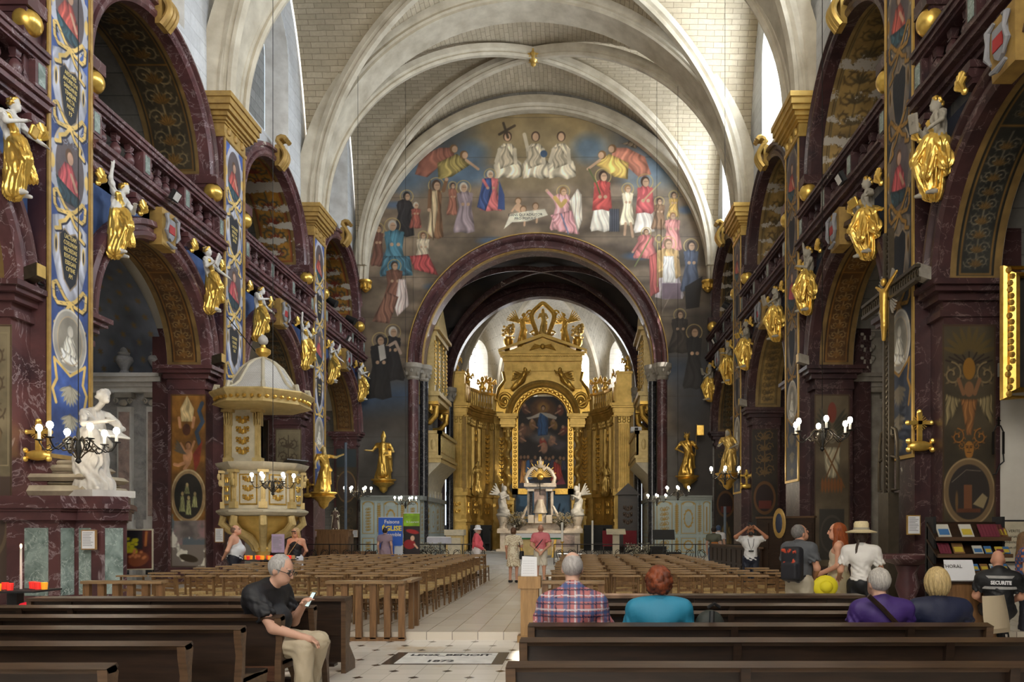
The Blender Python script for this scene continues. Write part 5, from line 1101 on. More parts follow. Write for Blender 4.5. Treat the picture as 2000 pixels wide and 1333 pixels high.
def woodwork(sg, name, lab):
    t = thing('gilded_choir_panelling', lab, 'panelling', (AXC, 0, 0))
    segs = []
    for (x0, y0), (x1, y1) in zip(PLAN, PLAN[1:]): segs.append((x0, y0, x1, y1, math.hypot(x1-x0, y1-y0)))
    def fr(i):
        x0, y0, x1, y1, L = segs[i]; ux, uy = (x1-x0)/L, (y1-y0)/L; nx, ny = -uy, ux
        return (lambda a, b, c: (x0+ux*a+nx*b, y0+uy*a+ny*b, c)), L
    lo, pd, ob, en, at_ = MB(), MB(), MB(), MB(), MB(); rel = MB(); fl = MB()
    for i in range(5):
        F0, L = fr(i); F = lambda a, b, c, F0=F0: F0(a, b, c)
        def put(dst, src): dst.add([F(*v) for v in src.v], src.f)
        q = MB(); q.box(0, L, 0, .5, CHF, 2.0); q.box(-.04, L+.04, -.06, .5, 2.0, 2.15); q.box(L*.15, L*.85, -.03, 0, CHF+.4, 1.8); put(lo, q)
        q = MB(); q.box(0, L, .02, .5, 2.15, 3.5); q.box(-.05, L+.05, -.1, .5, 3.45, 3.65); q.box(L*.12, L*.88, -.01, .03, 2.4, 3.3); put(pd, q)
        q = MB(); relief(q, L*.22, L*.78, -.01, 2.4, 3.3, i, .035); put(rel, q)
        q = MB(); q.box(0, L, .05, .5, 3.65, 7.9); put(ob, q)
        q = MB()
        if i == 0: pillar(q, F, L*.5, .62, -.05, 3.65, 7.9, 6)
        else:
            for a in ((.22, L-.22) if L > .95 else (L/2,)): pillar(q, F, a, .3, -.04, 3.65, 7.9, 4)
        put(fl, q)
        q = MB()
        for e, z0, z1 in ((.0, 7.9, 8.05), (.04, 8.05, 8.15), (.06, 8.15, 8.3), (.16, 8.3, 8.4), (.24, 8.4, 8.55)): q.box(-e*.6, L+e*.6, -e-.05, .5, z0, z1)
        for j in range(int(L/.14)): q.box(.03+j*.14, .1+j*.14, -.2, 0, 8.28, 8.4)
        put(en, q)
        q = MB()
        if i == 0: q.box(.1, L-.1, 0, .6, 8.55, 10.2); q.box(.04, L-.04, -.06, .6, 10.2, 10.32)
        elif i in (1, 4): q.box(0, L, 0, .3, 8.55, 9.65); q.box(L*.2, L*.8, -.03, 0, 8.75, 9.5)
        else:
            q.box(0, L, 0, .25, 8.55, 8.7); q.box(0, L, 0, .25, 9.5, 9.65)
            for j in range(5): q.lathe([(.05, 8.7), (.08, 8.85), (.1, 8.98), (.05, 9.1), (.07, 9.2), (.05, 9.3), (.08, 9.5)], (L*(j+.5)/5, .12, 0), 8)
        put(at_, q)
        q = MB()
        if i in (3, 4): relief(q, L*.3, L*.7, .0, 4.2, 7.2, 9+i, .05)
        if i == 2: relief(q, L*.25, L*.75, .03, 6.6, 7.4, 19, .04)
        put(rel, q)
    lo.build('dado', OG, t); pd.build('pedestal_zone', OG, t); ob.build('wall_field', G['ochre'], t); fl.build('fluted_pilaster_order', OG, t); en.build('entablature', OG, t); at_.build('attic_balustrade', OG, t); rel.build('carved_relief', GO, t)
    if sg > 0: t.scale = (-1, 1, 1)
    return t
woodwork(-1, 'l', 'gilded carved panelling curving round the north side of the apse'); woodwork(1, 'r', 'gilded carved panelling curving round the south side of the apse')
# dark choir stalls below the panelling
for sg, lab in ((-1, 'row of black choir stalls left of the marble high altar'), (1, 'row of black choir stalls right of the marble high altar')):
    t = thing('choir_stall', lab, 'choir stalls', (AXC+sg*4.0, 43.0, CHF)); mb = MB()
    for i in range(6): a = -1.6+.55*i; mb.box(a, a+.06, -.5, .3, 0, 1.15); mb.ball((a+.03, -.45, 1.2), (.05, .1, .08), 8)
    mb.build('stall_divider', G['black'], t); MB().box(-1.6, 1.2, .2, .3, 0, 1.45).build('backrest', G['black'], t); MB().box(-1.6, 1.2, -.4, .25, .4, .46).build('seat', G['black'], t)
# the altarpiece ---------------------------------------------------------------------------------
t = thing('high_altarpiece', 'huge gilded altarpiece with twisted columns and pediment in the apse', 'altarpiece', (AXC, YA, 0))
mb = MB(); mb.box(-2.55, 2.55, .1, 1.2, CHF, 2.2); mb.box(-2.6, 2.6, .02, 1.2, 2.2, 2.35)
for sg in (-1, 1): mb.box(sg*2.1-.4, sg*2.1+.4, -.25, .4, 2.0, 3.3); mb.box(sg*2.1-.45, sg*2.1+.45, -.3, .4, 3.3, 3.42)
mb.build('predella', OG, t); MB().box(-1.6, 1.6, .06, .2, 2.0, 4.0).build('blue_field', mat('blue_altar_field', (.03, .1, .2), .5), t)
for sg in (-1, 1):
    mb = MB(); n = 60; vs = []; fs = []
    for j in range(n+1):
        z = 3.55+3.5*j/n; a = j/n*7*PI*sg; ox, oy = .06*math.cos(a), .06*math.sin(a)
        for i in range(12): th = 2*PI*i/12; r = .185+.03*math.cos(th-a); vs.append((sg*2.05+ox+r*math.cos(th), -.02+oy+r*math.sin(th), z))
    fs = [(j*12+i, j*12+(i+1) % 12, (j+1)*12+(i+1) % 12, (j+1)*12+i) for j in range(n) for i in range(12)]; mb.add(vs, fs)
    mb.lathe([(.3, 3.42), (.3, 3.5), (.22, 3.55)], (sg*2.05, -.02, 0), 14); mb.lathe([(.19, 7.05), (.22, 7.15), (.2, 7.25), (.3, 7.5), (.32, 7.6)], (sg*2.05, -.02, 0), 12)
    for q in range(8): mb.ball((sg*2.05+.24*math.cos(q*PI/4), -.02+.24*math.sin(q*PI/4), 7.4), (.06, .06, .1), 6)
    mb.build('twisted_column', OG, t)
    mb = MB()
    for e, z0, z1 in ((0, 7.6, 7.75), (.05, 7.75, 7.95), (.02, 7.95, 8.1), (.12, 8.1, 8.2), (.2, 8.2, 8.38)): mb.box(sg*2.05-.42-e, sg*2.05+.42+e, -.38-e, .5, z0, z1)
    mb.build('entablature_block', OG, t)
    mb = MB()   # volute beside the arch
    pts = [(sg*(2.5-.1*math.sin(0)), -.1, 10.6)]
    for i in range(40): u = i/39; a = -PI/2-u*3.6*PI; r = .62*(1-u*.86); pts.append((sg*(2.28+r*math.cos(a)*.8+(0)), -.1, 9.15+r*math.sin(a)))
    mb.tube([(sg*2.35, -.1, 10.9), (sg*2.25, -.1, 10.4), (sg*2.62, -.1, 9.9), (sg*2.78, -.1, 9.3)]+[(x, y, z) for x, y, z in pts[4:]], .1, 8); mb.prism([(sg*1.75, -.02, 8.4), (sg*2.8, -.02, 8.4), (sg*2.7, -.02, 9.7), (sg*2.2, -.02, 10.5), (sg*1.75, -.02, 10.9)], (0, .3, 0)); mb.build('volute', GO, t)
    mb = MB(); relief(mb, sg*2.05-.3, sg*2.05+.3, -.28, 2.4, 3.25, 3, .04); mb.build('carved_relief', GO, t)
Z0, ZS = az(955), az(818)
hw = 1.47
def ring_rect(mb, w0, w1, b0, b1): mb.prism([(-w1, b0, Z0-(w1-hw)), (-w0, b0, Z0-(w1-hw)), (-w0, b0, ZS), (-w1, b0, ZS)], (0, b1-b0, 0)); mb.prism([(w0, b0, Z0-(w1-hw)), (w1, b0, Z0-(w1-hw)), (w1, b0, ZS), (w0, b0, ZS)], (0, b1-b0, 0))
mb = MB(); ring_rect(mb, hw, hw+.34, -.12, .2); mb.ring(0, ZS, hw, [(0, .2), (0, -.06), (.05, -.12), (.12, -.12), (.16, -.06), (.24, -.14), (.34, -.14), (.34, .2)], n=40); mb.box(-hw-.34, -hw*.5, -.12, .2, Z0-.34, Z0); mb.box(hw*.5, hw+.34, -.12, .2, Z0-.34, Z0); mb.box(-hw*.5, hw*.5, -.1, .2, Z0-.12, Z0)
for i in range(16):
    for sg in (-1, 1): mb.ball((sg*(hw+.17), -.13, Z0+.1+(ZS-Z0)*i/16), (.1, .06, .1), 6)
for i in range(19): a = PI*i/18; mb.ball(((hw+.2)*math.cos(a), -.13, ZS+(hw+.2)*math.sin(a)), (.12, .07, .12), 6)
mb.build('picture_frame', GO, t)
mb = MB(); mb.ring(0, ZS, hw+.34, [(0, .2), (0, -.22), (.08, -.3), (.2, -.24), (.3, -.34), (.42, -.3), (.42, .2)], n=40); mb.build('arch_moulding', OG, t)
mb = MB(); mb.archwall(-2.3, 2.3, 8.4, 11.55, 0, hw+.5, ZS, .0); mb.box(-2.3, 2.3, -.1, .6, 10.95, 11.55)
for sg in (-1, 1): mb.box(sg*2.05-.25, sg*2.05+.25, -.14, .4, 9.9, 11.55)
mb.build('attic_field', OG, t)
mb = MB()
for e, z0, z1 in ((.05, 11.5, 11.65), (.02, 11.65, 11.8), (.16, 11.8, 11.9), (.26, 11.9, 12.02)): mb.box(-2.3-e, 2.3+e, -.25-e, .6, z0, z1)
for i in range(36): mb.box(-2.3+i*.13, -2.23+i*.13, -.4, -.2, 11.76, 11.86)
for sg in (-1, 1): mb.prism([(0, -.48, 12.9), (0, -.48, 13.1), (sg*2.6, -.48, 12.16), (sg*2.6, -.48, 12.02)], (0, 1.0, 0))
mb.prism([(-2.3, -.2, 12.02), (2.3, -.2, 12.02), (0, -.2, 12.9)], (0, .5, 0)); mb.build('pediment', OG, t)
mb = MB(); mb.ball((0, -.34, 12.35), (.14, .12, .16), 10)
for sg in (-1, 1):
    for i in range(5): mb.tube([(sg*.1, -.3, 12.36), (sg*(.5+.07*i), -.3, 12.5-.09*i)], [.05, .03], 6)
mb.build('cherub_head', GO, t)
# painted canvas
p = Pic(2*hw, az(775)-Z0, .028, H(44, 36, 34)); p.mottle(.8, .6, 3); gx = lambda x: (x-1015)/93*2*hw; gy = lambda y: (955-y)/180*p.h
for x, y, rx, ry, c in ((1062, 800, 26, 22, H(112, 76, 46)), (1062, 796, 10, 9, H(190, 140, 70)), (1030, 842, 16, 12, H(118, 88, 70)), (1062, 855, 24, 10, H(130, 126, 128)), (1090, 870, 18, 10, H(90, 84, 92)), (1050, 948, 40, 10, H(46, 56, 84))): p.ell(gx(x), gy(y), rx*.03, ry*.03, c, 0, .8, e=.25)
P2 = lambda *q: [(gx(x), gy(y)) for x, y in q]
p.poly(P2((1055, 808), (1068, 806), (1072, 824), (1070, 850), (1052, 852), (1050, 830)), H(44, 76, 118), fold=(.2, .2)); p.poly(P2((1056, 806), (1074, 808), (1088, 815), (1086, 820), (1070, 816)), H(190, 182, 170)); p.poly(P2((1056, 806), (1040, 814), (1030, 816), (1034, 820), (1054, 815)), H(190, 180, 168))
p.ell(gx(1062), gy(797), .13, .16, H(70, 48, 36)); p.ell(gx(1062), gy(798), .09, .12, H(206, 164, 130))
R_ = random.Random(5)
for x, y, c in ((1042, 830, H(150, 110, 70)), (1082, 830, H(158, 118, 66)), (1062, 866, H(176, 70, 56)), (1024, 838, H(128, 90, 70)), (1078, 862, H(160, 120, 100)), (1028, 800, H(110, 70, 56)), (1094, 802, H(120, 64, 50)), (1100, 842, H(126, 66, 50)), (1064, 876, H(190, 140, 116)), (1020, 856, H(120, 90, 74))):
    p.ell(gx(x), gy(y), .2, .32, c, R_.uniform(-.6, .6), .9, e=.08); p.ell(gx(x-1), gy(y-8), .085, .1, H(180, 138, 108)); p.line(P2((x, y), (x+R_.choice((-9, 9)), y+6)), .09, H(176, 130, 104))
for i in range(13):
    x = 1020+i*6.7; y = 898+R_.uniform(-5, 5); p.poly(P2((x-5, y+22), (x-4, y+3), (x+4, y+3), (x+6, y+22)), R_.choice((H(84, 50, 40), H(64, 62, 80), H(104, 84, 54), H(60, 44, 38))), fold=(.12, .2)); p.ell(gx(x), gy(y-1), .085, .11, H(160, 120, 92))
p.poly(P2((1024, 940), (1026, 902), (1036, 898), (1042, 936)), H(56, 92, 140), fold=(.15, .2)); p.poly(P2((1018, 944), (1022, 900), (1030, 900), (1028, 944)), H(160, 112, 60), fold=(.15, .2)); p.poly(P2((1076, 940), (1082, 902), (1094, 908), (1100, 938)), H(170, 60, 50), fold=(.15, .2)); p.poly(P2((1084, 948), (1098, 930), (1104, 946)), H(150, 70, 84))
p.mottle(.3, .2, 6); p.keep = (p.y < ZS-Z0) | (np.hypot(p.x-hw, p.y-(ZS-Z0)) < hw)
link('painted_canvas', p.mesh('painted_canvas', lambda u, v: (u-hw, .02+0*u, v+Z0), mat('x_', (1, 1, 1)) if 0 else G['paint']), t)['label'] = 'dark painting of a robed figure rising over a crowd'
# gilt figures of the altarpiece, each a statue of its own
cher = Sculpt(.03, .04); cher.cap((0, 0, .35), (0, 0, .62), .13, .12, 0); cher.ell((0, -.02, .88), (.12, .13, .14), 0)
for sg in (-1, 1): cher.chain([(sg*.08, 0, .36), (sg*.1, -.08, .2), (sg*.12, .02, .03)], [.09, .07, .05], 0); cher.chain([(sg*.13, 0, .66), (sg*.24, -.06, .56 if sg < 0 else .86), (sg*.3, -.16, .62 if sg < 0 else 1.04)], [.055, .05, .04], 0); cher.chain([(sg*.06, .1, .6), (sg*.3, .16, .85), (sg*.36, .18, .6)], [.05, .06, .03], 0)
cher.cap((-.12, -.06, .4), (.16, .06, .3), .08, .07, 0, fold=(4, .015, 2)); chm = cher.mesh('gilt_cherub', GO)
def stat(me, lab, cat, loc, rz=0, sc=1.0, mir=False, name=None, ry=0, group=None):
    o = link(name or me.name, me); o.location = loc; o.rotation_euler = (0, ry, rz); o.scale = ((-sc if mir else sc), sc, sc); return tag(o, lab, cat, group)
for px, py, Y, lab, m in ((889, 736, 42.6, 'gilt cherub on the tall pedestal at the left end of the apse panelling', 0), (905, 754, 43.4, 'pair-standing gilt cherub, left one of two on the low left pedestal', 0), (913, 755, 43.6, 'pair-standing gilt cherub, right one of two on the low left pedestal', 1), (942, 770, 45.3, 'cherub at the left window, its wings dark against the light', 0), (957, 772, 45.4, 'cherub beside the left window, nearest the altarpiece', 1),
                          (1163, 770, 45.4, 'dark cherub against the right window, nearest the altarpiece', 0), (1182, 770, 45.3, 'cherub just right of the right apse window', 1), (1207, 752, 43.5, 'gilt cherub on the low pedestal by the far right window', 1), (1226, 736, 42.6, 'gilt cherub on the tall pedestal at the right end of the apse panelling', 0)):
    c = at(px, py, Y); c.z = 10.32 if Y < 43 else (9.65 if Y > 43.2 else 9.7); stat(chm, lab, 'statue', c, 0, .98, m, 'gilt_cherub')
ang = robe_figure(.035, head=(.04, -.1, 1.66), wings=True, fold=.02, arms=[((-.2, -.02, 1.38), (-.34, -.2, 1.2), (-.3, -.45, 1.35)), ((.2, -.02, 1.38), (.4, -.1, 1.4), (.58, -.16, 1.55))]).mesh('gilt_angel', [GO, GO, GO])
c = at(1020, 683, YA); c.z = 12.45; stat(ang, 'winged gilt angel on the left slope of the altarpiece pediment', 'statue', (c.x, YA, c.z), .5, 1.08); c = at(1104, 683, YA); stat(ang, 'winged gilt angel on the right slope of the altarpiece pediment', 'statue', (c.x, YA, 12.45), -.5, 1.08, True)
lie = Sculpt(.035, .05); lie.cap((-.7, 0, .1), (.1, 0, .32), .13, .2, 0, fold=(5, .025, 3)); lie.cap((.1, 0, .32), (.42, -.05, .55), .18, .15, 0); lie.ell((.55, -.08, .72), (.12, .13, .14), 0); lie.chain([(.4, -.12, .55), (.62, -.25, .42), (.8, -.2, .5)], [.07, .055, .045], 0)
for i in range(5): lie.cap((.3, .1, .5), (-.05-.12*i, .18, 1.0-.1*i), .06, .03, 0, .02)
lim = lie.mesh('reclining_angel', GO)
for sg in (-1, 1): stat(lim, 'reclining gilt angel on the %s side of the altarpiece arch' % ('left' if sg < 0 else 'right'), 'statue', (AXC+sg*1.15, YA-.35, 10.12), 0, .95, sg > 0, ry=-.5*-sg)
t = thing('gilt_cartouche', 'gilt cartouche framing a standing figure at the very top of the altarpiece', 'cartouche', (AXC, YA-.1, 12.85)); mb = MB(); pts = []
for i in range(41): a = 2*PI*i/40; pts.append(((.58+.1*math.cos(3*a))*math.sin(a), 0, 1.05-(.95+.06*math.cos(4*a))*math.cos(a)))
mb.tube(pts[:-1], .1, 8, True); mb.tube([(x*1.2, .03, 1.05+(z-1.05)*1.12) for x, y, z in pts[:-1]], .06, 8, True)
for sg in (-1, 1): mb.tube([(sg*(.75+.2*math.cos(a)*(1-a/9)), -.02, 1.5+.2*math.sin(a)*(1-a/9)) for a in [i*.5 for i in range(14)]], .06, 6); mb.tube([(sg*(.55+.18*math.cos(a)*(1-a/9)), -.02, .3+.18*math.sin(a)*(1-a/9)) for a in [i*.5 for i in range(14)]], .06, 6)
mb.build('cartouche_frame', GO, t); robe_figure(.035, fold=.016, hair='veil', vox=.035) if 0 else link('niche_figure', robe_figure(.035, hair='veil', fold=.015).mesh('niche_figure', [OG, OG, OG]), t, (0, .05, .22)).__setattr__('scale', (.9, .9, .9))
for sg, lab in ((-1, 'gilt vase of flowers at the left corner of the altarpiece pediment'), (1, 'gilt vase of flowers at the right corner of the altarpiece pediment')):
    t = thing('gilt_vase', lab, 'vase', (AXC+sg*2.05, YA, 12.05)); MB().lathe([(.22, 0), (.2, .1), (.1, .18), (.12, .3), (.28, .5), (.3, .75), (.2, .85), (.26, .92)], n=14).build('vase_body', GO, t); mb = MB(); R_ = random.Random(2)
    for i in range(26): mb.ball((R_.uniform(-.32, .32), R_.uniform(-.25, .25), R_.uniform(.92, 1.65)), R_.uniform(.07, .13), 6)
    mb.build('gilt_flowers', OG, t)
ns = robe_figure(.03, hair='curls', beard=True, fold=.022).mesh('niche_statue', [OG, OG, OG])
for x, y, rz, lab in ((925, 972, .7, 'gilt robed statue in the niche left of the altarpiece'), (1199, 972, -.7, 'gilt robed statue in the niche right of the altarpiece'), (896, 965, .6, 'gilt statue between the front pilasters of the left apse panelling'), (1216, 965, -.6, 'gilt statue between the front pilasters of the right apse panelling')):
    Y = 43.4 if 900 < x < 1210 else 43.0; c = at(x, y, Y); sx_ = c.x-AXC; c.z = 3.66; c.x = AXC+math.copysign(min(abs(sx_), 3.62), sx_); c.y = Y; stat(ns, lab, 'statue', c, rz, 1.02 if Y > 43.2 else .95)
# marble high altar with its tabernacle ------------------------------------------------------------------
YH = 42.0
hx = lambda px: (px-VX)*YH/FPX; hz = lambda py: EYE+(VY-py)*YH/FPX; HC = hx(1055)
CM, PM = G['cream_marble'], G['pink_marble']
t = thing('marble_high_altar', 'cream and pink marble high altar with an aedicule tabernacle', 'altar', (HC, YH, CHF))
mb = MB(); mb.box(-2.4, 2.4, -.3, .9, 0, .12); mb.box(-2.2, 2.2, -.1, .9, .12, 1.0); mb.box(-2.35, 2.35, -.25, .9, 1.0, 1.14); mb.box(-2.0, 2.0, .35, .9, 1.14, 1.55); mb.build('altar_base', CM, t); MB().box(-1.9, 1.9, -.13, -.1, .25, .9).build('altar_front', PM, t)
for sg in (-1, 1):
    mb = MB(); mb.box(sg*2.05-.3, sg*2.05+.3, -.15, .5, 1.14, 1.25); mb.lathe([(.26, 1.25), (.2, 1.4), (.28, 1.7), (.34, 1.85), (.36, 1.95)], (sg*2.05, .2, 0), 12); mb.build('angel_plinth', CM, t)
    mb = MB(); mb.lathe([(.1, 2.0), (.09, 2.1), (.08, 3.15), (.11, 3.25), (.12, 3.3)], (sg*.5, -.05, 0), 12); mb.build('dark_column', G['black_marble'], t)
    mb = MB(); mb.box(sg*.5-.16, sg*.5+.16, -.2, .4, 1.55, 2.0); mb.box(sg*.5-.18, sg*.5+.18, -.25, .4, 3.3, 3.42); mb.box(sg*.62-.1, sg*.62+.1, .1, .3, 2.0, 3.3); mb.tube([(sg*.72, .1, 3.75), (sg*.8, .1, 4.05), (sg*.62, .1, 4.4), (sg*.35, .1, 4.62), (sg*.16, .1, 4.5)], [.12, .1, .12, .09, .12], 8); mb.tube([(sg*.78, .1, 1.6), (sg*1.05, .1, 1.75), (sg*.85, .1, 2.2), (sg*.7, .1, 2.5)], [.12, .12, .08, .06], 8); mb.build('aedicule_side', CM, t)
mb = MB(); mb.box(-.8, .8, -.1, .4, 3.42, 3.55); mb.box(-.88, .88, -.16, .4, 3.55, 3.75); mb.box(-.3, .3, 0, .4, 1.55, 2.3); mb.lathe([(.42, 2.1), (.36, 2.3), (.2, 2.7), (.16, 2.85)], (0, .1, 0), 12); mb.lathe([(.2, 4.6), (.28, 4.7), (.12, 4.8), (.14, 4.95), (.05, 5.05), (.06, 5.15), (.01, 5.25)], (0, .1, 0), 12); mb.build('aedicule', CM, t)
MB().box(-.34, .34, .15, .3, 2.3, 3.42).build('niche', PM, t); MB().box(-.82, .82, -.12, -.1, 3.44, 3.52).build('dark_band', G['black_marble'], t); MB().box(-.1, .1, -.02, .02, 1.65, 2.05).build('tabernacle_door', GO, t)
mb = MB()
for i in range(17): a = PI*(.02+.96*i/16); mb.bar((.2*math.cos(a), .2, 4.1+.2*math.sin(a)), ((.75+.15*(i % 2))*math.cos(a), .2, 4.1+(.75+.15*(i % 2))*math.sin(a)), .05, .03)
mb.ball((0, .15, 4.1), (.18, .1, .18), 10); mb.build('gilt_rays', GO, t)
mb = MB(); mb.bar((0, -.3, 3.1), (0, -.3, 3.95), .05); mb.bar((-.3, -.3, 3.78), (.3, -.3, 3.78), .05); mb.build('altar_cross', G['iron'], t)
ka = Sculpt(.03, .05); ka.cap((0, 0, .35), (0, .1, .75), .22, .18, 0, fold=(6, .02, 2)); ka.cap((-.05, -.15, .15), (.1, .25, .2), .26, .2, 0, fold=(6, .025, 2)); ka.ell((0, 0, .05), (.38, .34, .14), 0); ka.cap((0, .08, .75), (0, 0, 1.1), .17, .14, 0); ka.ell((0, -.08, 1.35), (.12, .13, .15), 0); ka.cap((0, 0, 1.1), (0, -.05, 1.3), .07, .06, 0)
for sg in (-1, 1): ka.chain([(sg*.17, .02, 1.08), (sg*.24, -.12, .86), (sg*.05, -.3, 1.0)], [.08, .07, .05], 0); [ka.cap((sg*.08, .15, 1.05), (sg*(.25+.1*i), .3, 1.6-.13*i), .06, .04, 0, .02) for i in range(5)]
kam = ka.mesh('kneeling_angel', G['white_stone'])
stat(kam, 'white marble angel kneeling at the left end of the high altar', 'statue', (HC-2.05, YH+.2, CHF+1.95), .9, 1.12); stat(kam, 'white marble angel kneeling at the right end of the high altar', 'statue', (HC+2.05, YH+.2, CHF+1.95), -.9, 1.12, True)
def dried(name, lab, loc, w, h, n, seed, m):
    R = random.Random(seed); t = thing(name, lab, 'flowers', loc); mb = MB(); tb = MB()
    for i in range(n):
        a = R.uniform(0, 2*PI); r = R.uniform(.2, 1)*w; tip = (r*math.cos(a), r*math.sin(a)*.6, R.uniform(.35, 1)*h); mb.tube([(0, 0, 0), (tip[0]*.4, tip[1]*.4, tip[2]*.6), tip], [.008, .006, .004], 3)
        for j in range(4): tb.ball((tip[0]+R.uniform(-.07, .07), tip[1]+R.uniform(-.05, .05), tip[2]+R.uniform(-.09, .05)), R.uniform(.014, .032), 4)
    mb.build('dry_stems', G['bronze'], t); o = tb.build('seed_heads', m, t); o['kind'] = 'stuff'; MB().lathe([(.1, 0), (.13, .1), (.1, .2)], n=10).build('pot', G['bronze'], t)
DRY = mat('dried_flower', (.5, .45, .33), .8, var=.5, sc=20)
for px, lab in ((1010, 'brown dried flower spray left of the tabernacle on the high altar'), (1098, 'brown dried flower spray right of the tabernacle on the high altar')): dried('dried_flower_arrangement', lab, (hx(px), YH+.0, CHF+1.14), .75, 1.0, 130, int(px), DRY)
for px, Y, lab, w in ((835, 30.2, 'pale dried grasses on the floor before the left panelling', .9), (1258, 30.2, 'pale dried grasses beside the music stand at the right', .8)): c = at(px, 1080, Y); dried('dried_grass_arrangement', lab, (c.x, Y, CHF), w, .65, 120, int(px), mat('pale_grass_%d' % px, (.55, .52, .4), .8, var=.4, sc=20))
# free-standing altar with a white cloth
t = thing('altar_table', 'gilt-legged altar table under a white cloth with green hem', 'table', at(1050, 1034, 33.0)*1); t.location.z = CHF; mb = MB().box(-1.0, 1.0, -.35, .35, .95, 1.02); mb.build('table_top', G['light_oak'], t)
for x in (-.8, .8):
    for y in (-.25, .25): MB().bar((x*1.0, y, .95), (x*.82, y, 0), .09).build('leg', GO, t)
MB().box(-.62, .62, -.28, -.26, .1, .95).build('front_panel', G['pale_gold'], t)
t2 = thing('altar_cloth', 'white altar cloth with a green border on the altar table', 'tablecloth', t.location); mb = MB().box(-1.04, 1.04, -.4, .4, 1.021, 1.03); mb.box(-1.05, -1.035, -.4, .4, .45, 1.03); mb.box(1.035, 1.05, -.4, .4, .45, 1.03); mb.box(-1.04, 1.04, -.41, -.4, .82, 1.03); mb.build('cloth', G['paper'], t2); mb = MB().box(-1.04, 1.04, -.415, -.41, .79, .85); mb.box(-1.055, -1.05, -.4, .4, .45, .52); mb.box(1.05, 1.055, -.4, .4, .45, .52); mb.build('green_border', mat('green_cloth', (.02, .22, .07), .8), t2)
# iron communion rail, candles, lectern, ambo, chairs of the sanctuary
YR = 26.3
for x0, x1, lab in ((-9.4, -3.3, 'black scrolled iron communion rail across the left of the sanctuary step'), (-.9, 5.6, 'black scrolled iron communion rail across the right of the sanctuary step')):
    t = thing('communion_rail', lab, 'railing', (0, YR, CHF)); MB().box(x0, x1, -.03, .03, .68, .71).build('top_rail', G['iron'], t); MB().box(x0, x1, -.015, .015, .06, .08).build('bottom_rail', G['iron'], t); n = int((x1-x0)/.75); mb = MB()
    for i in range(n):
        a = x0+(x1-x0)*(i+.5)/n
        for sg in (-1, 1): mb.tube([(a+sg*(.03+.3*u+.08*math.cos(u*9)), 0, .12+.24*math.sin(u*PI)+.26*u*math.cos(u*5)**2) for u in [j/14 for j in range(15)]], .011, 5); mb.tube([(a+sg*(.17+.11*math.cos(2*PI*j/14)*(1-.03*j)), 0, .38+.13*math.sin(2*PI*j/14)) for j in range(15)], .011, 5)
    mb.build('scrollwork', G['iron'], t)
    for i in range(n+1): MB().box(x0+(x1-x0)*i/n-.015, x0+(x1-x0)*i/n+.015, -.015, .015, 0, .7).build('post', G['iron'], t)
def candlestick(px, Y, z0, hs, hc, lab, m=None):
    c = at(px, 1034, Y); t = thing('altar_candle', lab, 'candle', (c.x, Y, z0)); MB().lathe([(.13, 0), (.12, .03), (.03, .08), (.025, hs*.4), (.05, hs*.5), (.025, hs*.6), (.025, hs*.9), (.09, hs)], n=12).build('candlestick', m or GO, t); MB().lathe([(.045, hs), (.045, hs+hc), (.02, hs+hc+.01)], n=10).build('candle', G['candle_white'], t)
candlestick(1098, 29.0, CHF, .75, .72, 'tall white candle on a brass stick right of the altar table'); candlestick(1157, 34.0, CHF, .1, 1.5, 'tall paschal candle before the right choir stalls', G['bronze']); candlestick(1005, 36.0, CHF, .9, .5, 'white candle left of the altar behind the woman in the floral dress')
t = thing('ambo', 'small gilt and cream reading desk left of the sanctuary', 'lectern', (at(889, 1034, 33).x, 33.0, CHF)); MB().box(-.36, .36, -.25, .25, 0, .95).build('desk_body', G['pale_gold'], t); MB().box(-.42, .42, -.32, .32, .95, 1.2).build('desk_top', G['cream_wood'], t); MB().box(-.27, .27, -.27, -.25, .15, .85).build('front_panel', G['cream_wood'], t)
t = thing('lectern', 'slim cream lectern with a sloping top right of the altar', 'lectern', (at(1203, 1034, 32).x, 32.0, CHF)); MB().box(-.14, .14, -.1, .1, 0, 1.05).build('column', G['cream_wood'], t); MB().prism([(-.4, -.28, 1.0), (.4, -.28, 1.0), (.4, .25, 1.18), (-.4, .25, 1.18)], (0, 0, .05)).build('desk_top', G['cream_wood'], t)
t = thing('music_stand', 'black music stand before the painted panelling at the right', 'music stand', (at(1296, 1034, 29).x, 29.0, CHF)); MB().prism([(-.42, -.12, .82), (.42, -.12, .82), (.42, .08, 1.2), (-.42, .08, 1.2)], (0, .03, .0)).build('desk', G['black'], t); MB().bar((0, 0, 0), (0, 0, .95), .04).build('pole', G['black'], t); MB().box(-.25, .25, -.2, .2, 0, .03).build('foot', G['black'], t)
for px, Y, lab in ((1190, 36.5, 'red upholstered sanctuary chair behind the cream lectern'), (1231, 36.5, 'red sanctuary chair below the dark carved confessional')):
    t = thing('sanctuary_chair', lab, 'chair', (at(px, 1034, Y).x, Y, CHF)); RD = mat('red_velvet_%d' % px, (.2, .01, .02), .8); MB().box(-.32, .32, -.28, .28, .4, .5).build('seat', RD, t); MB().box(-.32, .32, .22, .3, .5, 1.15).build('backrest', RD, t)
    for x in (-.28, .28):
        for y in (-.24, .24): MB().box(x-.03, x+.03, y-.03, y+.03, 0, .4).build('leg', G['pew'], t)
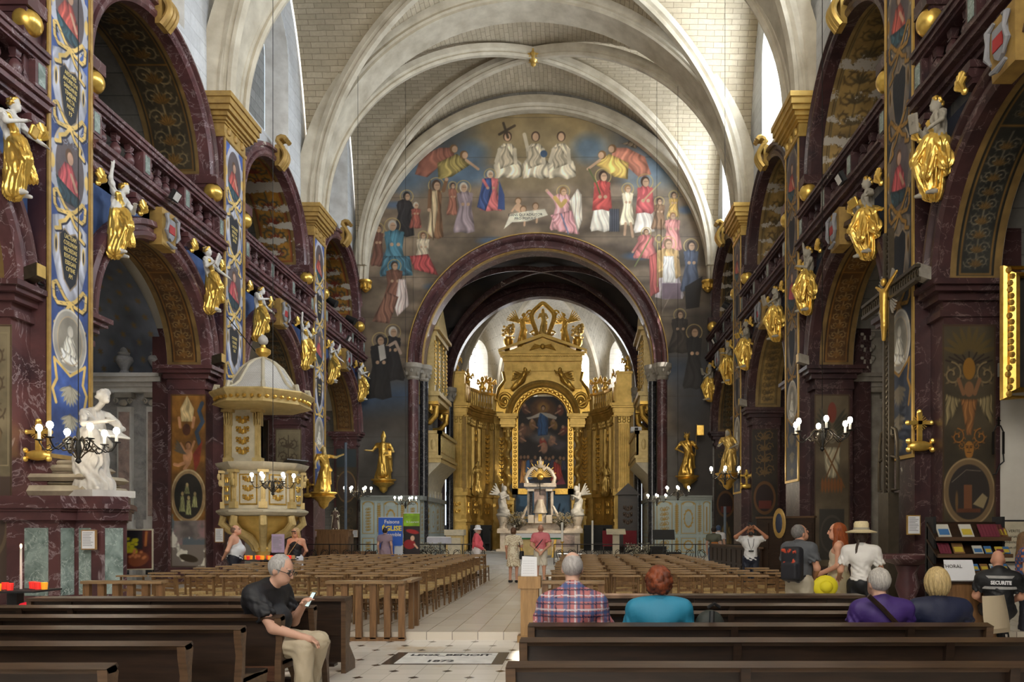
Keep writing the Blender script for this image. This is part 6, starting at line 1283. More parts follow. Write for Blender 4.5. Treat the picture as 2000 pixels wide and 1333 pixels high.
t = thing('carved_throne', 'tall dark wooden throne with a pointed canopy at the right of the choir', 'throne', (at(1236, 1034, 39.5).x-.25, 39.5, CHF)); MB().box(-.5, .5, .2, .5, 0, 3.0).build('back_panel', G['pew'], t); MB().prism([(-.65, -.1, 3.0), (.65, -.1, 3.0), (0, -.1, 3.6)], (0, .6, 0)).build('canopy', G['pew'], t); MB().box(-.5, .5, -.3, .3, .3, .45).build('seat', G['pew'], t)
mb = MB(); relief(mb, -.3, .3, .18, 1.4, 2.7, 4, .04); mb.build('carving', G['pew_end'], t)
for px, w, h, lab in ((1285, .62, .55, 'black loudspeaker box standing before the right painted panelling'), (1316, .5, .32, 'low black monitor box right of the black loudspeaker')): t = thing('stage_monitor', lab, 'loudspeaker', (at(px, 1034, 30).x, 30.0, CHF)); MB().box(-w/2, w/2, -.25, .25, 0, h).build('cabinet', G['black'], t); MB().box(-w/2+.05, w/2-.05, -.27, -.25, .05, h-.05).build('grille', G['iron'], t)
t = thing('side_table', 'small table under a white cloth beside the left reading desk', 'table', (at(860, 1034, 33).x, 33.0, CHF)); MB().box(-.5, .5, -.3, .3, .85, .9).build('table_top', G['paper'], t); MB().box(-.52, .52, -.32, .32, .6, .86).build('cloth_skirt', mat('pale_lilac_cloth', (.55, .55, .62), .8), t); [MB().box(x-.03, x+.03, -.2, .2, 0, .62).build('leg', G['black'], t) for x in (-.42, .42)]
# organ case and gallery, north and south of the chancel -----------------------------------------------------
def organ(sg, lab):
    t = thing('organ_gallery', lab, 'organ', (XC+sg*CW, 38.2, 0)); M = lambda a, b, c: (-sg*b, a, c)   # a along Y, b out into the choir
    def bl(mb, n, m, par=None): mb.fn = M; return mb.build(n, m, par or t)
    mb = MB(); mb.box(-2.2, 2.2, 0, 1.15, 4.75, 4.95); mb.box(-2.25, 2.25, 0, 1.22, 4.95, 5.08); bl(mb, 'gallery_floor', G['pale_gold'])
    mb = MB(); mb.box(-2.2, 2.2, 1.02, 1.12, 5.08, 6.1); mb.box(-2.2, -2.1, 0, 1.12, 5.08, 6.1); mb.box(2.1, 2.2, 0, 1.12, 5.08, 6.1); mb.box(-2.26, 2.26, .98, 1.2, 6.1, 6.25); mb.box(-2.26, -2.05, 0, 1.2, 6.1, 6.25); o = bl(mb, 'parapet', G['pale_gold'])
    for i in range(9): mb = MB(); a = -2.0+i*.44; mb.box(a, a+.34, 1.12, 1.15, 5.25, 5.95); mb.ball((a+.17, 1.15, 5.6), (.1, .03, .26), 8); bl(mb, 'carved_panel', G['pale_gold'], o)
    for i in range(2): mb = MB(); a = .1+.48*i; mb.box(-2.24, -2.2, a, a+.4, 5.25, 5.95); mb.ball((-2.24, a+.2, 5.6), (.03, .12, .26), 8); bl(mb, 'carved_panel', G['pale_gold'], o)
    mb = MB(); pts = [(1.15, 4.75), (.95, 4.55), (.6, 4.2), (.42, 3.75), (.36, 3.4)]; mb.strip([[(-2.15, b, c), (2.15, b, c)] for b, c in pts]); mb.add([(-2.15, b, c) for b, c in pts]+[(-2.15, 0, 3.4), (-2.15, 0, 4.75)], [tuple(range(7))]); bl(mb, 'coved_underside', G['cream_wood'])
    mb = MB(); mb.box(-2.1, 2.1, 0, .36, 2.9, 3.4); [mb.box(-2.12+i*.84, -2.06+i*.84, 0, .42, 2.9, 3.5) for i in range(6)]; bl(mb, 'panelled_wall', G['cream_wood'])
    for i in range(5): mb = MB(); mb.box(-1.95+i*.84, -1.4+i*.84, .361, .38, 2.98, 3.34); bl(mb, 'white_panel', G['white_wall'])
    mb = MB(); mb.box(-1.6, 1.6, 0, .9, 7.75, 8.0); mb.box(-1.7, 1.7, 0, 1.0, 8.0, 8.2); [mb.box(a-.12, a+.12, 0, .75, 8.2, 11.0) for a in (-1.5, -.55, .55, 1.5)]; mb.box(-1.6, 1.6, 0, .85, 10.9, 11.15); mb.box(-1.75, 1.75, 0, 1.0, 11.15, 11.3); mb.box(-1.6, 1.6, 0, .3, 8.2, 11); mb.prism([(-1.75, 0, 11.3), (1.75, 0, 11.3), (0, 0, 12.6)], (0, .85, 0)); bl(mb, 'organ_case', G['pale_gold'])
    for a, n, h in ((-1.02, 5, 2.3), (0, 6, 2.5), (1.02, 5, 2.3)):
        for i in range(n): mb = MB(); x = a+(i-(n-1)/2)*.15; mb.lathe([(.02, 8.2), (.065, 8.4), (.065, 8.2+h-.1*abs(i-(n-1)/2))], (x, .6, 0), 8); bl(mb, 'organ_pipe', mat('organ_pipe_metal', (.6, .6, .6), .3, .8) if 'organ_pipe_metal' not in MATS else MATS['organ_pipe_metal'])
    mb = MB()
    for a in (-1.5, -.55, .55, 1.5): relief(mb, a-.16, a+.16, .78, 8.5, 10.8, int(a*9), .03)
    for a in (-1.0, 1.0): mb.tube([(a, .3+.45*math.cos(u)*(1-u/11), 12.0+.35*math.sin(u)*(1-u/11)) for u in [i*.6 for i in range(12)]], .07, 7)
    mb.ball((0, .6, 11.9), (.3, .2, .4), 10); bl(mb, 'gilt_carving', GO)
    for a in (-1.4, 1.4): mb = MB(); mb.tube([(a, .1, 6.7), (a, .45, 6.75), (a, .75, 7.1), (a, .8, 7.5), (a, .55, 7.6), (a, .5, 7.35), (a, .62, 7.28)], .14, 8); mb.box(a-.2, a+.2, 0, .9, 7.6, 7.75); bl(mb, 'scroll_bracket', GO)
organ(-1, 'gilded organ case and carved balcony on the north wall of the choir'); organ(1, 'gilded organ case and carved balcony on the south wall of the choir')
t = thing('floodlight', 'white projector box on the rail of the right organ balcony', 'projector', (XC+CW-1.1, 36.6, 6.25)); MB().box(-.25, .25, -.3, .3, 0, .22).build('casing', G['paper'], t); MB().box(-.08, .08, -.33, -.3, .06, .18).build('lens', G['black'], t)  # box taken for a projector; the added altar spot is set beside it
# pale blue panelling with gilt ornament, returning into the chancel --------------------------------------
def pan_pic(w, h, res, cells, seed):
    p = Pic(w, h, res, H(172, 186, 184)); gd = H(176, 138, 62); p.mottle(.6, .1, seed); x = 0
    for cw, kd in cells:
        x1 = x+cw*w
        for y0, y1 in ((.12, .85), (.98, h-.12)):
            m_ = .1; p.rect(x+m_*.6, x1-m_*.6, y0, y1, H(150, 168, 168), ringw=.03); p.rect(x+m_, x1-m_, y0+.05, y1-.05, gd, ringw=.03)
            if y1-y0 > 1 and kd != 'p': p.ell((x+x1)/2, y1-.05, (x1-x)*.3, .09, gd, ringw=.03); p.ell((x+x1)/2, y1-.09, (x1-x)*.28, .08, H(178, 192, 190))
            if kd == 'p': foliage(p, (x+x1)/2-.09, (x+x1)/2+.09, y0+.12, y1-.14, gd, H(120, 100, 60), seed)
            elif kd == 'w':
                p.ell((x+x1)/2, (y0+y1)/2, (x1-x)*.22, (y1-y0)*.26, gd, ringw=.035)
                for q in range(12): a = q*PI/6; p.ell((x+x1)/2+(x1-x)*.23*math.cos(a), (y0+y1)/2+(y1-y0)*.27*math.sin(a), .06, .03, gd, a+1)
            else: foliage(p, x+.22, x1-.22, y0+.15, y1-.2, gd, H(120, 100, 60), seed+1)
        x = x1
    return p
def panelling(lab, x0, x1, ys, xs, sg, cells):
    t = thing('painted_panelling', lab, 'panelling', (0, 0, 0)); h = 2.55; y0 = 34.75
    MB().box(min(x0, x1), max(x0, x1), y0, EY, CHF, CHF+h).build('carcass', G['cream_wood'], t)
    p = pan_pic(abs(x1-x0), h, .018, cells, 3); a = min(x0, x1); link('front_panel', p.mesh('front_panel', lambda u, v: (a+u, y0-.012+0*u, CHF+v), G['paint']), t)
    L = 6.2; MB().box(min(xs, xs-sg*.25*-1), max(xs, xs+sg*.25), EY-.6, EY-.6+L, CHF, CHF+h).build('side_carcass', G['cream_wood'], t)
    p = pan_pic(L, h, .025, [(.13, 'f'), (.1, 'p'), (.16, 'f'), (.22, 'w'), (.16, 'f'), (.1, 'p'), (.13, 'f')], 5); link('side_panel', p.mesh('side_panel', lambda u, v: (xs-sg*.012+0*u, EY-.6+u, CHF+v), G['paint']), t)
    mb = MB(); mb.box(min(x0, x1), max(x0, x1), y0-.1, EY, CHF+h, CHF+h+.12); mb.box(min(x0, x1), max(x0, x1), y0-.16, EY, CHF+h+.12, CHF+h+.2); mb.box(*sorted((xs-sg*.12, xs+sg*.25)), EY-.6, EY-.6+L, CHF+h, CHF+h+.2); mb.build('cornice', mat('grey_green_cornice', (.3, .33, .31), .5) if 'grey_green_cornice' not in MATS else MATS['grey_green_cornice'], t)
panelling('pale blue panelling with gilt foliage behind the roll-up banners', -10.0, -7.3, 0, -7.3, -1, [(.26, 'f'), (.1, 'p'), (.3, 'w'), (.1, 'p'), (.24, 'f')])
panelling('pale blue panelling with gilt wreaths behind the music stand', 3.4, 6.0, 0, 3.4, 1, [(.34, 'f'), (.09, 'p'), (.32, 'w'), (.07, 'p'), (.18, 'f')])
# statues on brackets of the east wall and the last pilasters ------------------------------------------------
def bracket(t, w=.55, m=None):
    MB().lathe([(.04, -.62), (.16, -.52), (.2, -.38), (w*.62, -.22), (w*.7, -.18), (w*.62, -.12), (w*.8, -.04), (w*.8, 0)], n=14).build('bracket', m or GO, t)
def bstat(lab, px, py, Y, sc, fig, mats, rz=0, ext=None):
    c = at(px, py, Y); c.x = {641: -9.55, 1411: 5.6}.get(px, c.x); t = thing('bracket_statue', lab, 'statue', c, rz); o = fig.build('figure', mats, t); o.scale = (sc*1.14, sc*1.1, sc); bracket(t, .62*sc); return t
def crozier(f): f.box((.16, -.24, 1.02), (.16, .05, .12), 0, .01); f.cap((0, -.16, 1.35), (.02, -.2, .25), .12, .2, 0, fold=(5, .02, 1.5))
bstat('gilt mitred bishop statue holding a book, on the wall left of the chancel arch', 749, 937, 34.85, 1.15, robe_figure(.026, mitre=True, hair='none', beard=True, fold=.02, extra=crozier, arms=[((-.2, -.02, 1.38), (-.36, -.1, 1.12), (-.52, -.25, 1.12)), ((.2, -.02, 1.38), (.34, -.06, 1.1), (.16, -.3, 1.02))]), [GO, OG, GO], .1)
def flag(f): f.cap((.28, -.28, .8), (.34, -.28, 2.1), .02, .018, 1, .005); f.box((.47, -.28, 1.85), (.13, .02, .22), 0, .01)
bstat('gilt woman statue holding a flag, on the wall right of the chancel arch', 1342, 930, 34.85, 1.1, robe_figure(.026, hair='curls', fold=.02, crown=True, extra=flag, arms=[((-.2, -.02, 1.38), (-.4, -.04, 1.12), (-.2, -.2, .98)), ((.2, -.02, 1.38), (.36, -.1, 1.12), (.3, -.26, 1.18))]), [GO, GO, GO], -.1)
bstat('gilt veiled woman statue on the third right pilaster, behind a chandelier', 1411, 925, 28.95, .95, robe_figure(.026, hair='veil', fold=.02), [OG, G['darkened_flesh'], OG], -.5)
bstat('gilt monk statue raising one arm on the third left pilaster', 641, 962, 28.4, .98, robe_figure(.024, hair='bald', fold=.016, beard=True, arms=[((-.2, -.02, 1.38), (-.34, -.12, 1.08), (-.42, -.34, .92)), ((.2, -.02, 1.38), (.36, -.16, 1.34), (.5, -.4, 1.44))]), [GO, G['pale_gold'], OG], .75)

# spot added to brighten the high altar, set at the white projector box
d = bpy.data.lights.new('added_altar_spot', 'SPOT'); d.energy = 1500; d.color = (1.0, .88, .68); d.spot_size = .8; d.spot_blend = .6; d.shadow_soft_size = .1
o = bpy.data.objects.new('added_altar_spot', d); COL.objects.link(o); q = Vector((XC+CW-1.35, 36.95, 6.36)); o.location = q; o.rotation_euler = (Vector((HC, 42.2, 3.0))-q).to_track_quat('-Z', 'Y').to_euler()
# ================================================================ furniture of the nave
IR, BK = G['iron'], G['black']
def pew(x0, x1, Y, lab, desk=False, joints=()):
    t = thing('church_pew', lab, 'pew', ((x0+x1)/2, Y, 0)); h = (x1-x0)/2; D = G['pew']
    if desk:
        MB().box(-h, h, -.03, .02, .12, .8).build('front_screen', D, t); MB().box(-h-.02, h+.02, -.08, .2, .8, .835).build('book_shelf', G['pew_top'], t)
        for sg in (-1, 1): MB().prism([(sg*h-.025, -.06, 0), (sg*h-.025, .3, 0), (sg*h-.025, .3, .1), (sg*h-.025, .08, .3), (sg*h-.025, .2, .8), (sg*h-.025, -.06, .8)], (.05, 0, 0)).build('end_panel', G['pew_end'], t)
        mb = MB(); mb.box(-h, h, -.045, -.03, .42, .6); [mb.box(-h+2*h*(i+.5)/4-.03, -h+2*h*(i+.5)/4+.03, -.05, -.03, .12, .8) for i in range(4)]; mb.build('stile', D, t); return t
    MB().prism([(-h, -.005, .82), (-h, -.02, .83), (-h, .085, .85), (-h, .1, .83), (-h, .075, .8), (-h, .01, .8)], (2*h, 0, 0)).build('top_rail', G['pew_top'], t)
    pts = [(.045, .8), (.05, .7), (.035, .6), (.03, .5), (.04, .4)]; mb = MB(); mb.prism([(-h+.02, a, b) for a, b in pts]+[(-h+.02, a+.025, b) for a, b in pts[::-1]], (2*h-.04, 0, 0)); mb.build('back_panel', D, t)
    MB().box(-h+.03, h-.03, .03, .06, .27, .4).build('lower_rail', G['pew_low'], t); MB().box(-h, h, .04, .5, .41, .445).build('seat', D, t)
    MB().box(-h+.02, h-.02, .68, .8, .13, .16).build('kneeler', D, t)
    ep = [(-.01, .83), (.07, .84), (.1, .8), (.08, .68), (.07, .47), (.4, .43), (.5, .44), (.49, .38), (.44, .25), (.47, 0), (.41, 0), (.37, .25), (.28, .36), (.09, .37), (.08, .2), (.07, 0), (0, 0), (.0, .45), (.03, .62), (.0, .74)]
    for x in [-h, h-.05]+[j-(x0+x1)/2 for j in joints]: MB().prism([(x-.005, a, b) for a, b in ep], (.055, 0, 0)).build(*(('end_support', G['pew_end']) if abs(abs(x+.025)-h) < .03 else ('support', D)), t)
    return t
G['pew_low'] = wood('reddish_pew_rail', (.15, .065, .035), (.07, .03, .017), .4)
od = ['first', 'second', 'third', 'fourth', 'fifth', 'sixth', 'seventh', 'eighth', 'ninth', 'tenth', 'eleventh', 'twelfth', 'thirteenth', 'fourteenth']
LP = [4.2, 5.03, 5.85, 6.63, 7.45]; RP = [4.25, 5.2, 6.04, 6.93, 7.65]
for i, Y in enumerate(LP): pew(-6.3, -2.6, Y, 'dark oak pew, %s of the left-hand rows, counted from the nearest' % od[i], joints=((-4.1-.35*i), (-5.4+.1*i)))
for i, Y in enumerate(RP): pew(-.41, 3.27, Y, 'dark oak pew, %s of the right-hand rows, counted from the nearest' % od[i], joints=((.9+.15*i), (2.4+.1*i)))
pew(-6.1, -2.62, 8.5, 'dark oak screen with a book shelf, ahead of the left pews', True); pew(.2, 3.27, 8.87, 'dark oak screen with a book shelf, ahead of the right pews', True)
# rush chairs: one built, the rest copied
def chair():
    t = thing('rush_chair', 'x', 'chair', (0, 0, FL)); Wd = G['chair_wood']
    for sg in (-1, 1):
        MB().tube([(sg*.19, -.17, 0), (sg*.185, -.175, .4), (sg*.18, -.2, .75)], [.019, .02, .019], 6).build('leg', Wd, t); MB().tube([(sg*.2, .2, 0), (sg*.19, .18, .41)], [.016, .02], 6).build('leg', Wd, t)
    MB().prism([(-.2, -.17, .4), (-.21, .2, .4), (.21, .2, .4), (.2, -.17, .4)], (0, 0, .04)).build('seat', G['rush'], t)
    for z in (.52, .62): MB().prism([(-.18, -.185, z), (0, -.2, z+.012), (.18, -.185, z), (.18, -.19, z+.04), (0, -.205, z+.055), (-.18, -.19, z+.04)], (0, .014, 0)).build('back_slat', Wd, t)
    MB().prism([(-.215, -.27, .75), (-.215, -.16, .75), (-.1, -.165, .75), (.1, -.165, .75), (.215, -.16, .75), (.215, -.27, .75), (.11, -.235, .75), (-.11, -.235, .75)], (0, 0, .026)).build('top_rail', G['chair_rail'], t)
    mb = MB(); [mb.tube([(sg*.19, -.17, z), (sg*.197, .19, z)], .011, 5) for sg in (-1, 1) for z in (.14, .25)]; [mb.tube([(-.19, y, z), (.19, y, z)], .011, 5) for y, z in ((-.172, .2), (.193, .28))]; mb.build('stretcher', Wd, t); return t
ch0 = chair(); first = True; rc = random.Random(11)
for blk, xs in (('left', [-2.84-.5*i for i in range(9)]), ('right', [-.28+.5*i for i in range(8)])):
    for j in range(14):
        for i, x in enumerate(xs):
            Y = 11.95+.75*j+rc.uniform(-.06, .06)
            if blk == 'left' and j == 0 and i < 2: Y += .12
            if blk == 'right' and j > 3 and i > 6: continue
            lab = 'rush-seat wooden chair, %s from the aisle, %s row from the pews, %s block' % (od[i], od[j], blk); gp = 'rush chairs of the %s block' % blk
            loc = (x+rc.uniform(-.04, .04), Y, FL); rz = rc.uniform(-.09, .09)
            if first: ch0.location = loc; ch0['label'] = lab; ch0['group'] = gp; first = False
            else: dup(ch0, loc, rz, lab, gp)
# slatted oak screens and the oak post at the front of the chairs
for x0, x1, lab in ((-3.62, -2.5, 'oak slatted barrier at the aisle corner of the left chairs'), (-7.1, -5.95, 'oak slatted barrier in front of the marble pedestal'), (-.55, .35, 'oak slatted barrier behind the plaid-shirted man')):
    t = thing('slatted_barrier', lab, 'barrier', (0, 10.93, 0)); MB().box(x0, x1, -.1, .1, .82, .86).build('top_board', G['chair_rail'], t); MB().box(x0, x1, -.05, .03, 0, .05).build('bottom_rail', G['oak'], t); n = 6
    for i in range(n): a = x0+.05+(x1-x0-.1)*i/(n-1); MB().box(a-.045, a+.045, -.05, .02, .03, .82).build('post', G['oak'], t)
    if x1 < -2 and x0 > -4: MB().box(x1-.1, x1+.06, .1, .85, .82, .86).build('side_board', G['chair_rail'], t); [MB().box(x1-.05, x1+.02, y, y+.08, FL, .82).build('post', G['oak'], t) for y in (.4, .75)]
c = at(1035, 1034, 10.9); t = thing('oak_post', 'light oak panelled post with a cap at the aisle edge', 'post', (c.x, 10.9, 0)); MB().box(-.17, .17, -.15, .15, 0, .09).build('plinth', G['light_oak'], t); MB().box(-.125, .125, -.12, .12, .09, .78).build('shaft', G['light_oak'], t); MB().box(-.085, .085, -.13, -.12, .2, .7).build('raised_panel', G['light_oak'], t); MB().box(-.16, .16, -.15, .15, .76, .93).build('cap', G['light_oak'], t)
t = thing('leaflet_holder', 'sheets of printed paper standing on the oak post', 'leaflet', (c.x-.01, 10.85, .931)); MB().prism([(-.11, -.06, 0), (.12, -.06, 0), (.11, .04, .27), (-.1, .04, .28)], (0, .03, 0)).build('sheets', G['paper'], t)
text('print', '\n'.join(['lorem'[:0]+'- '*9]*6), .03, G['text'], t, Matrix.Translation((0, -.02, .13)) @ Matrix.Rotation(PI/2-.35, 4, 'X'), .001, line=1.2)
# inscribed slab
t = thing('inscribed_slab', 'white floor slab with black border lettered LEGS BENOIT 1872', 'floor slab', (0, 0, 0))
def fl(px, py): Y = FPX*EYE/(py-VY); return Vector(((px-VX)*Y/FPX, Y, .002))
a, b, c_, d = fl(743, 1299), fl(960, 1298.5), fl(998, 1274), fl(779, 1275); ya, yb = a.y, d.y; xa, xb = -2.06, -.86
xa, xb = (a.x+d.x)/2, (b.x+c_.x)/2+.06
MB().box(xa, xb, ya, yb, -.02, .002).build('black_border', G['black_marble'], t); MB().box(xa+.14, xb-.14, ya+.06, yb-.06, -.02, .004).build('white_field', G['white_pl'], t)
text('lettering', 'LEGS_BENOIT', .19, G['text'], t, Matrix.Translation(((xa+xb)/2, yb-.24, .0045)), .0006, sx=.86, bold=.008); text('lettering', '1872', .19, G['text'], t, Matrix.Translation(((xa+xb)/2-.06, ya+.22, .0045)), .0006, sx=.9, bold=.008)
# chandeliers
CH = MB()
def chandelier(px, py, Y, dia, lab, nb=6):
    c = at(px, py, Y); k_ = [i for i in range(6) if YB[i] <= Y <= YB[i+1]][0]; top = webz(c.x, Y, YB[k_], YB[k_+1])-.02; t = thing('chandelier', lab, 'chandelier', c); r = dia/2; s = dia/1.15
    MB().tube([(0, 0, .25*s), (0, 0, top-c.z)], .008, 5).build('cable', IR, t); MB().lathe([(.01, -.34*s), (.05*s, -.3*s), (.03*s, -.24*s), (.06*s, -.1*s), (.04*s, 0), (.03*s, .2*s), (.012, .3*s)], n=10).build('shaft', IR, t)
    mb = MB()
    for i in range(8):
        a = 2*PI*i/8+.2; ca, sa = math.cos(a), math.sin(a); mb.tube([(ca*q*s, sa*q*s, z*s) for q, z in ((.03, .06), (.14, .12), (.24, .05), (.2, -.08), (.1, -.16), (.04, -.24))], .011*s, 5); mb.tube([(ca*q*s, sa*q*s, z*s) for q, z in ((.1, -.1), (.24, -.12), (.3, -.06), (.26, -.02), (.22, -.05))], .009*s, 5)
    mb.build('scroll_cage', G['bronze'], t)
    for i in range(nb):
        a = 2*PI*i/nb+.35; ca, sa = math.cos(a), math.sin(a); mb = MB(); mb.tube([(ca*q*r, sa*q*r, z*s) for q, z in ((.1, .06), (.3, .08), (.48, -.03), (.7, -.13), (.88, -.1), (.98, .0), (1.0, .04))], .012*s, 6); mb.tube([(ca*q*r, sa*q*r, z*s) for q, z in ((.8, -.13), (.68, -.08), (.72, -.02), (.8, -.05))], .009*s, 5); mb.lathe([(.02, .035*s), (.07*s, .05*s), (.07*s, .06*s)], (ca*r, sa*r, 0), 10); o = mb.build('arm', IR, t)
        MB().lathe([(.026*s, .06*s), (.026*s, .2*s)], (ca*r, sa*r, 0), 8).build('candle_sleeve', G['candle_white'], o); MB().ball((ca*r, sa*r, .255*s), (.052*s, .052*s, .066*s), 10).build('bulb', G['bulb'], o)
for a in ((153, 868, 13.2, 1.15, 'lit iron chandelier hanging in front of the white marble statue'), (1606, 850, 15.0, 1.1, 'lit iron chandelier hanging before the stone altar of the right chapel'), (533, 946, 18.6, .95, 'lit iron chandelier hanging in front of the pulpit'), (699, 965, 28.3, .95, 'lit iron chandelier left of the bishop statue, above the bench'), (792, 982, 31.0, .85, 'small lit chandelier hanging before the pale blue panelling at the left'), (1416, 930, 25.5, 1.05, 'lit iron chandelier in front of the veiled gilt statue'), (1324, 964, 30.2, .98, 'lit chandelier below the gilt woman with the flag'), (1283, 977, 31.6, .85, 'small lit chandelier lower and left of the flag statue chandelier')): chandelier(*a)
# octagonal marble pedestal, pilaster foot and the white statue on it
OCT = [(-10.3, 13.7), (-9.36, 13.7), (-9.25, 13.98), (-8.78, 13.98), (-8.5, 14.3), (-8.85, 14.9), (-9.6, 16.1), (-10.3, 16.1)]
def off(poly, e): cx, cy_ = -9.9, 14.9; return [(x+e*((x-cx)/abs(x-cx) if abs(x-cx) > .3 else 0), y+e*((y-cy_)/abs(y-cy_) if abs(y-cy_) > .5 else 0)) for x, y in poly]
t = thing('marble_pedestal', 'many-sided red marble pedestal with green panels under the white statue', 'pedestal', (0, 0, 0)); mb = MB()
for e, z0, z1 in ((.1, FL, .25), (0, .25, 1.72)): mb.prism([(x, y, z0) for x, y in off(OCT, e)], (0, 0, z1-z0))
mb.build('pedestal_body', G['red_marble'], t); mb = MB()
for e, z0, z1 in ((.03, 1.72, 1.76), (.09, 1.76, 1.92), (.12, 1.92, 1.97), (.16, 1.97, 2.06), (.07, 2.06, 2.2)): mb.prism([(x, y, z0) for x, y in off(OCT, e)], (0, 0, z1-z0))
mb.build('cornice', G['red_marble'], t)
for (x0, y0), (x1, y1), a0, a1 in ((OCT[0], OCT[1], .35, .8), (OCT[2], OCT[3], .15, .62), (OCT[3], OCT[4], .15, .85), (OCT[1], OCT[2], .1, .9)):
    nx, ny = (y1-y0), -(x1-x0); L = math.hypot(nx, ny); nx, ny = nx/L*.012, ny/L*.012; P_ = lambda a: (x0+(x1-x0)*a+nx, y0+(y1-y0)*a+ny); (xa_, ya_), (xb_, yb_) = P_(a0), P_(a1)
    MB().prism([(xa_, ya_, .4), (xb_, yb_, .4), (xb_, yb_, 1.62), (xa_, ya_, 1.62)], (-nx*1.5, -ny*1.5, 0)).build('green_panel', G['green_marble'], t)
mb = MB()
for e, z0, z1 in ((.75, 2.2, 2.42), (.62, 2.42, 2.5), (.72, 2.5, 2.64), (.5, 2.64, 2.7), (.55, 2.7, 2.82), (.38, 2.82, 2.92)): mb.lathe([(e*.9, z0), (e, (z0+z1)/2), (e*.9, z1)], (-10.0, 14.95, 0), 4, rot=PI/4, sx=1.45, sy=1.45)
struct(mb, 'pilaster_base', mat('weathered_base_stone', (.5, .43, .31), .8, c2=(.3, .25, .18), sc=2.5, bmp=.2))
f = Sculpt(.016, .03); f.cap((-.1, .05, .55), (.0, -.02, .1), .2, .3, 0, fold=(9, .028, 2.2), sy=.85); robe_figure(.016, head=(.0, -.26, 1.66), S=f, fold=.024, arms=[((-.2, -.06, 1.36), (-.34, -.26, 1.14), (-.12, -.5, 1.2)), ((.2, -.06, 1.36), (.3, -.3, 1.12), (.06, -.5, 1.02))], extra=lambda f: f.box((-.02, -.56, .98), (.2, .14, .02), 0, .01, (.5, 0, .1)).cap((-.1, -.05, 1.0), (.1, .14, .4), .16, .2, 0, fold=(6, .03, 3)), sway=.05)
c = at(203, 1034, 14.6); t = thing('marble_statue', 'white marble curly-haired saint reading a book on the marble pedestal', 'statue', (c.x-.1, 14.55, 2.2), 1.15); MB().box(-.42, .42, -.5, .42, 0, .13).build('plinth', G['pale_stone'], t); o = link('figure', f.mesh('figure', [G['white_stone']]*3), t, (0, .1, .12)); o.scale = (1.14, 1.14, 1.08)
# pulpit
PC = (-8.87, 21.35); t = thing('pulpit', 'cream and gilt octagonal pulpit with a scaled domed canopy', 'pulpit', (*PC, 0)); CW_, GO_ = G['cream_wood'], G['gold']; R8 = PI/8
def oc(mb, prof): mb.lathe(prof, n=8, rot=R8); return mb
oc(MB(), [(.95, 2.15), (1.02, 2.15), (1.02, 3.2), (.95, 3.2)]).build('tub', CW_, t); oc(MB(), [(.9, 1.95), (1.12, 1.98), (1.2, 2.06), (1.2, 2.1), (1.06, 2.16)]).build('lower_moulding', CW_, t); oc(MB(), [(1.0, 3.16), (1.1, 3.22), (1.2, 3.34), (1.22, 3.4), (1.0, 3.42)]).build('parapet_rail', CW_, t)
for i in range(8):
    a = i*PI/4; F = lambda u, v, z, a=a: ((.945-v)*math.cos(a)-u*math.sin(a), (.945-v)*math.sin(a)+u*math.cos(a), z)
    mb = MB(F); mb.box(-.24, .24, -.02, .02, 2.25, 3.08); mb.build('panel_frame', GO_, t); mb = MB(F); mb.box(-.21, .21, -.026, 0, 2.29, 3.04); mb.build('panel_field', CW_, t); mb = MB(F); relief(mb, -.19, .19, -.03, 2.32, 3.05, i, .022); mb.build('gilt_relief', GO_, t)
    a2 = a+R8; mb = MB(lambda u, v, z: ((1.0-v)*math.cos(a2)-u*math.sin(a2), (1.0-v)*math.sin(a2)+u*math.cos(a2), z)); pillar(mb, IDM, 0, .12, -.03, 2.16, 3.2, 3); mb.build('corner_pilaster', G['pale_gold'], t)
    mb = MB(); mb.tube([(math.cos(a2)*q, math.sin(a2)*q, z) for q, z in ((1.0, 1.95), (1.05, 1.75), (.85, 1.55), (.5, 1.4), (.28, 1.2), (.2, 1.0))], [.1, .11, .1, .1, .1, .08], 8); mb.build('curved_bracket', G['pale_gold'], t)
oc(MB(), [(.02, .72), (.14, .78), (.2, .95), (.3, 1.05), (.24, 1.15), (.4, 1.4), (.85, 1.7), (.95, 1.95)]).build('corbel_base', G['old_gold'], t)
mb = oc(MB(), [(1.15, 4.95), (1.3, 5.0), (1.22, 5.12), (1.32, 5.24), (1.38, 5.32), (1.36, 5.36), (1.1, 5.36)]); mb.build('canopy_cornice', G['pale_gold'], t); mb = MB(); [mb.ball((1.22*math.cos(a), 1.22*math.sin(a), 5.14), (.06, .06, .05), 6) for a in [i*PI/20 for i in range(40)]]; mb.build('gilt_frieze', GO_, t)
m, nt, b = _new('scaled_roof'); b.inputs['Roughness'].default_value = .6; vo = _n(nt, 'ShaderNodeTexBrick', Scale=9.0); nt.links.new(nt.nodes.new('ShaderNodeTexCoord').outputs['Object'], vo.inputs['Vector']); tcn = nt.nodes.new('ShaderNodeTexCoord'); spn = nt.nodes.new('ShaderNodeSeparateXYZ'); nt.links.new(tcn.outputs['Object'], spn.inputs[0]); cbn = nt.nodes.new('ShaderNodeCombineXYZ'); nt.links.new(spn.outputs['X'], cbn.inputs[0]); nt.links.new(spn.outputs['Z'], cbn.inputs[1]); nt.links.new(cbn.outputs[0], vo.inputs['Vector']); vo.inputs['Color1'].default_value = rgba((.66, .64, .6)); vo.inputs['Color2'].default_value = rgba((.6, .58, .55)); vo.inputs['Mortar'].default_value = rgba((.36, .34, .32)); vo.inputs['Mortar Size'].default_value = .03; nt.links.new(vo.outputs['Color'], b.inputs['Base Color']); bump(nt, b, vo.outputs['Fac'], -.6)
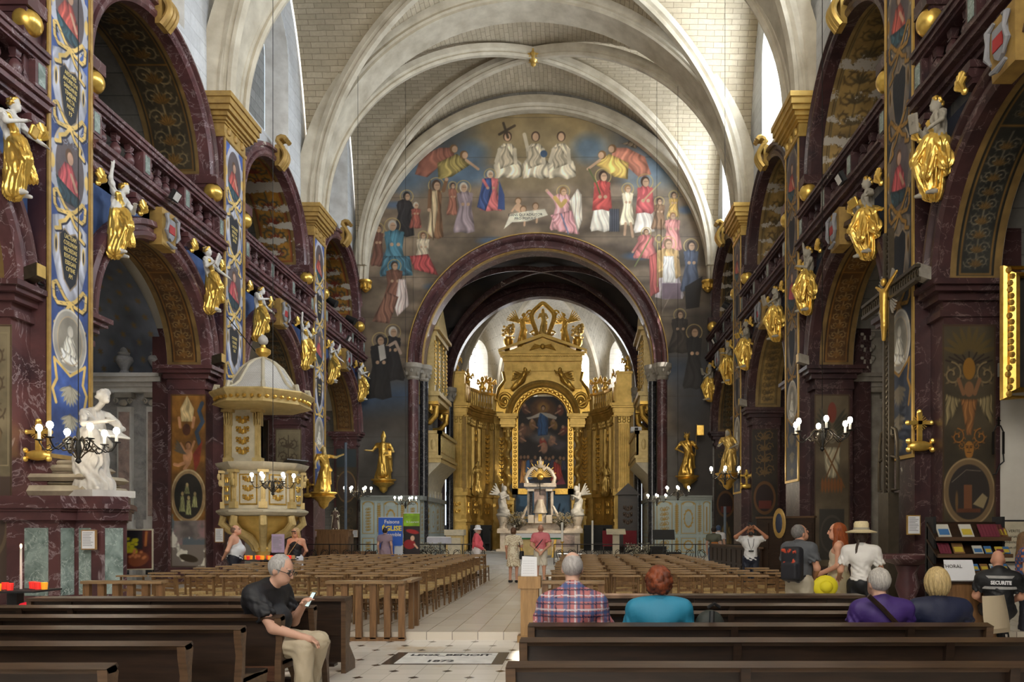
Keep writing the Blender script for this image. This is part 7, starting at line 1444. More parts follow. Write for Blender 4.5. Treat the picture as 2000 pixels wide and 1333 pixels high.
dome = [(1.26, 5.36), (1.0, 5.46), (.82, 5.62), (.68, 5.85), (.52, 6.1), (.3, 6.28), (.1, 6.36), (.04, 6.4)]; oc(MB(), dome).build('canopy_dome', m, t)
for i in range(8): a = i*PI/4+R8; mb = MB(); mb.tube([(r*math.cos(a), r*math.sin(a), z) for r, z in dome], .045, 6); mb.tube([(1.24*math.cos(a)+0, 1.24*math.sin(a), 5.36), (1.2*math.cos(a), 1.2*math.sin(a), 5.52), (1.1*math.cos(a), 1.1*math.sin(a), 5.5)], .06, 6); mb.build('dome_rib', G['cream_wood'], t)
MB().lathe([(.06, 6.38), (.1, 6.42), (.2, 6.52), (.2, 6.62), (.08, 6.68), (.06, 6.75)], n=12).build('urn', GO_, t); MB().ball((0, 0, 6.88), .14, 10).build('flame_ball', G['white_stone'], t)
mb = MB(); mb.box(-1.1, -.1, .1, .2, 3.4, 4.95); mb.build('back_panel', CW_, t); mb = MB(); relief(mb, -.85, -.38, .09, 3.65, 4.75, 3, .03); mb.build('gilt_relief', GO_, t); mb = MB(); pillar(mb, IDM, -1.0, .16, .05, 3.42, 4.95, 3); pillar(mb, IDM, -.18, .16, .05, 3.42, 4.95, 3); mb.build('panel_pilaster', G['pale_gold'], t)
MB().bar((.3, .6, 3.2), (.9, .2, 3.55), .7, .03).build('book_rest', G['pew'], t); MB().tube([(0, 0, 6.3), (-1.1, .2, 7.6)], .015, 5).build('stay_rod', IR, t)
# gilt crosses on the pilasters
def gcross(px, py, Y, s, lab):
    c = at(px, py, Y); t = thing('gilt_cross', lab, 'cross', c); mb = MB(); mb.box(-.04, .04, -.03, .03, .1, .62); mb.box(-.22, .22, -.03, .03, .4, .47); [mb.ball(q, .05, 8) for q in ((-.22, 0, .435), (.22, 0, .435), (0, 0, .64))]; mb.build('cross', G['bright_gold'], t); mb = MB()
    [mb.bar((0, 0, .435), (.15*math.cos(a), 0, .435+.15*math.sin(a)), .014) for a in [i*PI/10+.1 for i in range(20)]]; mb.build('rays', G['bright_gold'], t); mb = MB(); mb.ball((0, -.02, 0), (.24, .07, .1), 12); [mb.ball((sg*.22, -.04, z), .055, 8) for sg in (-1, 1) for z in (-.07, .09)]; mb.build('cloud_bracket', G['bright_gold'], t); t.scale = (s,)*3
gcross(75, 890, 14.2, 1.0, 'gilt cross on a bracket beside the left chandelier'); gcross(601, 968, 28.5, .9, 'gilt cross on the pilaster right of the pulpit'); gcross(1796, 872, 14.2, 1.0, 'gilt cross on the pilaster above the red marble stoup'); gcross(1458, 950, 28.45, .9, 'gilt cross right of the veiled gilt statue')
# framed notices
def notice(px, py, Y, w, h, lab, fm='light_oak', pm='paper', lines=9, rz=0):
    c = at(px, py, Y); t = thing('framed_notice', lab, 'notice', c, rz); MB().box(-w/2, w/2, -.02, .02, -h/2, h/2).build('frame', G[fm], t); MB().box(-w/2+.02, w/2-.02, -.026, -.018, -h/2+.02, h/2-.02).build('sheet', G[pm], t)
    if px == 543: MB().box(-.02, .02, .0, .03, -(c.z-FL), -h/2).build('stand_post', BK, t)
    mb = MB(); R = random.Random(int(px)); [mb.box(-w*.36, w*R.uniform(.1, .36), -.0275, -.026, h*(.36-.72*i/lines)-.006, h*(.36-.72*i/lines)+.004) for i in range(lines)]; mb.build('printed_text', MATS['grey_print'] if 'grey_print' in MATS else mat('grey_print', (.3, .3, .32), .7), t)
G['lilac_paper'] = mat('lilac_paper', (.55, .42, .6), .8); 
notice(174, 1055, 13.85, .27, .36, 'framed white notice on the green panel of the marble pedestal'); notice(429, 1046, 20.8, .25, .4, 'framed notice on the pier left of the man in the tank top'); notice(694, 1043, 34.9, .26, .35, 'small framed notice by the blue-grey pole'); notice(1784, 1026, 14.1, .25, .36, 'gilt-framed notice above the red marble stoup', 'ochre'); notice(543, 1062, 18.5, .3, .45, 'lilac paper notice below the pulpit', 'lilac_paper', 'lilac_paper', 14)
# tall iron crucifix against the right pilaster
XCX = 6.0; t = thing('processional_crucifix', 'tall dark openwork iron crucifix with a gilt Christ on the right pilaster', 'crucifix', (XCX, 14.85, 0)); lat = MB()
lat.box(-.05, .05, -.16, -.1, 2.3, 7.4); lat.box(-.05, .05, .1, .16, 2.3, 7.4); lat.box(-.05, .05, -1.3, 1.3, 6.02, 6.08); lat.box(-.05, .05, -1.3, 1.3, 6.26, 6.32)
for i in range(46): z = 2.4+i*.11; lat.tube([(0, .09*math.cos(a), z+.055*math.sin(a)) for a in [q*PI/4 for q in range(8)]], .018, 5, True)
for i in range(24): y = -1.25+i*.11; lat.tube([(0, y+.055*math.cos(a), 6.17+.08*math.sin(a)) for a in [q*PI/4 for q in range(8)]], .018, 5, True)
lat.build('openwork_cross', G['bronze'], t); mb = MB()
for sg in (-1, 1): mb.tube([(0, sg*q, z) for q, z in ((.16, 3.0), (.42, 2.95), (.42, 3.25), (.34, 3.5), (.2, 3.55), (.18, 3.42), (.26, 3.38))], .035, 6); mb.tube([(0, sg*.2, 2.35), (0, sg*.45, 2.35), (0, sg*.45, 2.95)], .035, 6)
mb.box(-.1, .1, -.25, .25, FL, 2.3); mb.build('stand', G['bronze'], t); mb = MB(); [mb.bar((-.02, .1*math.cos(a), 6.17+.1*math.sin(a)), (-.02, .5*math.cos(a), 6.17+.5*math.sin(a)), .03, .02) for q in range(4) for a in [PI/4+q*PI/2+d*.12 for d in (-2, -1, 0, 1, 2)]]; mb.build('rays', G['grey_stone'], t)
f = Sculpt(.02, .03); f.chain([(-.08, 0, 6.2), (-.08, .02, 5.85), (-.09, -.02, 5.55), (-.08, .02, 5.3)], [.09, .075, .06, .04]); f.ell((-.1, -.02, 6.4), (.06, .06, .08)); [f.chain([(-.08, sg*.08, 6.24), (-.06, sg*.3, 6.36), (-.04, sg*.5, 6.46)], [.045, .035, .025]) for sg in (-1, 1)]; f.build('gilt_corpus', [G['gold']]*3, t)
# holy-water stoup, book rack, counter, stall papers
c = at(1772, 1034, 13.1); t = thing('marble_stoup', 'red marble holy-water stoup on a baluster foot at the right', 'stoup', (c.x, 13.1, FL)); MB().lathe([(.18, .86), (.36, .92), (.45, .98), (.47, 1.04), (.44, 1.05), (.38, .98)], n=24).build('basin', G['worn_marble'], t); MB().lathe([(.3, 0), (.28, .08), (.16, .14), (.13, .3), (.2, .5), (.15, .72), (.2, .86)], n=16).build('foot', G['worn_marble'], t)
c = at(1893, 1034, 12.0); t = thing('book_rack', 'dark wooden book rack with three sloping shelves by the white wall', 'book rack', (c.x, 12.0, FL)); W2 = .56; sh = [(1.32, 0), (1.06, -.05), (.8, -.1)]
for x in (-W2, W2-.04): MB().box(x, x+.04, .0, .3, 0, 1.68).build('side_post', BK, t)
MB().box(-W2, W2, .2, .24, .1, 1.6).build('back_panel', G['pew'], t)
for z, y in sh: MB().prism([(-W2-.02, y-.12, z), (W2+.02, y-.12, z), (W2+.02, .2, z+.26), (-W2-.02, .2, z+.26)], (0, .02, -.02)).build('shelf', G['pew'], t); MB().box(-W2-.02, W2+.02, y-.15, y-.12, z-.02, z+.04).build('shelf_lip', G['pew_end'], t)
bc = {'w': mat('cream_book', (.6, .58, .5), .6), 'r': mat('crimson_book', (.18, .03, .05), .5), 'b': mat('blue_print', (.06, .18, .4), .5), 'y': mat('yellow_print', (.6, .45, .05), .5), 'g': mat('brown_print', (.25, .13, .05), .5)}; BN = {'w': 'white-covered', 'r': 'crimson', 'b': 'blue-covered', 'y': 'yellow-banded', 'g': 'brown-covered'}
tier = ['top', 'middle', 'bottom']
for si, (zi, row) in enumerate(((0, [(-.42, 'w', .2, .24), (-.06, 'b', .19, .24)]+[(.16+.05*i, 'r', .045, .24) for i in range(8)]+[(.5, 'g', .13, .23)]), (1, [(-.5+.045*i, 'r', .042, .2) for i in range(4)]+[(-.22, 'g', .17, .2), (.08, 'w', .15, .15), (.24, 'b', .11, .14), (.42, 'y', .13, .13), (.52, 'b', .1, .13)]), (2, [(-.3+.15*i, 'gybgwb'[i], .12, .12) for i in range(6)]))):
    z, y = sh[zi]
    for i, (x, k, w, h) in enumerate(row):
        if x > W2-.02: x = W2-.08
        tb = thing('booklet', '%s booklet, %s from the left on the %s shelf of the book rack' % (BN[k], od[i], tier[zi]), 'book', (c.x+x, 12.0+y-.1, FL+z+.045), 0, 'booklets on the book rack'); tb.rotation_euler = (-.62, 0, 0)
        MB().box(-w/2, w/2, 0, .015, 0, h).build('cover', bc['w' if k in 'by' and w > .15 else k], tb); MB().box(-w*.4, w*.4, -.002, 0, h*.15, h*.62).build('cover_picture', bc['b' if k == 'w' else 'y' if k in 'gb' else 'r'], tb)
c2 = at(1885, 1034, 10.6); t = thing('wooden_counter', 'light wooden counter below the book rack', 'counter', (c2.x, 10.6, 0)); MB().box(-.3, .3, -.25, .25, 0, .86).build('counter_body', G['oak'], t); MB().box(-.33, .33, -.28, .28, .86, .89).build('counter_top', G['pew'], t)
t = thing('newspaper_page', 'printed newspaper pages propped up on the wooden counter', 'newspaper', (c2.x-.1, 10.5, .892)); MB().prism([(-.21, 0, 0), (.21, 0, 0), (.2, .1, .28), (-.2, .1, .28)], (0, .01, 0)).build('page', G['paper'], t); M_ = Matrix.Translation((-.1, .07, .19)) @ Matrix.Rotation(PI/2-.34, 4, 'X'); text('headline', 'THORAL', .07, G['text'], t, Matrix.Translation((0, -.012, 0)) @ M_, .001); mb = MB(); [mb.prism([(x, .02+.1*z/.28-.011, z), (x+.11, .02+.1*z/.28-.011, z), (x+.11, .021+.1*z/.28-.011, z+.006), (x, .021+.1*z/.28-.011, z+.006)], (0, -.001, 0)) for x in (.02,) for z in [.03+.018*i for i in range(13)]]; mb.build('print', MATS['grey_print'], t)
# side chapels: white altar front on the left, carved stone altar on the right
def aedicule(sg, X0, Y, lab, m1, m2):
    t = thing('side_altar', lab, 'altar', (X0, Y, FL)); P_ = lambda a, b, c: (sg*a, b, c); b_ = lambda: MB(P_)
    w = 2.9
    for e, z0, z1 in ((0, 5.35, 5.5), (.06, 5.5, 5.62), (.18, 5.62, 5.75), (.26, 5.75, 5.85)): (globals().__setitem__('_q', b_().box(-.1, w, -.2-e, .3, z0, z1))); _q.build('entablature', m1, t)
    for i, a in enumerate((.22, 1.05)):
        mb = b_(); mb.box(a-.2, a+.2, -.14, .2, 1.75, 4.95); mb.build('pilaster_shaft', m1, t); mb = b_(); (mb.box(a-.15, a+.15, -.155, -.1, 1.85, 4.8) if m2 != m1 else [mb.tube([(a-.15+.06*j, -.14, 1.9), (a-.15+.06*j, -.14, 4.8)], .02, 5) for j in range(6)]); mb.build('shaft_face', m2, t)
        mb = b_(); mb.box(a-.24, a+.24, -.2, .2, 5.2, 5.35); [mb.tube([(a+s2*(.2+.07*math.cos(u)*(1-u/12)), -.2, 5.1+.08*math.sin(u)*(1-u/12)) for u in [q*.6 for q in range(14)]], .025, 5) for s2 in (-1, 1)]; mb.ball((a, -.18, 5.05), (.12, .06, .1), 8); mb.build('capital', G['grey_stone'], t)
        mb = b_(); mb.box(a-.25, a+.25, -.2, .2, 1.5, 1.75); mb.box(a-.27, a+.27, -.22, .2, 1.36, 1.5); mb.box(a-.27, a+.27, -.2, .2, 0, 1.36); mb.build('pedestal', m1, t); b_().box(a-.18, a+.18, -.215, -.19, .2, 1.2).build('pedestal_panel', G['black_marble'] if sg < 0 else m1, t)
    b_().box(-.1, w, 0, .3, 0, 5.35).build('back_field', G['grey_marble'] if sg < 0 else m1, t); return t
aedicule(-1, -11.85, 21.72, 'grey and pink marble side altar with ionic pilasters in the left chapel', G['pale_stone'], G['pink_marble'])
t = aedicule(1, 7.72, 21.72, 'carved grey stone side altar with fluted pilasters in the right chapel', G['grey_stone'], G['grey_stone'])
mb = MB(); relief(mb, .1, .6, -.25, 6.05, 6.95, 2, .05); relief(mb, .8, 1.5, -.25, 6.05, 6.95, 5, .05); mb.box(0, 1.9, -.2, .2, 5.9, 7.05); mb.box(-.1, 1.95, -.3, .2, 7.05, 7.2); mb.build('carved_attic', G['grey_stone'], t); mb = MB(); mb.ring(2.6, 7.2, 2.2, [(0, -.1), (0, -.3), (.2, -.35), (.35, -.2), (.5, -.3), (.5, .1)], PI*.5, PI, 20); mb.build('curved_pediment', G['grey_stone'], t); mb = MB(); [mb.ball((2.6+1.9*math.cos(a), -.12, 7.3+1.9*math.sin(a)), (.2, .08, .2), 8) for a in (1.8, 2.1, 2.4, 2.7, 3.0)]; mb.build('rosette', G['grey_stone'], t)
f = Sculpt(.03, .05); f.cap((1.75, -.2, 4.0), (1.6, -.25, 2.2), .2, .34, 0, fold=(7, .04, 2)); f.ell((1.75, -.2, 4.4), (.3, .12, .3)); f.cap((1.6, -.3, 3.3), (1.2, -.3, 3.0), .06, .05); f.build('draped_relief', [G['grey_stone']]*3, t)
for px, lab in ((243, 'stone urn on the cornice of the left chapel altar, nearer the pilaster'), (307, 'stone urn on the cornice of the left chapel altar, nearer the pier')): c = at(px, 1034, 21.6); t = thing('stone_urn', lab, 'urn', (c.x, 21.6, FL+5.85)); MB().lathe([(.16, 0), (.1, .12), (.12, .2), (.24, .4), (.22, .5), (.14, .56), (.17, .62)], n=14).build('urn_body', G['grey_marble'], t); MB().lathe([(.12, .62), (.1, .72), (.04, .82), (.02, .95)], n=10).build('flame_finial', G['grey_marble'], t)
# votive stands
def votive(x, Y, z, w, lab, n, seed, sl):
    t = thing('votive_stand', lab, 'candle stand', (x, Y, 0)); R = random.Random(seed); MB().box(-w/2, w/2, -.25, .25, z-.02, z).build('tray', BK, t); MB().box(-.06, .06, -.06, .06, 0, z-.02).build('column', BK, t); mb = MB(); [mb.tube([(sg*(.06+.3*u), 0, .1+.2*math.sin(u*6)) for u in [i/8 for i in range(9)]], .012, 5) for sg in (-1, 1)]; mb.build('scroll_foot', BK, t)
    for i in range(n):
        a, b = -w/2+.08+(w-.16)*i/(n-1), R.uniform(-.18, .18); k = R.random(); col = 'red' if k < .5 else 'amber'
        tt = thing('votive_candle', '%s votive light, %s%s along the %s' % (col, 'farther ' if i > 13 else '', od[i % 14], sl), 'candle', (x+a, Y+b, z), 0, 'votive lights'); MB().lathe([(.032, 0), (.038, .085), (.03, .085), (.02, .04)], n=10).build('glass_cup', MATS['votive_'+col] if 'votive_'+col in MATS else emit('votive_'+col, (.9, .04, .03) if col == 'red' else (1.0, .4, .03), .3), tt); MB().ball((0, 0, .06), (.012, .012, .02), 6).build('flame', G['flame'], tt)
votive(at(30, 1034, 9.3).x, 9.3, .86, .8, 'black iron votive stand at the left edge', 9, 3, 'iron stand at the left edge'); votive(at(522, 1034, 17.0).x, 17.0, .92, 1.15, 'votive stand below the pulpit', 22, 5, 'stand below the pulpit')
t = thing('taper_candle', 'tall thin lit candle beside the left votive stand', 'candle', (at(41, 1034, 9.4).x, 9.4, .86)); MB().lathe([(.014, 0), (.012, .5)], n=8).build('wax', G['candle_white'], t); MB().ball((0, 0, .53), (.012, .012, .03), 8).build('flame', G['flame'], t)
c = at(50, 1185, 9.2); t = thing('red_lantern', 'red glass grave lantern under the left votive stand', 'lantern', (c.x, 9.2, 0)); MB().lathe([(.1, 0), (.12, .1), (.1, .4)], n=12).build('stand', BK, t); MB().ball((0, 0, .56), (.13, .1, .16), 12).build('red_glass', emit('red_glass', (.8, .02, .04), .3), t)
# painting on an easel, banners, cabinet with nun statue, pole, partitions
def pic_mesh(name, p, M_, t, m=None): me = p.mesh(name, lambda u, v: (u-p.w/2, 0*u, v), m or G['paint']); me.transform(M_); return link(name, me, t)
c = at(267, 1110, 16.4); t = thing('easel_painting', 'modern painting of yellow flowers on a dark red ground, on an easel', 'painting', (c.x, 16.4, .75), .35); p = Pic(.58, .82, .02, H(92, 34, 24)); p.mottle(.2, .5, 3); p.rect(0, .4, .42, .82, H(28, 26, 32)); p.ell(.33, .2, .2, .15, H(150, 84, 44), .4, .8); R_ = random.Random(4); [p.ell(R_.uniform(.08, .3), R_.uniform(.34, .66), .04, .035, H(196, 186, 30)) for _ in range(26)]; [p.ell(R_.uniform(.15, .45), R_.uniform(.2, .45), .03, .03, H(210, 130, 80)) for _ in range(10)]; p.line([(.46, .5), (.48, .78)], .05, H(180, 110, 50)); pic_mesh('canvas', p, Matrix.Translation((0, -.03, 0)), t); MB().box(-.32, .32, -.025, 0, -.03, .85).build('frame', G['cream_wood'], t); mb = MB(); [mb.bar((x, .02, .5), (x*1.5, .1, -.63), .03) for x in (-.25, .25)]; mb.build('easel_leg', IR, t)
c = at(587, 1050, 18.0)
def banner(px, Y, w, h, lab):
    c = at(px, 1034, Y); t = thing('rollup_banner', lab, 'banner', (c.x, Y, FL)); MB().box(-w/2, w/2, -.05, .05, 0, .08).build('base', G['grey_stone'], t); MB().box(-w/2, w/2, -.01, .01, h, h+.02).build('top_bar', G['paper'], t); return t
RX = Matrix.Rotation(PI/2, 4, 'X')
t = banner(763, 25.0, .8, 1.86, 'blue roll-up banner reading Faisons EGLISE ensemble'); p = Pic(.8, 1.78, .016, H(42, 92, 190)); p.rect(.52, .8, 0, .85, H(176, 182, 190)); p.poly([(.5, .0), (.52, .75), (.6, .85), (.7, .8), (.8, .9), (.8, 0)], H(196, 200, 206)); [p.rect(.58+.1*i, .62+.1*i, .3+.2*j, .38+.2*j, H(110, 118, 130)) for i in range(2) for j in range(2)]; p.rect(.42, .55, .12, .38, H(240, 240, 240)); p.ell(.49, .44, .06, .07, H(222, 120, 96)); p.rect(.58, .73, .1, .34, H(222, 110, 40)); p.ell(.65, .4, .06, .06, H(60, 50, 60)); p.rect(.43, .54, 0, .12, H(30, 40, 80)); p.rect(.59, .72, 0, .1, H(240, 240, 240)); pic_mesh('printed_sheet', p, Matrix.Translation((0, -.005, .08)), t)
for tx, z, s, mm, bo in (('Faisons', 1.72, .17, G['paper'], .003), ('ÉGLISE', 1.5, .22, mat('banner_yellow', (.9, .72, .05), .6, var=.05), .007), ('ensemble', 1.3, .16, G['paper'], .003)): text('banner_text', tx, s, mm, t, Matrix.Translation((.04, -.012, z)) @ RX, .001, bold=bo)
t = banner(804, 25.2, .54, 2.0, 'narrow banner with a green head and a dark figure picture'); p = Pic(.54, 1.92, .016, H(40, 30, 34)); p.rect(0, .54, 1.5, 1.92, H(142, 190, 40)); p.mottle(.2, .3, 3); p.ell(.3, 1.32, .22, .07, H(170, 40, 40), -.2); p.ell(.2, .9, .2, .16, H(150, 30, 34)); p.ell(.3, 1.1, .07, .09, H(220, 180, 150)); p.line([(.36, .9), (.46, .78)], .06, H(220, 180, 150)); [p.rect(.04, .5, .08+.06*i, .1+.06*i, H(190, 190, 190), .5) for i in range(7)]; pic_mesh('printed_sheet', p, Matrix.Translation((0, -.005, .08)), t); text('banner_text', 'St Laurent', .1, G['paper'], t, Matrix.Translation((.03, -.012, 1.72)) @ RX, .001)
c = at(650, 1034, 26.8); t = thing('confessional', 'low brown wooden confessional with winged sides, nun statue on top', 'confessional', (c.x, 26.8, FL)); MB().box(-.55, .55, -.05, .4, 0, 1.42).build('cabinet', G['oak'], t); mb = MB(); [mb.box(-.5+.2*i, -.34+.2*i, -.07, -.05, .5, 1.3) for i in range(5)]; mb.build('raised_panel', G['oak'], t); [MB().prism([(sg*.55, -.5, 0), (sg*.55, .4, 0), (sg*.55, .4, 1.3), (sg*.55, .0, 1.2), (sg*.55, -.2, .7), (sg*.55, -.45, .5)], (sg*.06, 0, 0)).build('side_wing', G['pew_end'], t) for sg in (-1, 1)]; MB().box(-.6, .6, -.08, .42, 1.42, 1.47).build('top_board', G['oak'], t)
t = thing('nun_statue', 'painted statue of a nun in a brown habit holding roses', 'statue', (c.x+.02, 27.0, FL+1.47), .1); rf = robe_figure(.03, hair='none', fold=.008, sway=.01); rf.p = [q for q in rf.p]; o = link('figure', rf.mesh('figure', [mat('brown_habit', (.1, .055, .035), .6), G['cream_wood'], G['cream_wood']]), t); o.scale = (.44,)*3; f = Sculpt(.025, .04); f.cap((0, .12, 1.35), (0, .14, .15), .23, .34, 0, fold=(6, .012, 2)); f.cut((0, -.03, 0), (0, -1, 0)); o = f.build('cream_mantle', [G['cream_wood']]*3, t); o.scale = (.44,)*3; f = Sculpt(.02, .03); f.ell((0, .03, 1.67), (.125, .115, .15)); f.cut((0, -.06, 0), (0, -1, 0)); f.cap((0, .08, 1.6), (0, .12, 1.3), .1, .14); o = f.build('black_veil', [BK]*3, t); o.scale = (.44,)*3
t = thing('wooden_bench', 'brown wooden bench right of the confessional', 'bench', (at(710, 1034, 26.6).x, 26.6, FL)); MB().box(-.5, .5, -.2, .2, .4, .45).build('seat', G['oak'], t); MB().box(-.5, .5, -.24, -.18, .1, .72).build('front_panel', G['oak'], t); [MB().box(x-.03, x+.03, -.2, .2, 0, .4).build('leg', G['oak'], t) for x in (-.46, .46)]
for px, Y, y0, lab in ((675, 27.4, 865, 'slim blue-grey metal pole by the last left pilaster'), (1416, 26.6, 990, 'slim dark metal pole under the veiled gilt statue')): c = at(px, y0, Y); t = thing('metal_pole', lab, 'pole', (c.x, Y, FL)); MB().lathe([(.05, 0), (.05, c.z-FL)], n=12).build('pole', mat('blue_grey_metal_%d' % px, (.1, .13, .17), .5), t); MB().lathe([(.16, 0), (.16, .03)], n=14).build('foot', BK, t)
def partition(px0, px1, Y0, Y1, h, lab, n, crest=False):
    a, b = at(px0, 1034, Y0), at(px1, 1034, Y1); L = math.hypot(b.x-a.x, b.y-a.y); t = thing('wooden_partition', lab, 'partition', (a.x, a.y, FL), math.atan2(b.y-a.y, b.x-a.x)); MB().box(0, L, 0, .06, 0, h).build('carcass', G['pew'], t); MB().box(-.02, L+.02, -.03, .09, h, h+.05).build('top_rail', G['pew_end'], t); mb = MB(); [mb.box(L*(i+.12)/n, L*(i+.88)/n, -.02, 0, z0, z1) for i in range(n) for z0, z1 in ((.15, h*.5), (h*.56, h*.93))]; mb.build('raised_panel', G['pew'], t)
    if crest: mb = MB(); mb.lathe([(.0, -.02), (.22, -.02), (.25, 0), (.22, .02), (0, .02)], n=20); mb.xf(Matrix.Translation((L*.42, -.03, h*.93)) @ Matrix.Rotation(PI/2, 4, 'X') @ Matrix.Diagonal((.75, 1.5, 1, 1))); mb.build('oval_emblem', G['ochre'], t); MB().ball((L*.42, -.05, h*.93), (.1, .03, .25), 10).build('blue_emblem_field', G['dark_blue'], t)
partition(1478, 1590, 19.4, 18.2, 1.75, 'tall dark panelled partition with an oval emblem, behind the man in grey', 4, True); partition(1386, 1484, 24.0, 19.2, .98, 'low dark panelled screen behind the man taking a photo', 10)
c = at(497, 871, 22.4); t = thing('framed_painting', 'dark framed painting on the chapel wall behind the pulpit', 'painting', (-15.25, 24.6, 3.2)); p = Pic(1.0, 1.5, .04, H(40, 36, 32)); p.mottle(.3, .6, 4); p.ell(.5, 1.1, .3, .3, H(150, 120, 60), e=.2); p.ell(.65, 1.0, .2, .2, H(70, 90, 120), e=.15); [p.ell(.25+.25*i, .5, .12, .35, H(60+20*i, 46, 40), e=.08) for i in range(3)]; t.location = (c.x, 22.35, c.z-.45); t.scale = (.75,)*3; pic_mesh('canvas', p, Matrix.Translation((0, -.045, 0)), t); MB().box(-.58, .58, -.04, .02, -.08, 1.58).build('frame', G['pew'], t)
# right edge: gilt-framed picture, slanted loft beam, white chapel wall, poster, lantern bracket
mb = MB(); mb.box(7.6, 12.4, 13.85, 14.0, 0, 4.15); struct(mb, 'wall_chapel', G['white_wall']); mb = MB(); mb.prism([(7.55, 13.0, 4.35), (12, 11.5, 4.9), (12, 11.5, 5.2), (7.55, 13.0, 4.6)], (0, 1.2, 0)); struct(mb, 'loft_beam', G['dim_stone'])
c = at(2000, 640, 12.6); t = thing('gilt_framed_picture', 'dark picture in a heavy gilt frame at the right edge', 'painting', (c.x+.5, 12.9, c.z), -.1); mb = MB()
for w, h, d in ((.62, 1.1, .09), (.5, .98, .13)): mb.tube([(-w, 0, -h), (-w, 0, h), (w, 0, h), (w, 0, -h)], d, 8, True)
R_ = random.Random(3); [mb.ball((sg*.57+R_.uniform(-.04, .04), -.1, -1.05+.11*i), .055, 6) for i in range(20) for sg in (-1, 1)]; mb.build('gilt_frame', G['gold'], t); p = Pic(.95, 1.9, .04, H(34, 30, 26)); p.mottle(.4, .6, 8); p.ell(.4, 1.0, .15, .4, H(90, 74, 58), e=.15); pic_mesh('canvas', p, Matrix.Translation((0, .05, -.95)), t)
c = at(1990, 1060, 13.5); t = thing('framed_poster', 'framed cream poster beginning LA VER on the white wall', 'poster', (c.x+.06, 13.8, c.z)); MB().box(-.36, .5, -.03, .04, -.38, .4).build('frame', BK, t); MB().box(-.33, .47, -.035, -.02, -.35, .37).build('sheet', G['cream_wood'], t); text('poster_text', 'LA VERITE\nconstruit les\nsymboles et\nest un chemin', .07, G['text'], t, Matrix.Translation((-.2, -.04, .05)) @ RX, .001, align='LEFT', line=1.4)
c = at(1956, 870, 13.6); t = thing('lantern_bracket', 'black iron lantern bracket on the white wall by the pier', 'lantern', (c.x, 13.7, c.z)); mb = MB(); [mb.box(x-.012, x+.012, -.02, .02, -.15, .25) for x in (-.09, .09)]; mb.tube([(-.09, 0, .25), (-.04, 0, .36), (.04, 0, .36), (.09, 0, .25)], .012, 5); mb.bar((0, 0, .36), (0, 0, .52), .02); mb.bar((-.04, 0, .45), (.04, 0, .45), .02); mb.build('lantern_frame', IR, t); MB().tube([(.09, 0, -.15), (.1, 0, -.28), (.02, 0, -.35), (-.04, 0, -.5), (-.1, 0, -.52)], .014, 5).build('scroll_arm', IR, t)
# ================================================================ people (face towards -Y when unturned; lengths for a 1.72 m figure)
SKIN = mat('figure_colour', (1, 1, 1))
_m, _nt, _b = _new('figure_colour'); _b.inputs['Roughness'].default_value = .62; _a = _n(_nt, 'ShaderNodeVertexColor', layer_name='Col'); _nt.links.new(_a.outputs['Color'], _b.inputs['Base Color']); bump(_nt, _b, noise(_nt, 11, 4, .6, None, 1.2), .35, .012); FC = _m
J0 = dict(head=(0, -.03, 1.6), neck=(0, .02, 1.45), chest=(0, .01, 1.26), waist=(0, 0, 1.08), pel=(0, .01, .95), shL=(.185, .02, 1.39), elL=(.24, .04, 1.11), wrL=(.24, -.05, .86), shR=(-.185, .02, 1.39), elR=(-.24, .04, 1.11), wrR=(-.24, -.05, .86), hiL=(.095, .01, .93), knL=(.1, -.01, .49), anL=(.105, .03, .08), hiR=(-.095, .01, .93), knR=(-.1, -.01, .49), anR=(-.105, .03, .08))
SIT = dict(head=(0, -.03, 1.2), neck=(0, .03, 1.05), chest=(0, .02, .86), waist=(0, .02, .68), pel=(0, .02, .56), shL=(.195, .03, .95), elL=(.26, -.02, .72), wrL=(.15, -.24, .62), shR=(-.195, .03, .95), elR=(-.26, -.02, .72), wrR=(-.15, -.24, .62), hiL=(.1, 0, .54), knL=(.12, -.44, .52), anL=(.12, -.42, .09), hiR=(-.1, 0, .54), knR=(-.12, -.44, .52), anR=(-.12, -.42, .09))
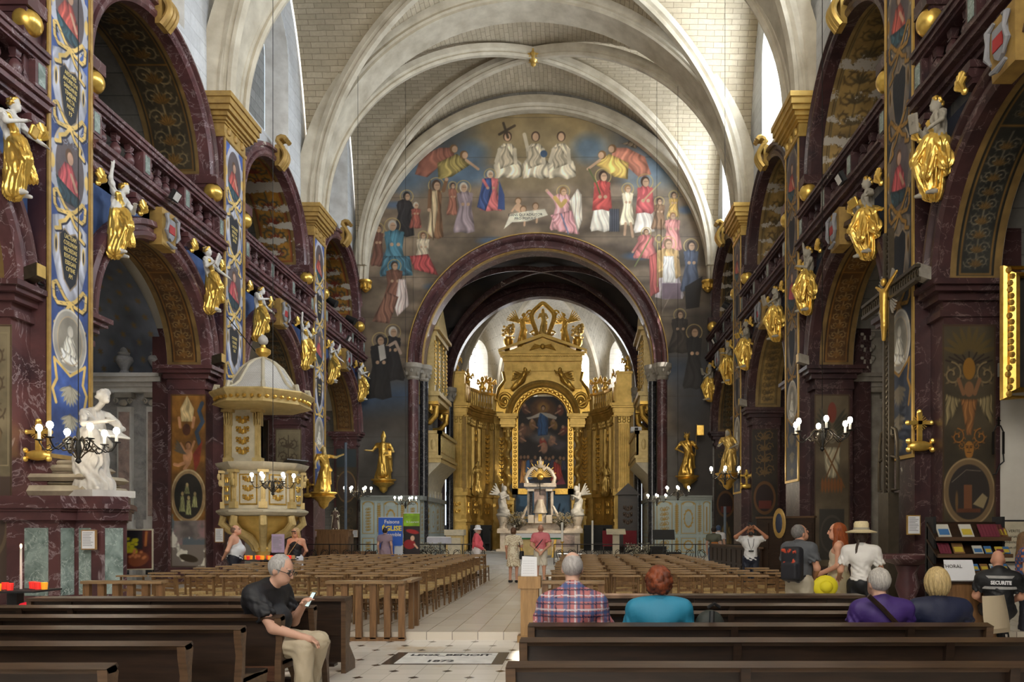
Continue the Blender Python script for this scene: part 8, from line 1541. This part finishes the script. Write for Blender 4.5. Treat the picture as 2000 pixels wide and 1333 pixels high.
def person(label, loc, rz=0, base=J0, J=None, h=1.0, vox=.016, w=1.0, skin=H(190, 150, 128), shirt=H(120, 120, 120), sleeve=.55, long=False, pants=H(60, 60, 70), leg=1.0, skirt=None, hair=H(90, 70, 55), hs='short', shoes=H(40, 36, 34), belly=0., tank=False, look=0, gaze=0, paint=None, shoe=True, beard=None, glasses=False, curl=.5, parts=()):
    j = {k: V3(*v) for k, v in {**base, **(J or {})}.items()}; t = thing('person', label, 'person', loc, rz); t.scale = (h,)*3
    L = lambda a, b, u: j[a]*(1-u)+j[b]*u
    HR = Matrix.Rotation(look, 3, 'Z') @ Matrix.Rotation(gaze, 3, 'X'); hp = lambda x, y, z: tuple(j['head']+np.array(HR @ Vector((x, y, z))))
    hrot = (gaze, 0, look); s = Sculpt(vox, .03)
    s.ell(hp(0, .01, .02), (.076, .098, .108), 0, rot=hrot); s.ell(hp(0, -.035, -.06), (.056, .06, .062), 0, rot=hrot); s.cap(hp(0, -.1, .01), hp(0, -.114, -.026), .011, .013, 0, .014); s.ell(hp(0, -.084, -.066), (.026, .016, .009), 1, .008, hrot)
    for sg in (-1, 1): s.ell(hp(sg*.078, .015, -.012), (.013, .022, .034), 0, .01, hrot); s.ell(hp(sg*.03, -.085, .012), (.013, .01, .008), 2, .004, hrot); s.cap(hp(sg*.018, -.094, .034), hp(sg*.05, -.082, .034), .008, .006, 3, .006)
    s.cap(j['neck']-V3(0, 0, .03), j['head']+V3(0, .02, -.06), .056*w, .052, 0)
    s.cap(j['chest']+V3(-.07*w, 0, .05), j['chest']+V3(.07*w, 0, .05), .115*w, .115*w, 0); s.cap(j['chest'], j['waist'], .13*w, .12*w+belly*.4, 0); s.cap(j['waist'], j['pel'], .125*w+belly*.4, .14*w, 0); s.cap(j['shL'], j['shR'], .062*w, .062*w, 0, .05)
    for q in 'LR': s.cap(j['neck']+V3(0, .01, -.01), j['sh'+q]*.8+j['neck']*.2+V3(0, 0, .01), .05*w, .05*w, 0, .05)
    if belly: s.ell(L('waist', 'chest', .3)+V3(0, -.06, 0), (.15, .1+belly, .15), 0)
    for S_ in 'LR':
        sh, el, wr, hi, kn, an = (j[k+S_] for k in ('sh', 'el', 'wr', 'hi', 'kn', 'an')); s.cap(sh, el, .052*w, .041*w, 0); s.cap(el, wr, .042*w, .029, 0)
        d = (wr-el)/np.linalg.norm(wr-el); pl = V3(1, 0, 0)-d*d[0]; pl = pl/(np.linalg.norm(pl)+1e-6); nn = np.cross(d, pl); nn *= (1 if nn[2] <= 0 else -1); sd = -1 if S_ == 'L' else 1
        s.cap(wr, wr+d*.05, .03, .032, 0, .015); s.cap(wr+d*.05-pl*.018, wr+d*.075+pl*.018, .018, .018, 0, .015)
        for i in range(4): a = wr+d*.08+pl*(.019*(i-1.5)); ln = (.062, .072, .07, .055)[i]; b = a+d*ln*.55+nn*curl*.012; s.cap(a, b, .0095, .009, 0, .006); s.cap(b, b+d*ln*.4+nn*curl*.035, .009, .0075, 0, .004)
        a = wr+d*.025+pl*sd*.028; s.chain([a, a+d*.03+pl*sd*.022, a+d*.06+pl*sd*.026+nn*curl*.015], [.012, .0105, .009], 0, .008)
        s.cap(hi, kn, .082*w, .056*w, 0); s.cap(kn, an, .054*w, .037, 0); ft = (kn-an); f2 = V3(0, -1, 0) if base is J0 or abs(an[1]-kn[1]) < .3 else V3(0, -1, 0); s.cap(an+V3(0, .02, -.035), an+f2*.15+V3(0, 0, -.05), .042, .032, 0)
    o = s.build('body', FC, t, [skin, tuple(c*.72 for c in skin), H(40, 34, 32), tuple(c*.6 for c in hair)])
    if beard: b = Sculpt(vox*.8, .02); b.ell(hp(0, -.055, -.085), (.06, .052, .05), 0, rot=hrot); b.ell(hp(0, -.09, -.045), (.03, .016, .012), 0); b.build('beard', FC, t, [beard])
    # hair
    b = Sculpt(vox, .02)
    if hs in ('short', 'balding', 'bob', 'long', 'curly', 'bun'):
        if hs == 'balding': b.ell(hp(0, .035, .018), (.086, .094, .092), 0, rot=hrot, fold=(23, .003, 8))
        else: b.ell(hp(0, .032, .03), (.09, .1, .108), 0, rot=hrot, fold=(19, .004, 9))
        if hs == 'bob': b.ell(hp(0, .035, -.01), (.1, .1, .125), 0, .03, hrot, fold=(15, .008, 7))
        if hs == 'curly':
            R = random.Random(3)
            for i in range(170): a, e = R.uniform(0, 2*PI), R.uniform(-.9, 1.4); x, y, z = math.cos(a)*math.cos(e), math.sin(a)*math.cos(e), math.sin(e); (b.ell(hp(x*.1, .03+y*.1, .01+z*.12), (.024, .024, .022), i % 2, .01) if not (y < -.5 and z < .5) else None)
        if hs == 'long': b.cap(hp(0, .05, .03), hp(0, .09, -.26), .1, .085, 0, fold=(8, .008, 2)); [b.cap(hp(sg*.06, .01, .03), hp(sg*.085, .0, -.22), .045, .04, 0, fold=(5, .005, 2)) for sg in (-1, 1)]
        if hs == 'bun': b.ell(hp(0, .11, .0), (.055, .05, .055), 0, .02, fold=(6, .005, 20)); b.ell(hp(0, .04, -.03), (.085, .08, .08), 0)
        hz_ = hp(0, 0, 0); b.build('hair', FC, t, [hair, tuple(c*.72 for c in hair)], lambda v, c: c*(.92+.1*np.sin(np.arctan2(v[:, 0]-hz_[0], v[:, 1]-hz_[1])*47+v[:, 2]*37+np.sin(v[:, 2]*90)))[:, None])
    # upper garment
    g = Sculpt(vox, .03); e = .013; fd = (5, .009, 4)
    if shirt is not None:
        if tank: g.cap(j['chest']+V3(-.05*w, 0, .02), j['chest']+V3(.05*w, 0, .02), .115*w+e, .115*w+e, 0); [g.cap(j['chest']+V3(sg*.09*w, 0, .06), j['neck']*.4+j['sh'+q]*.6+V3(0, 0, .035), .035, .03, 0) for sg, q in ((1, 'L'), (-1, 'R'))]
        else: g.cap(j['chest']+V3(-.075*w, 0, .05), j['chest']+V3(.075*w, 0, .05), .115*w+e, .115*w+e, 0); g.cap(j['shL'], j['shR'], .066*w+e, .066*w+e, 0, .05); g.cap(j['neck']-V3(0, 0, .06), j['neck']+V3(0, .0, -.005), .085*w, .068*w, 1, .02)
        if not tank: [g.cap(j['neck']+V3(0, .01, -.02), j['sh'+q]*.8+j['neck']*.2+V3(0, 0, .01), .052*w+e, .05*w+e, 0, .05) for q in 'LR']
        g.cap(j['chest'], j['waist'], .13*w+e, .125*w+e+belly*.4, 0, fold=fd); end = j['pel'] if skirt is None or skirt[0] != 'tuck' else L('waist', 'pel', .5); g.cap(j['waist'], end-(V3(0, 0, .03) if base is J0 else 0), .125*w+e+belly*.4, .15*w+e, 0, fold=fd+('flat',) if base is J0 else fd)
        if belly: g.ell(L('waist', 'chest', .3)+V3(0, -.06, 0), (.15+e, .1+belly+e, .15+e), 0)
        if not tank:
            for q in 'LR':
                if long: g.cap(j['sh'+q], j['el'+q], .06*w+e, .05*w+e, 0, fold=fd); g.cap(j['el'+q], L('el'+q, 'wr'+q, .92), .05*w+e, .036+e, 0, fold=fd+('flat',))
                else: g.cap(j['sh'+q], L('sh'+q, 'el'+q, sleeve), .06*w+e, .062*w+e, 0, fold=fd+('flat',))
        g.build('shirt' if skirt is None or skirt[0] == 'tuck' else 'dress_top', FC, t, [shirt, tuple(c*.85 for c in shirt)], paint)
    # lower garment
    g = Sculpt(vox, .03)
    if skirt and skirt[0] != 'tuck': g.cap(j['waist'], j['pel']-V3(0, 0, .05), .14*w, .18*w, 0, fold=(7, .012, 2)); g.cap(j['pel']-V3(0, 0, .05), V3(0, .0, skirt[1]), .18*w, .2*w, 0, fold=(9, .018, 1, 'flat')); g.build('skirt', FC, t, [skirt[2]], paint)
    elif pants is not None:
        g.cap(L('pel', 'waist', .35), j['pel'], .132*w+e+belly*.3, .15*w+e, 0); fl = fd+('flat',)
        for q in 'LR':
            g.cap(j['hi'+q], j['kn'+q] if leg >= 1 else L('hi'+q, 'kn'+q, leg*1.0), .09*w+e, (.064 if leg >= 1 else .082)*w+e, 0, fold=fd if leg >= 1 else fl)
            if leg >= 1: g.cap(j['kn'+q], L('kn'+q, 'an'+q, .93), .064*w+e, .056+e, 0, fold=(4, .006, 5, 'flat'))
        g.build('trousers' if leg >= 1 else 'shorts', FC, t, [pants])
    if shoe:
        for q in 'LR': g = Sculpt(vox*.8, .02); a = j['an'+q]; g.cap(a+V3(0, .03, -.035), a+V3(0, -.16, -.045), .05, .042, 0); g.cut(a+V3(0, 0, .0), (0, 0, 1)); g.build('shoe', FC, t, [shoes])
    if glasses: mb = MB(); [mb.tube([hp(sg*.035+.024*math.cos(a), -.112, .008+.018*math.sin(a)) for a in [i*PI/5 for i in range(10)]], .0028, 5, True) for sg in (-1, 1)]; [mb.tube([hp(sg*.06, -.11, .012), hp(sg*.083, .01, .012)], .0028, 5) for sg in (-1, 1)]; mb.build('glasses', BK, t)
    return t, j, hp
def strap(t, pts, r, m, name='bag_strap'): return MB().tube(pts, r, 6).build(name, m, t)
def soft(t, name, col, fn, vox=.018): g = Sculpt(vox, .03); fn(g); return g.build(name, FC, t, col if isinstance(col, list) else [col])
S3 = V3
def plaid(v, c):
    def band(u, per, o, wd): return np.abs(((u/per+o) % 1)-.5) < wd
    u = np.where(np.abs(v[:, 1]-.02) > 0, v[:, 0], v[:, 0]); z = v[:, 2]; c = np.tile(np.array(H(176, 104, 104)), (len(v), 1)); b = np.array(H(44, 84, 140)); d = np.array(H(34, 36, 66)); wv = np.array(H(206, 200, 206))
    for q in (u, z): c = np.where(band(q, .105, 0, .13)[:, None], c*.4+b*.6, c); c = np.where(band(q, .105, .3, .05)[:, None], d, c); c = np.where(band(q, .105, .72, .03)[:, None], wv, c)
    return c
PY = lambda px, Y: (px-VX)*Y/FPX
# seated on the pews, seen from behind
person('man in a red and blue plaid shirt, bald crown, sitting in a pew', (PY(1118, 6.3), 6.32, 0), PI, SIT, dict(head=(0, -.04, 1.24), neck=(0, .02, 1.07)), 1.03, .011, 1.17, H(206, 164, 142), H(176, 104, 104), .75, pants=H(70, 70, 84), hair=H(176, 170, 166), hs='balding', belly=.02, paint=plaid)
person('woman with curly auburn hair and a turquoise shirt, sitting in a pew', (PY(1288, 6.3), 6.34, 0), PI, SIT, dict(head=(0, -.03, 1.17), neck=(0, .03, 1.0)), .985, .011, 1.1, shirt=H(44, 128, 160), long=True, hair=H(134, 66, 34), hs='curly', pants=H(50, 54, 66))
person('white-haired person in a purple top with a dark shoulder strap, in a pew', (PY(1726, 6.3), 6.36, 0), PI, SIT, dict(head=(.02, -.03, 1.17), neck=(0, .03, 1.02)), .98, .011, 1.0, shirt=H(62, 40, 104), hair=H(186, 180, 172), hs='short', look=.25)[0]
t = COL.objects[-1]
person('blond person in a navy top, at the wall end of a pew', (PY(1837, 6.32), 6.38, 0), PI, SIT, dict(head=(0, -.03, 1.17), neck=(0, .03, 1.0)), .985, .011, 1.02, shirt=H(26, 32, 58), hair=H(196, 170, 118), hs='bob', glasses=True)
for o in list(COL.objects):
    if o.get('label', '').startswith('white-haired person in a purple'): strap(o, [(.17, .17, 1.08), (.06, .17, .98), (-.1, .2, .8), (-.17, .2, .62)], .022, G['pew'])
# man with the phone, sitting sideways on the fourth left pew
t, j, hp = person('grey-haired man in a black T-shirt looking at a phone, sitting sideways', (-2.86, 6.96, 0), 1.35, SIT, dict(head=(0, -.15, 1.165), neck=(0, -.03, 1.03), shL=(.2, -.01, .97), shR=(-.2, -.01, .97), elL=(.25, -.1, .7), wrL=(.12, -.28, .86), elR=(-.25, -.24, .7), wrR=(-.17, -.47, .62), knL=(.12, -.43, .54), knR=(-.14, -.45, .53), anL=(.16, -.3, .09), anR=(-.16, -.46, .09)), 1.05, .01, 1.12, H(196, 152, 130), H(30, 30, 34), .7, pants=H(176, 162, 138), hair=H(172, 168, 164), hs='short', belly=.07, gaze=.35, glasses=True, shoes=H(90, 88, 90), curl=1.0)
p_ = j['wrL']+S3(-.03, -.09, .05); ph = thing('smartphone', 'smartphone with a lit screen held by the man in the black T-shirt', 'phone', t.matrix_basis @ Vector(p_)); ph.rotation_euler = Vector((-.6, -.62, .5)).to_track_quat('Y', 'Z').to_euler(); MB().box(-.036, .036, -.004, .004, -.075, .075).build('case', BK, ph); MB().box(-.033, .033, .0041, .005, -.07, .07).build('screen', emit('phone_screen', (.5, .62, .6), .7), ph)
# standing group at the right
t, j, hp = person('grey-haired man in a grey polo shirt with a dark flowered backpack', (PY(1562, 10.2), 10.2, 0), 2.35, J0, dict(wrL=(.08, -.2, .96), wrR=(-.1, -.2, .95), elL=(.25, -.02, 1.12), elR=(-.25, -.02, 1.12)), .965, .013, 1.08, H(200, 146, 118), H(84, 86, 90), .65, pants=H(170, 160, 140), leg=.9, hair=H(120, 116, 112), hs='short', gaze=-.35, look=-.5, belly=.03)
soft(t, 'backpack', [H(34, 34, 40), H(190, 70, 40)], lambda g: (g.box((0, .2, 1.18), (.15, .08, .24), 0, .02, r=.06), g.box((0, .28, 1.08), (.12, .04, .12), 0, .02, r=.03), [g.ell((random.Random(i).uniform(-.12, .12), .285, random.Random(i+50).uniform(1.0, 1.38)), (.018, .016, .018), 1, .003) for i in range(16)])); [strap(t, [(sg*.11, .14, 1.36), (sg*.13, 0, 1.45), (sg*.13, -.13, 1.3), (sg*.15, -.02, 1.05), (sg*.12, .14, 1.0)], .016, BK) for sg in (-1, 1)]
t, j, hp = person('woman with long red hair and a sleeveless cream top', (PY(1637, 10.7), 10.7, 0), -2.0, J0, dict(wrL=(.12, -.22, 1.0), elL=(.24, .02, 1.12), wrR=(-.1, -.24, 1.0), elR=(-.25, .0, 1.12)), .975, .013, .9, H(212, 156, 128), H(206, 192, 168), tank=True, pants=None, skirt=('skirt', .5, H(196, 184, 150)), hair=H(150, 76, 34), hs='long', look=.2)
t, j, hp = person('woman in a straw hat, white blouse and black trousers, seen from behind', (PY(1682, 9.95), 9.95, 0), 2.75, J0, dict(wrL=(.3, -.2, 1.02), elL=(.27, .02, 1.12), wrR=(-.14, -.26, 1.0), elR=(-.26, -.02, 1.12)), .945, .013, .93, H(206, 152, 124), H(222, 218, 212), .7, pants=H(24, 24, 28), hair=H(60, 42, 34), hs='bun', skirt=('tuck',))
MB().lathe([(.2, .04), (.21, .055), (.105, .085), (.1, .1), (.1, .17), (.08, .2), (0, .205)], hp(0, .02, .0), 24).build('straw_hat', mat('straw', (.72, .6, .36), .8, var=.15, sc=60), t); MB().lathe([(.108, .085), (.106, .115)], hp(0, .02, 0), 20).build('hat_band', mat('grey_ribbon', (.42, .38, .3), .7), t); strap(t, [hp(.02, .1, -.02), hp(.05, .13, -.15), hp(.07, .14, -.3)], .018, mat('dark_plait', (.05, .03, .02)), 'plait')
c = Vector((PY(1608, 10.0), 10.15, .0)); t = thing('yellow_hat', 'bright yellow sun hat held by the red-haired woman', 'hat', (PY(1612, 10.1), 10.1, .84)); YM = mat('bright_yellow', (.8, .68, .02), .7, var=.1); MB().ball((0, 0, 0), (.17, .05, .15), 14).build('brim', YM, t); MB().ball((.0, -.04, 0), (.09, .06, .08), 12).build('crown', YM, t); MB().tube([(.02, -.05, -.1), (.03, -.06, -.26)], .015, 5).build('ribbon', YM, t)
t, j, hp = person('bearded man in a white T-shirt raising a phone to take a photo', (PY(1466, 16.4), 16.4, FL), -.15, J0, dict(elL=(.36, -.14, 1.46), wrL=(.12, -.26, 1.66), elR=(-.36, -.14, 1.46), wrR=(-.12, -.26, 1.66)), .9, .016, 1.05, H(176, 122, 94), H(220, 220, 220), .8, pants=H(36, 40, 54), hair=H(32, 28, 26), beard=H(34, 28, 26), gaze=-.3)
ph = thing('smartphone', 'dark phone raised by the bearded man in white', 'phone', t.matrix_basis @ Vector((0, -.3, 1.76))); MB().box(-.08, .08, -.006, .006, -.04, .04).build('case', BK, ph); MB().ball((-.05, .008, .01), .012, 6).build('lens', IR, ph); strap(t, [(-.07, -.13, 1.42), (-.04, -.17, 1.25), (.0, -.185, 1.15), (.05, -.17, 1.25), (.07, -.13, 1.42)], .006, BK, 'cord'); MB().tube([(-.06, -.185, 1.13), (.06, -.185, 1.13)], .018, 6).build('hanging_sunglasses', BK, t)
t, j, hp = person('person in an olive shirt with a tan backpack by the metal pole', (PY(1394, 24.3), 24.3, FL), 2.9, vox=.02, h=.9, shirt=H(84, 86, 72), hair=H(50, 40, 34), pants=H(60, 76, 104)); soft(t, 'backpack', H(168, 104, 44), lambda g: g.box((-.05, .19, 1.05), (.13, .07, .15), 0, .02, r=.05), .02)
person('person in a white shirt and blue cap behind the olive-shirted one', (PY(1403, 25.2), 25.2, FL), 2.6, vox=.022, h=.93, shirt=H(206, 204, 206), hair=H(60, 80, 110), pants=H(60, 66, 80))
# in and around the aisle
t, j, hp = person('bald man in a pink polo and white shorts, hands behind his back', (PY(1056, 21.3), 21.3, FL), PI, J0, dict(elL=(.27, .08, 1.12), wrL=(.06, .2, .93), elR=(-.27, .08, 1.12), wrR=(-.06, .2, .91)), .93, .016, 1.12, H(208, 156, 128), H(212, 116, 122), .7, pants=H(222, 214, 196), leg=.95, hair=H(190, 140, 114), hs='balding', belly=.03); strap(t, [(-.16, .1, 1.42), (0, .18, 1.2), (.18, .17, .98)], .014, BK)
def floral(v, c): n = np.sin(v[:, 0]*83+v[:, 2]*31)*np.sin(v[:, 2]*71-v[:, 0]*40)*np.sin(v[:, 1]*67+v[:, 2]*20); return np.where((n > .38)[:, None], np.array(H(150, 110, 64)), c)
t, j, hp = person('woman in a cream floral dress with a black shoulder bag, in the aisle', (PY(1003, 21.2), 21.2, FL), PI-.2, J0, dict(wrR=(.0, -.2, 1.14), elR=(-.26, 0, 1.14), elL=(.22, .06, 1.12)), .885, .016, 1.02, H(204, 150, 124), H(226, 214, 186), .85, pants=None, skirt=('dress', .52, H(226, 214, 186)), hair=H(104, 70, 46), hs='bun', paint=floral); strap(t, [(-.16, .02, 1.44), (-.22, .1, 1.2), (-.26, .1, .95)], .012, BK); soft(t, 'shoulder_bag', H(24, 24, 26), lambda g: g.box((-.28, .05, .86), (.05, .11, .13), 0, .02, r=.03), .02)
t, j, hp = person('woman in a pink jacket and white sun hat beside the left chairs', (PY(932, 23.9), 23.9, FL), 1.75, J0, dict(wrL=(.1, -.22, .95), wrR=(-.1, -.22, .95)), .9, .018, 1.12, shirt=H(222, 92, 104), long=True, pants=H(220, 214, 214), hair=H(200, 190, 180), belly=.04); MB().lathe([(.15, -.01), (.16, .0), (.1, .06), (.1, .12), (.07, .16), (0, .165)], hp(0, .01, .03), 18).build('sun_hat', G['paper'], t)
t, j, hp = person('dark-haired person in a mauve dress looking at the blue banner', (PY(752, 24.3), 24.3, FL), PI, vox=.02, h=.88, w=1.1, shirt=H(142, 120, 132), sleeve=.5, pants=None, skirt=('dress', .45, H(142, 120, 132)), hair=H(44, 34, 32)); strap(t, [(-.14, .06, 1.42), (.08, .17, 1.2), (.14, .17, .95)], .014, mat('navy_strap', (.03, .04, .12)))
# left: tank top and black top
t, j, hp = person('man in a white tank top looking up at the pulpit, hands behind his back', (PY(459, 16.6), 16.6, FL), 1.75, J0, dict(elL=(.27, .08, 1.12), wrL=(.07, .22, .98), elR=(-.27, .1, 1.12), wrR=(-.05, .24, .96)), .91, .016, 1.12, H(206, 154, 128), H(206, 208, 212), tank=True, pants=H(26, 28, 40), leg=1.0, hair=H(120, 92, 76), hs='balding', belly=.07, gaze=-.25)
MB().ball(tuple(L_*1.0 for L_ in (.245, .07, 1.24)), (.05, .045, .07), 8).build('tattoo', mat('tattoo_ink', (.16, .15, .18), .6), t)
t, j, hp = person('blonde woman in a black camisole with a tan bag, looking down', (PY(578, 17.6), 17.6, FL), -.1, J0, dict(elL=(.26, .06, 1.13), wrL=(.1, .18, .98), elR=(-.27, .0, 1.12), wrR=(-.24, -.12, .9)), .87, .015, .98, H(206, 152, 126), H(26, 28, 32), tank=True, pants=H(210, 212, 222), leg=.8, hair=H(196, 160, 112), hs='long', gaze=.35); soft(t, 'tan_bag', H(190, 152, 104), lambda g: g.box((-.08, -.2, .93), (.15, .05, .09), 0, .02, r=.03), .018); strap(t, [(.12, -.1, 1.42), (0, -.17, 1.2), (-.16, -.18, .98)], .008, G['rush']); MB().tube([hp(-.06, -.08, .07), hp(0, -.1, .085), hp(.06, -.08, .07)], .014, 6).build('sunglasses_on_head', BK, t)
# right edge: guard on a plastic chair, visitor at the margin
X6 = PY(1950, 10.0); t, j, hp = person('bald security guard in a black vest lettered SECURITE, seated at the right', (X6, 10.0, .0), PI-.35, SIT, dict(head=(0, -.05, 1.19)), 1.0, .013, 1.15, H(200, 146, 120), H(26, 27, 30), .7, pants=H(26, 27, 32), hair=H(180, 130, 106), hs='none', belly=.03)
for z in (.96, .82): MB().lathe([(.178, z), (.178, z+.035)], (0, .02, 0), 20, sx=1.25, sy=.92, a0=.45, a1=PI-.45).build('reflective_band', G['grey_marble'], t)
text('vest_lettering', 'SECURITE', .065, G['paper'], t, Matrix.Translation((0, .2, .905)) @ Matrix.Rotation(PI, 4, 'Z') @ RX, .003, sx=.85, bold=.003)
t = thing('plastic_chair', 'beige moulded plastic chair on chrome legs behind the security guard', 'chair', (PY(1925, 8.6), 8.6, 0), .5); PLM = mat('beige_plastic', (.55, .46, .32), .4, var=.08); rows = []
for i in range(15): u = i/14; y, z = ((-.2+.06*(1-u*2), .86-u*.84) if u < .5 else (-.14+(u-.5)*2*.42, .44-.02*math.sin((u-.5)*6))); rows.append([((v-.5)*(.46 if u > .25 else .4+.24*u), y+.05*((v-.5)*2)**2*(1 if u < .5 else 0), z+.05*((v-.5)*2)**2*(1 if u > .5 else 0)) for v in [q/8 for q in range(9)]])
MB().strip(rows).build('moulded_shell', PLM, t); CRM = mat('chrome', (.7, .7, .7), .15, 1, var=.05)
for sx_ in (-.2, .2):
    for sy_ in (-.14, .2): MB().tube([(sx_*.8, sy_, .42), (sx_*1.1, sy_*1.2, 0)], .012, 6).build('leg', CRM, t)
person('visitor in a colourful patterned top at the right margin', (PY(2003, 11.2), 11.2, 0), 1.2, vox=.018, h=.9, shirt=H(60, 84, 130), hair=H(120, 90, 60), hs='long', pants=H(40, 40, 50), paint=lambda v, c: np.where((np.sin(v[:, 0]*60)*np.sin(v[:, 2]*60) > .3)[:, None], np.array(H(190, 110, 60)), c))
t = thing('backpack', 'dark green backpack standing on the pew beside the auburn-haired woman', 'backpack', (PY(1391, 6.3), 6.28, .447)); t.scale = (1.2, 1.2, 1.22); soft(t, 'bag_body', H(46, 50, 46), lambda g: (g.cap((0, 0, .14), (-.02, 0, .3), .13, .1, 0, sy=.7), g.box((0, .02, .14), (.14, .09, .14), 0, .03, r=.05)), .012); MB().tube([(-.04, -.05, .42), (0, -.07, .45), (.04, -.05, .42)], .012, 6).build('carry_loop', BK, t); MB().tube([(-.02, -.1, .4), (-.03, -.13, .25), (-.03, -.12, .08)], .018, 6).build('shoulder_strap', BK, t)
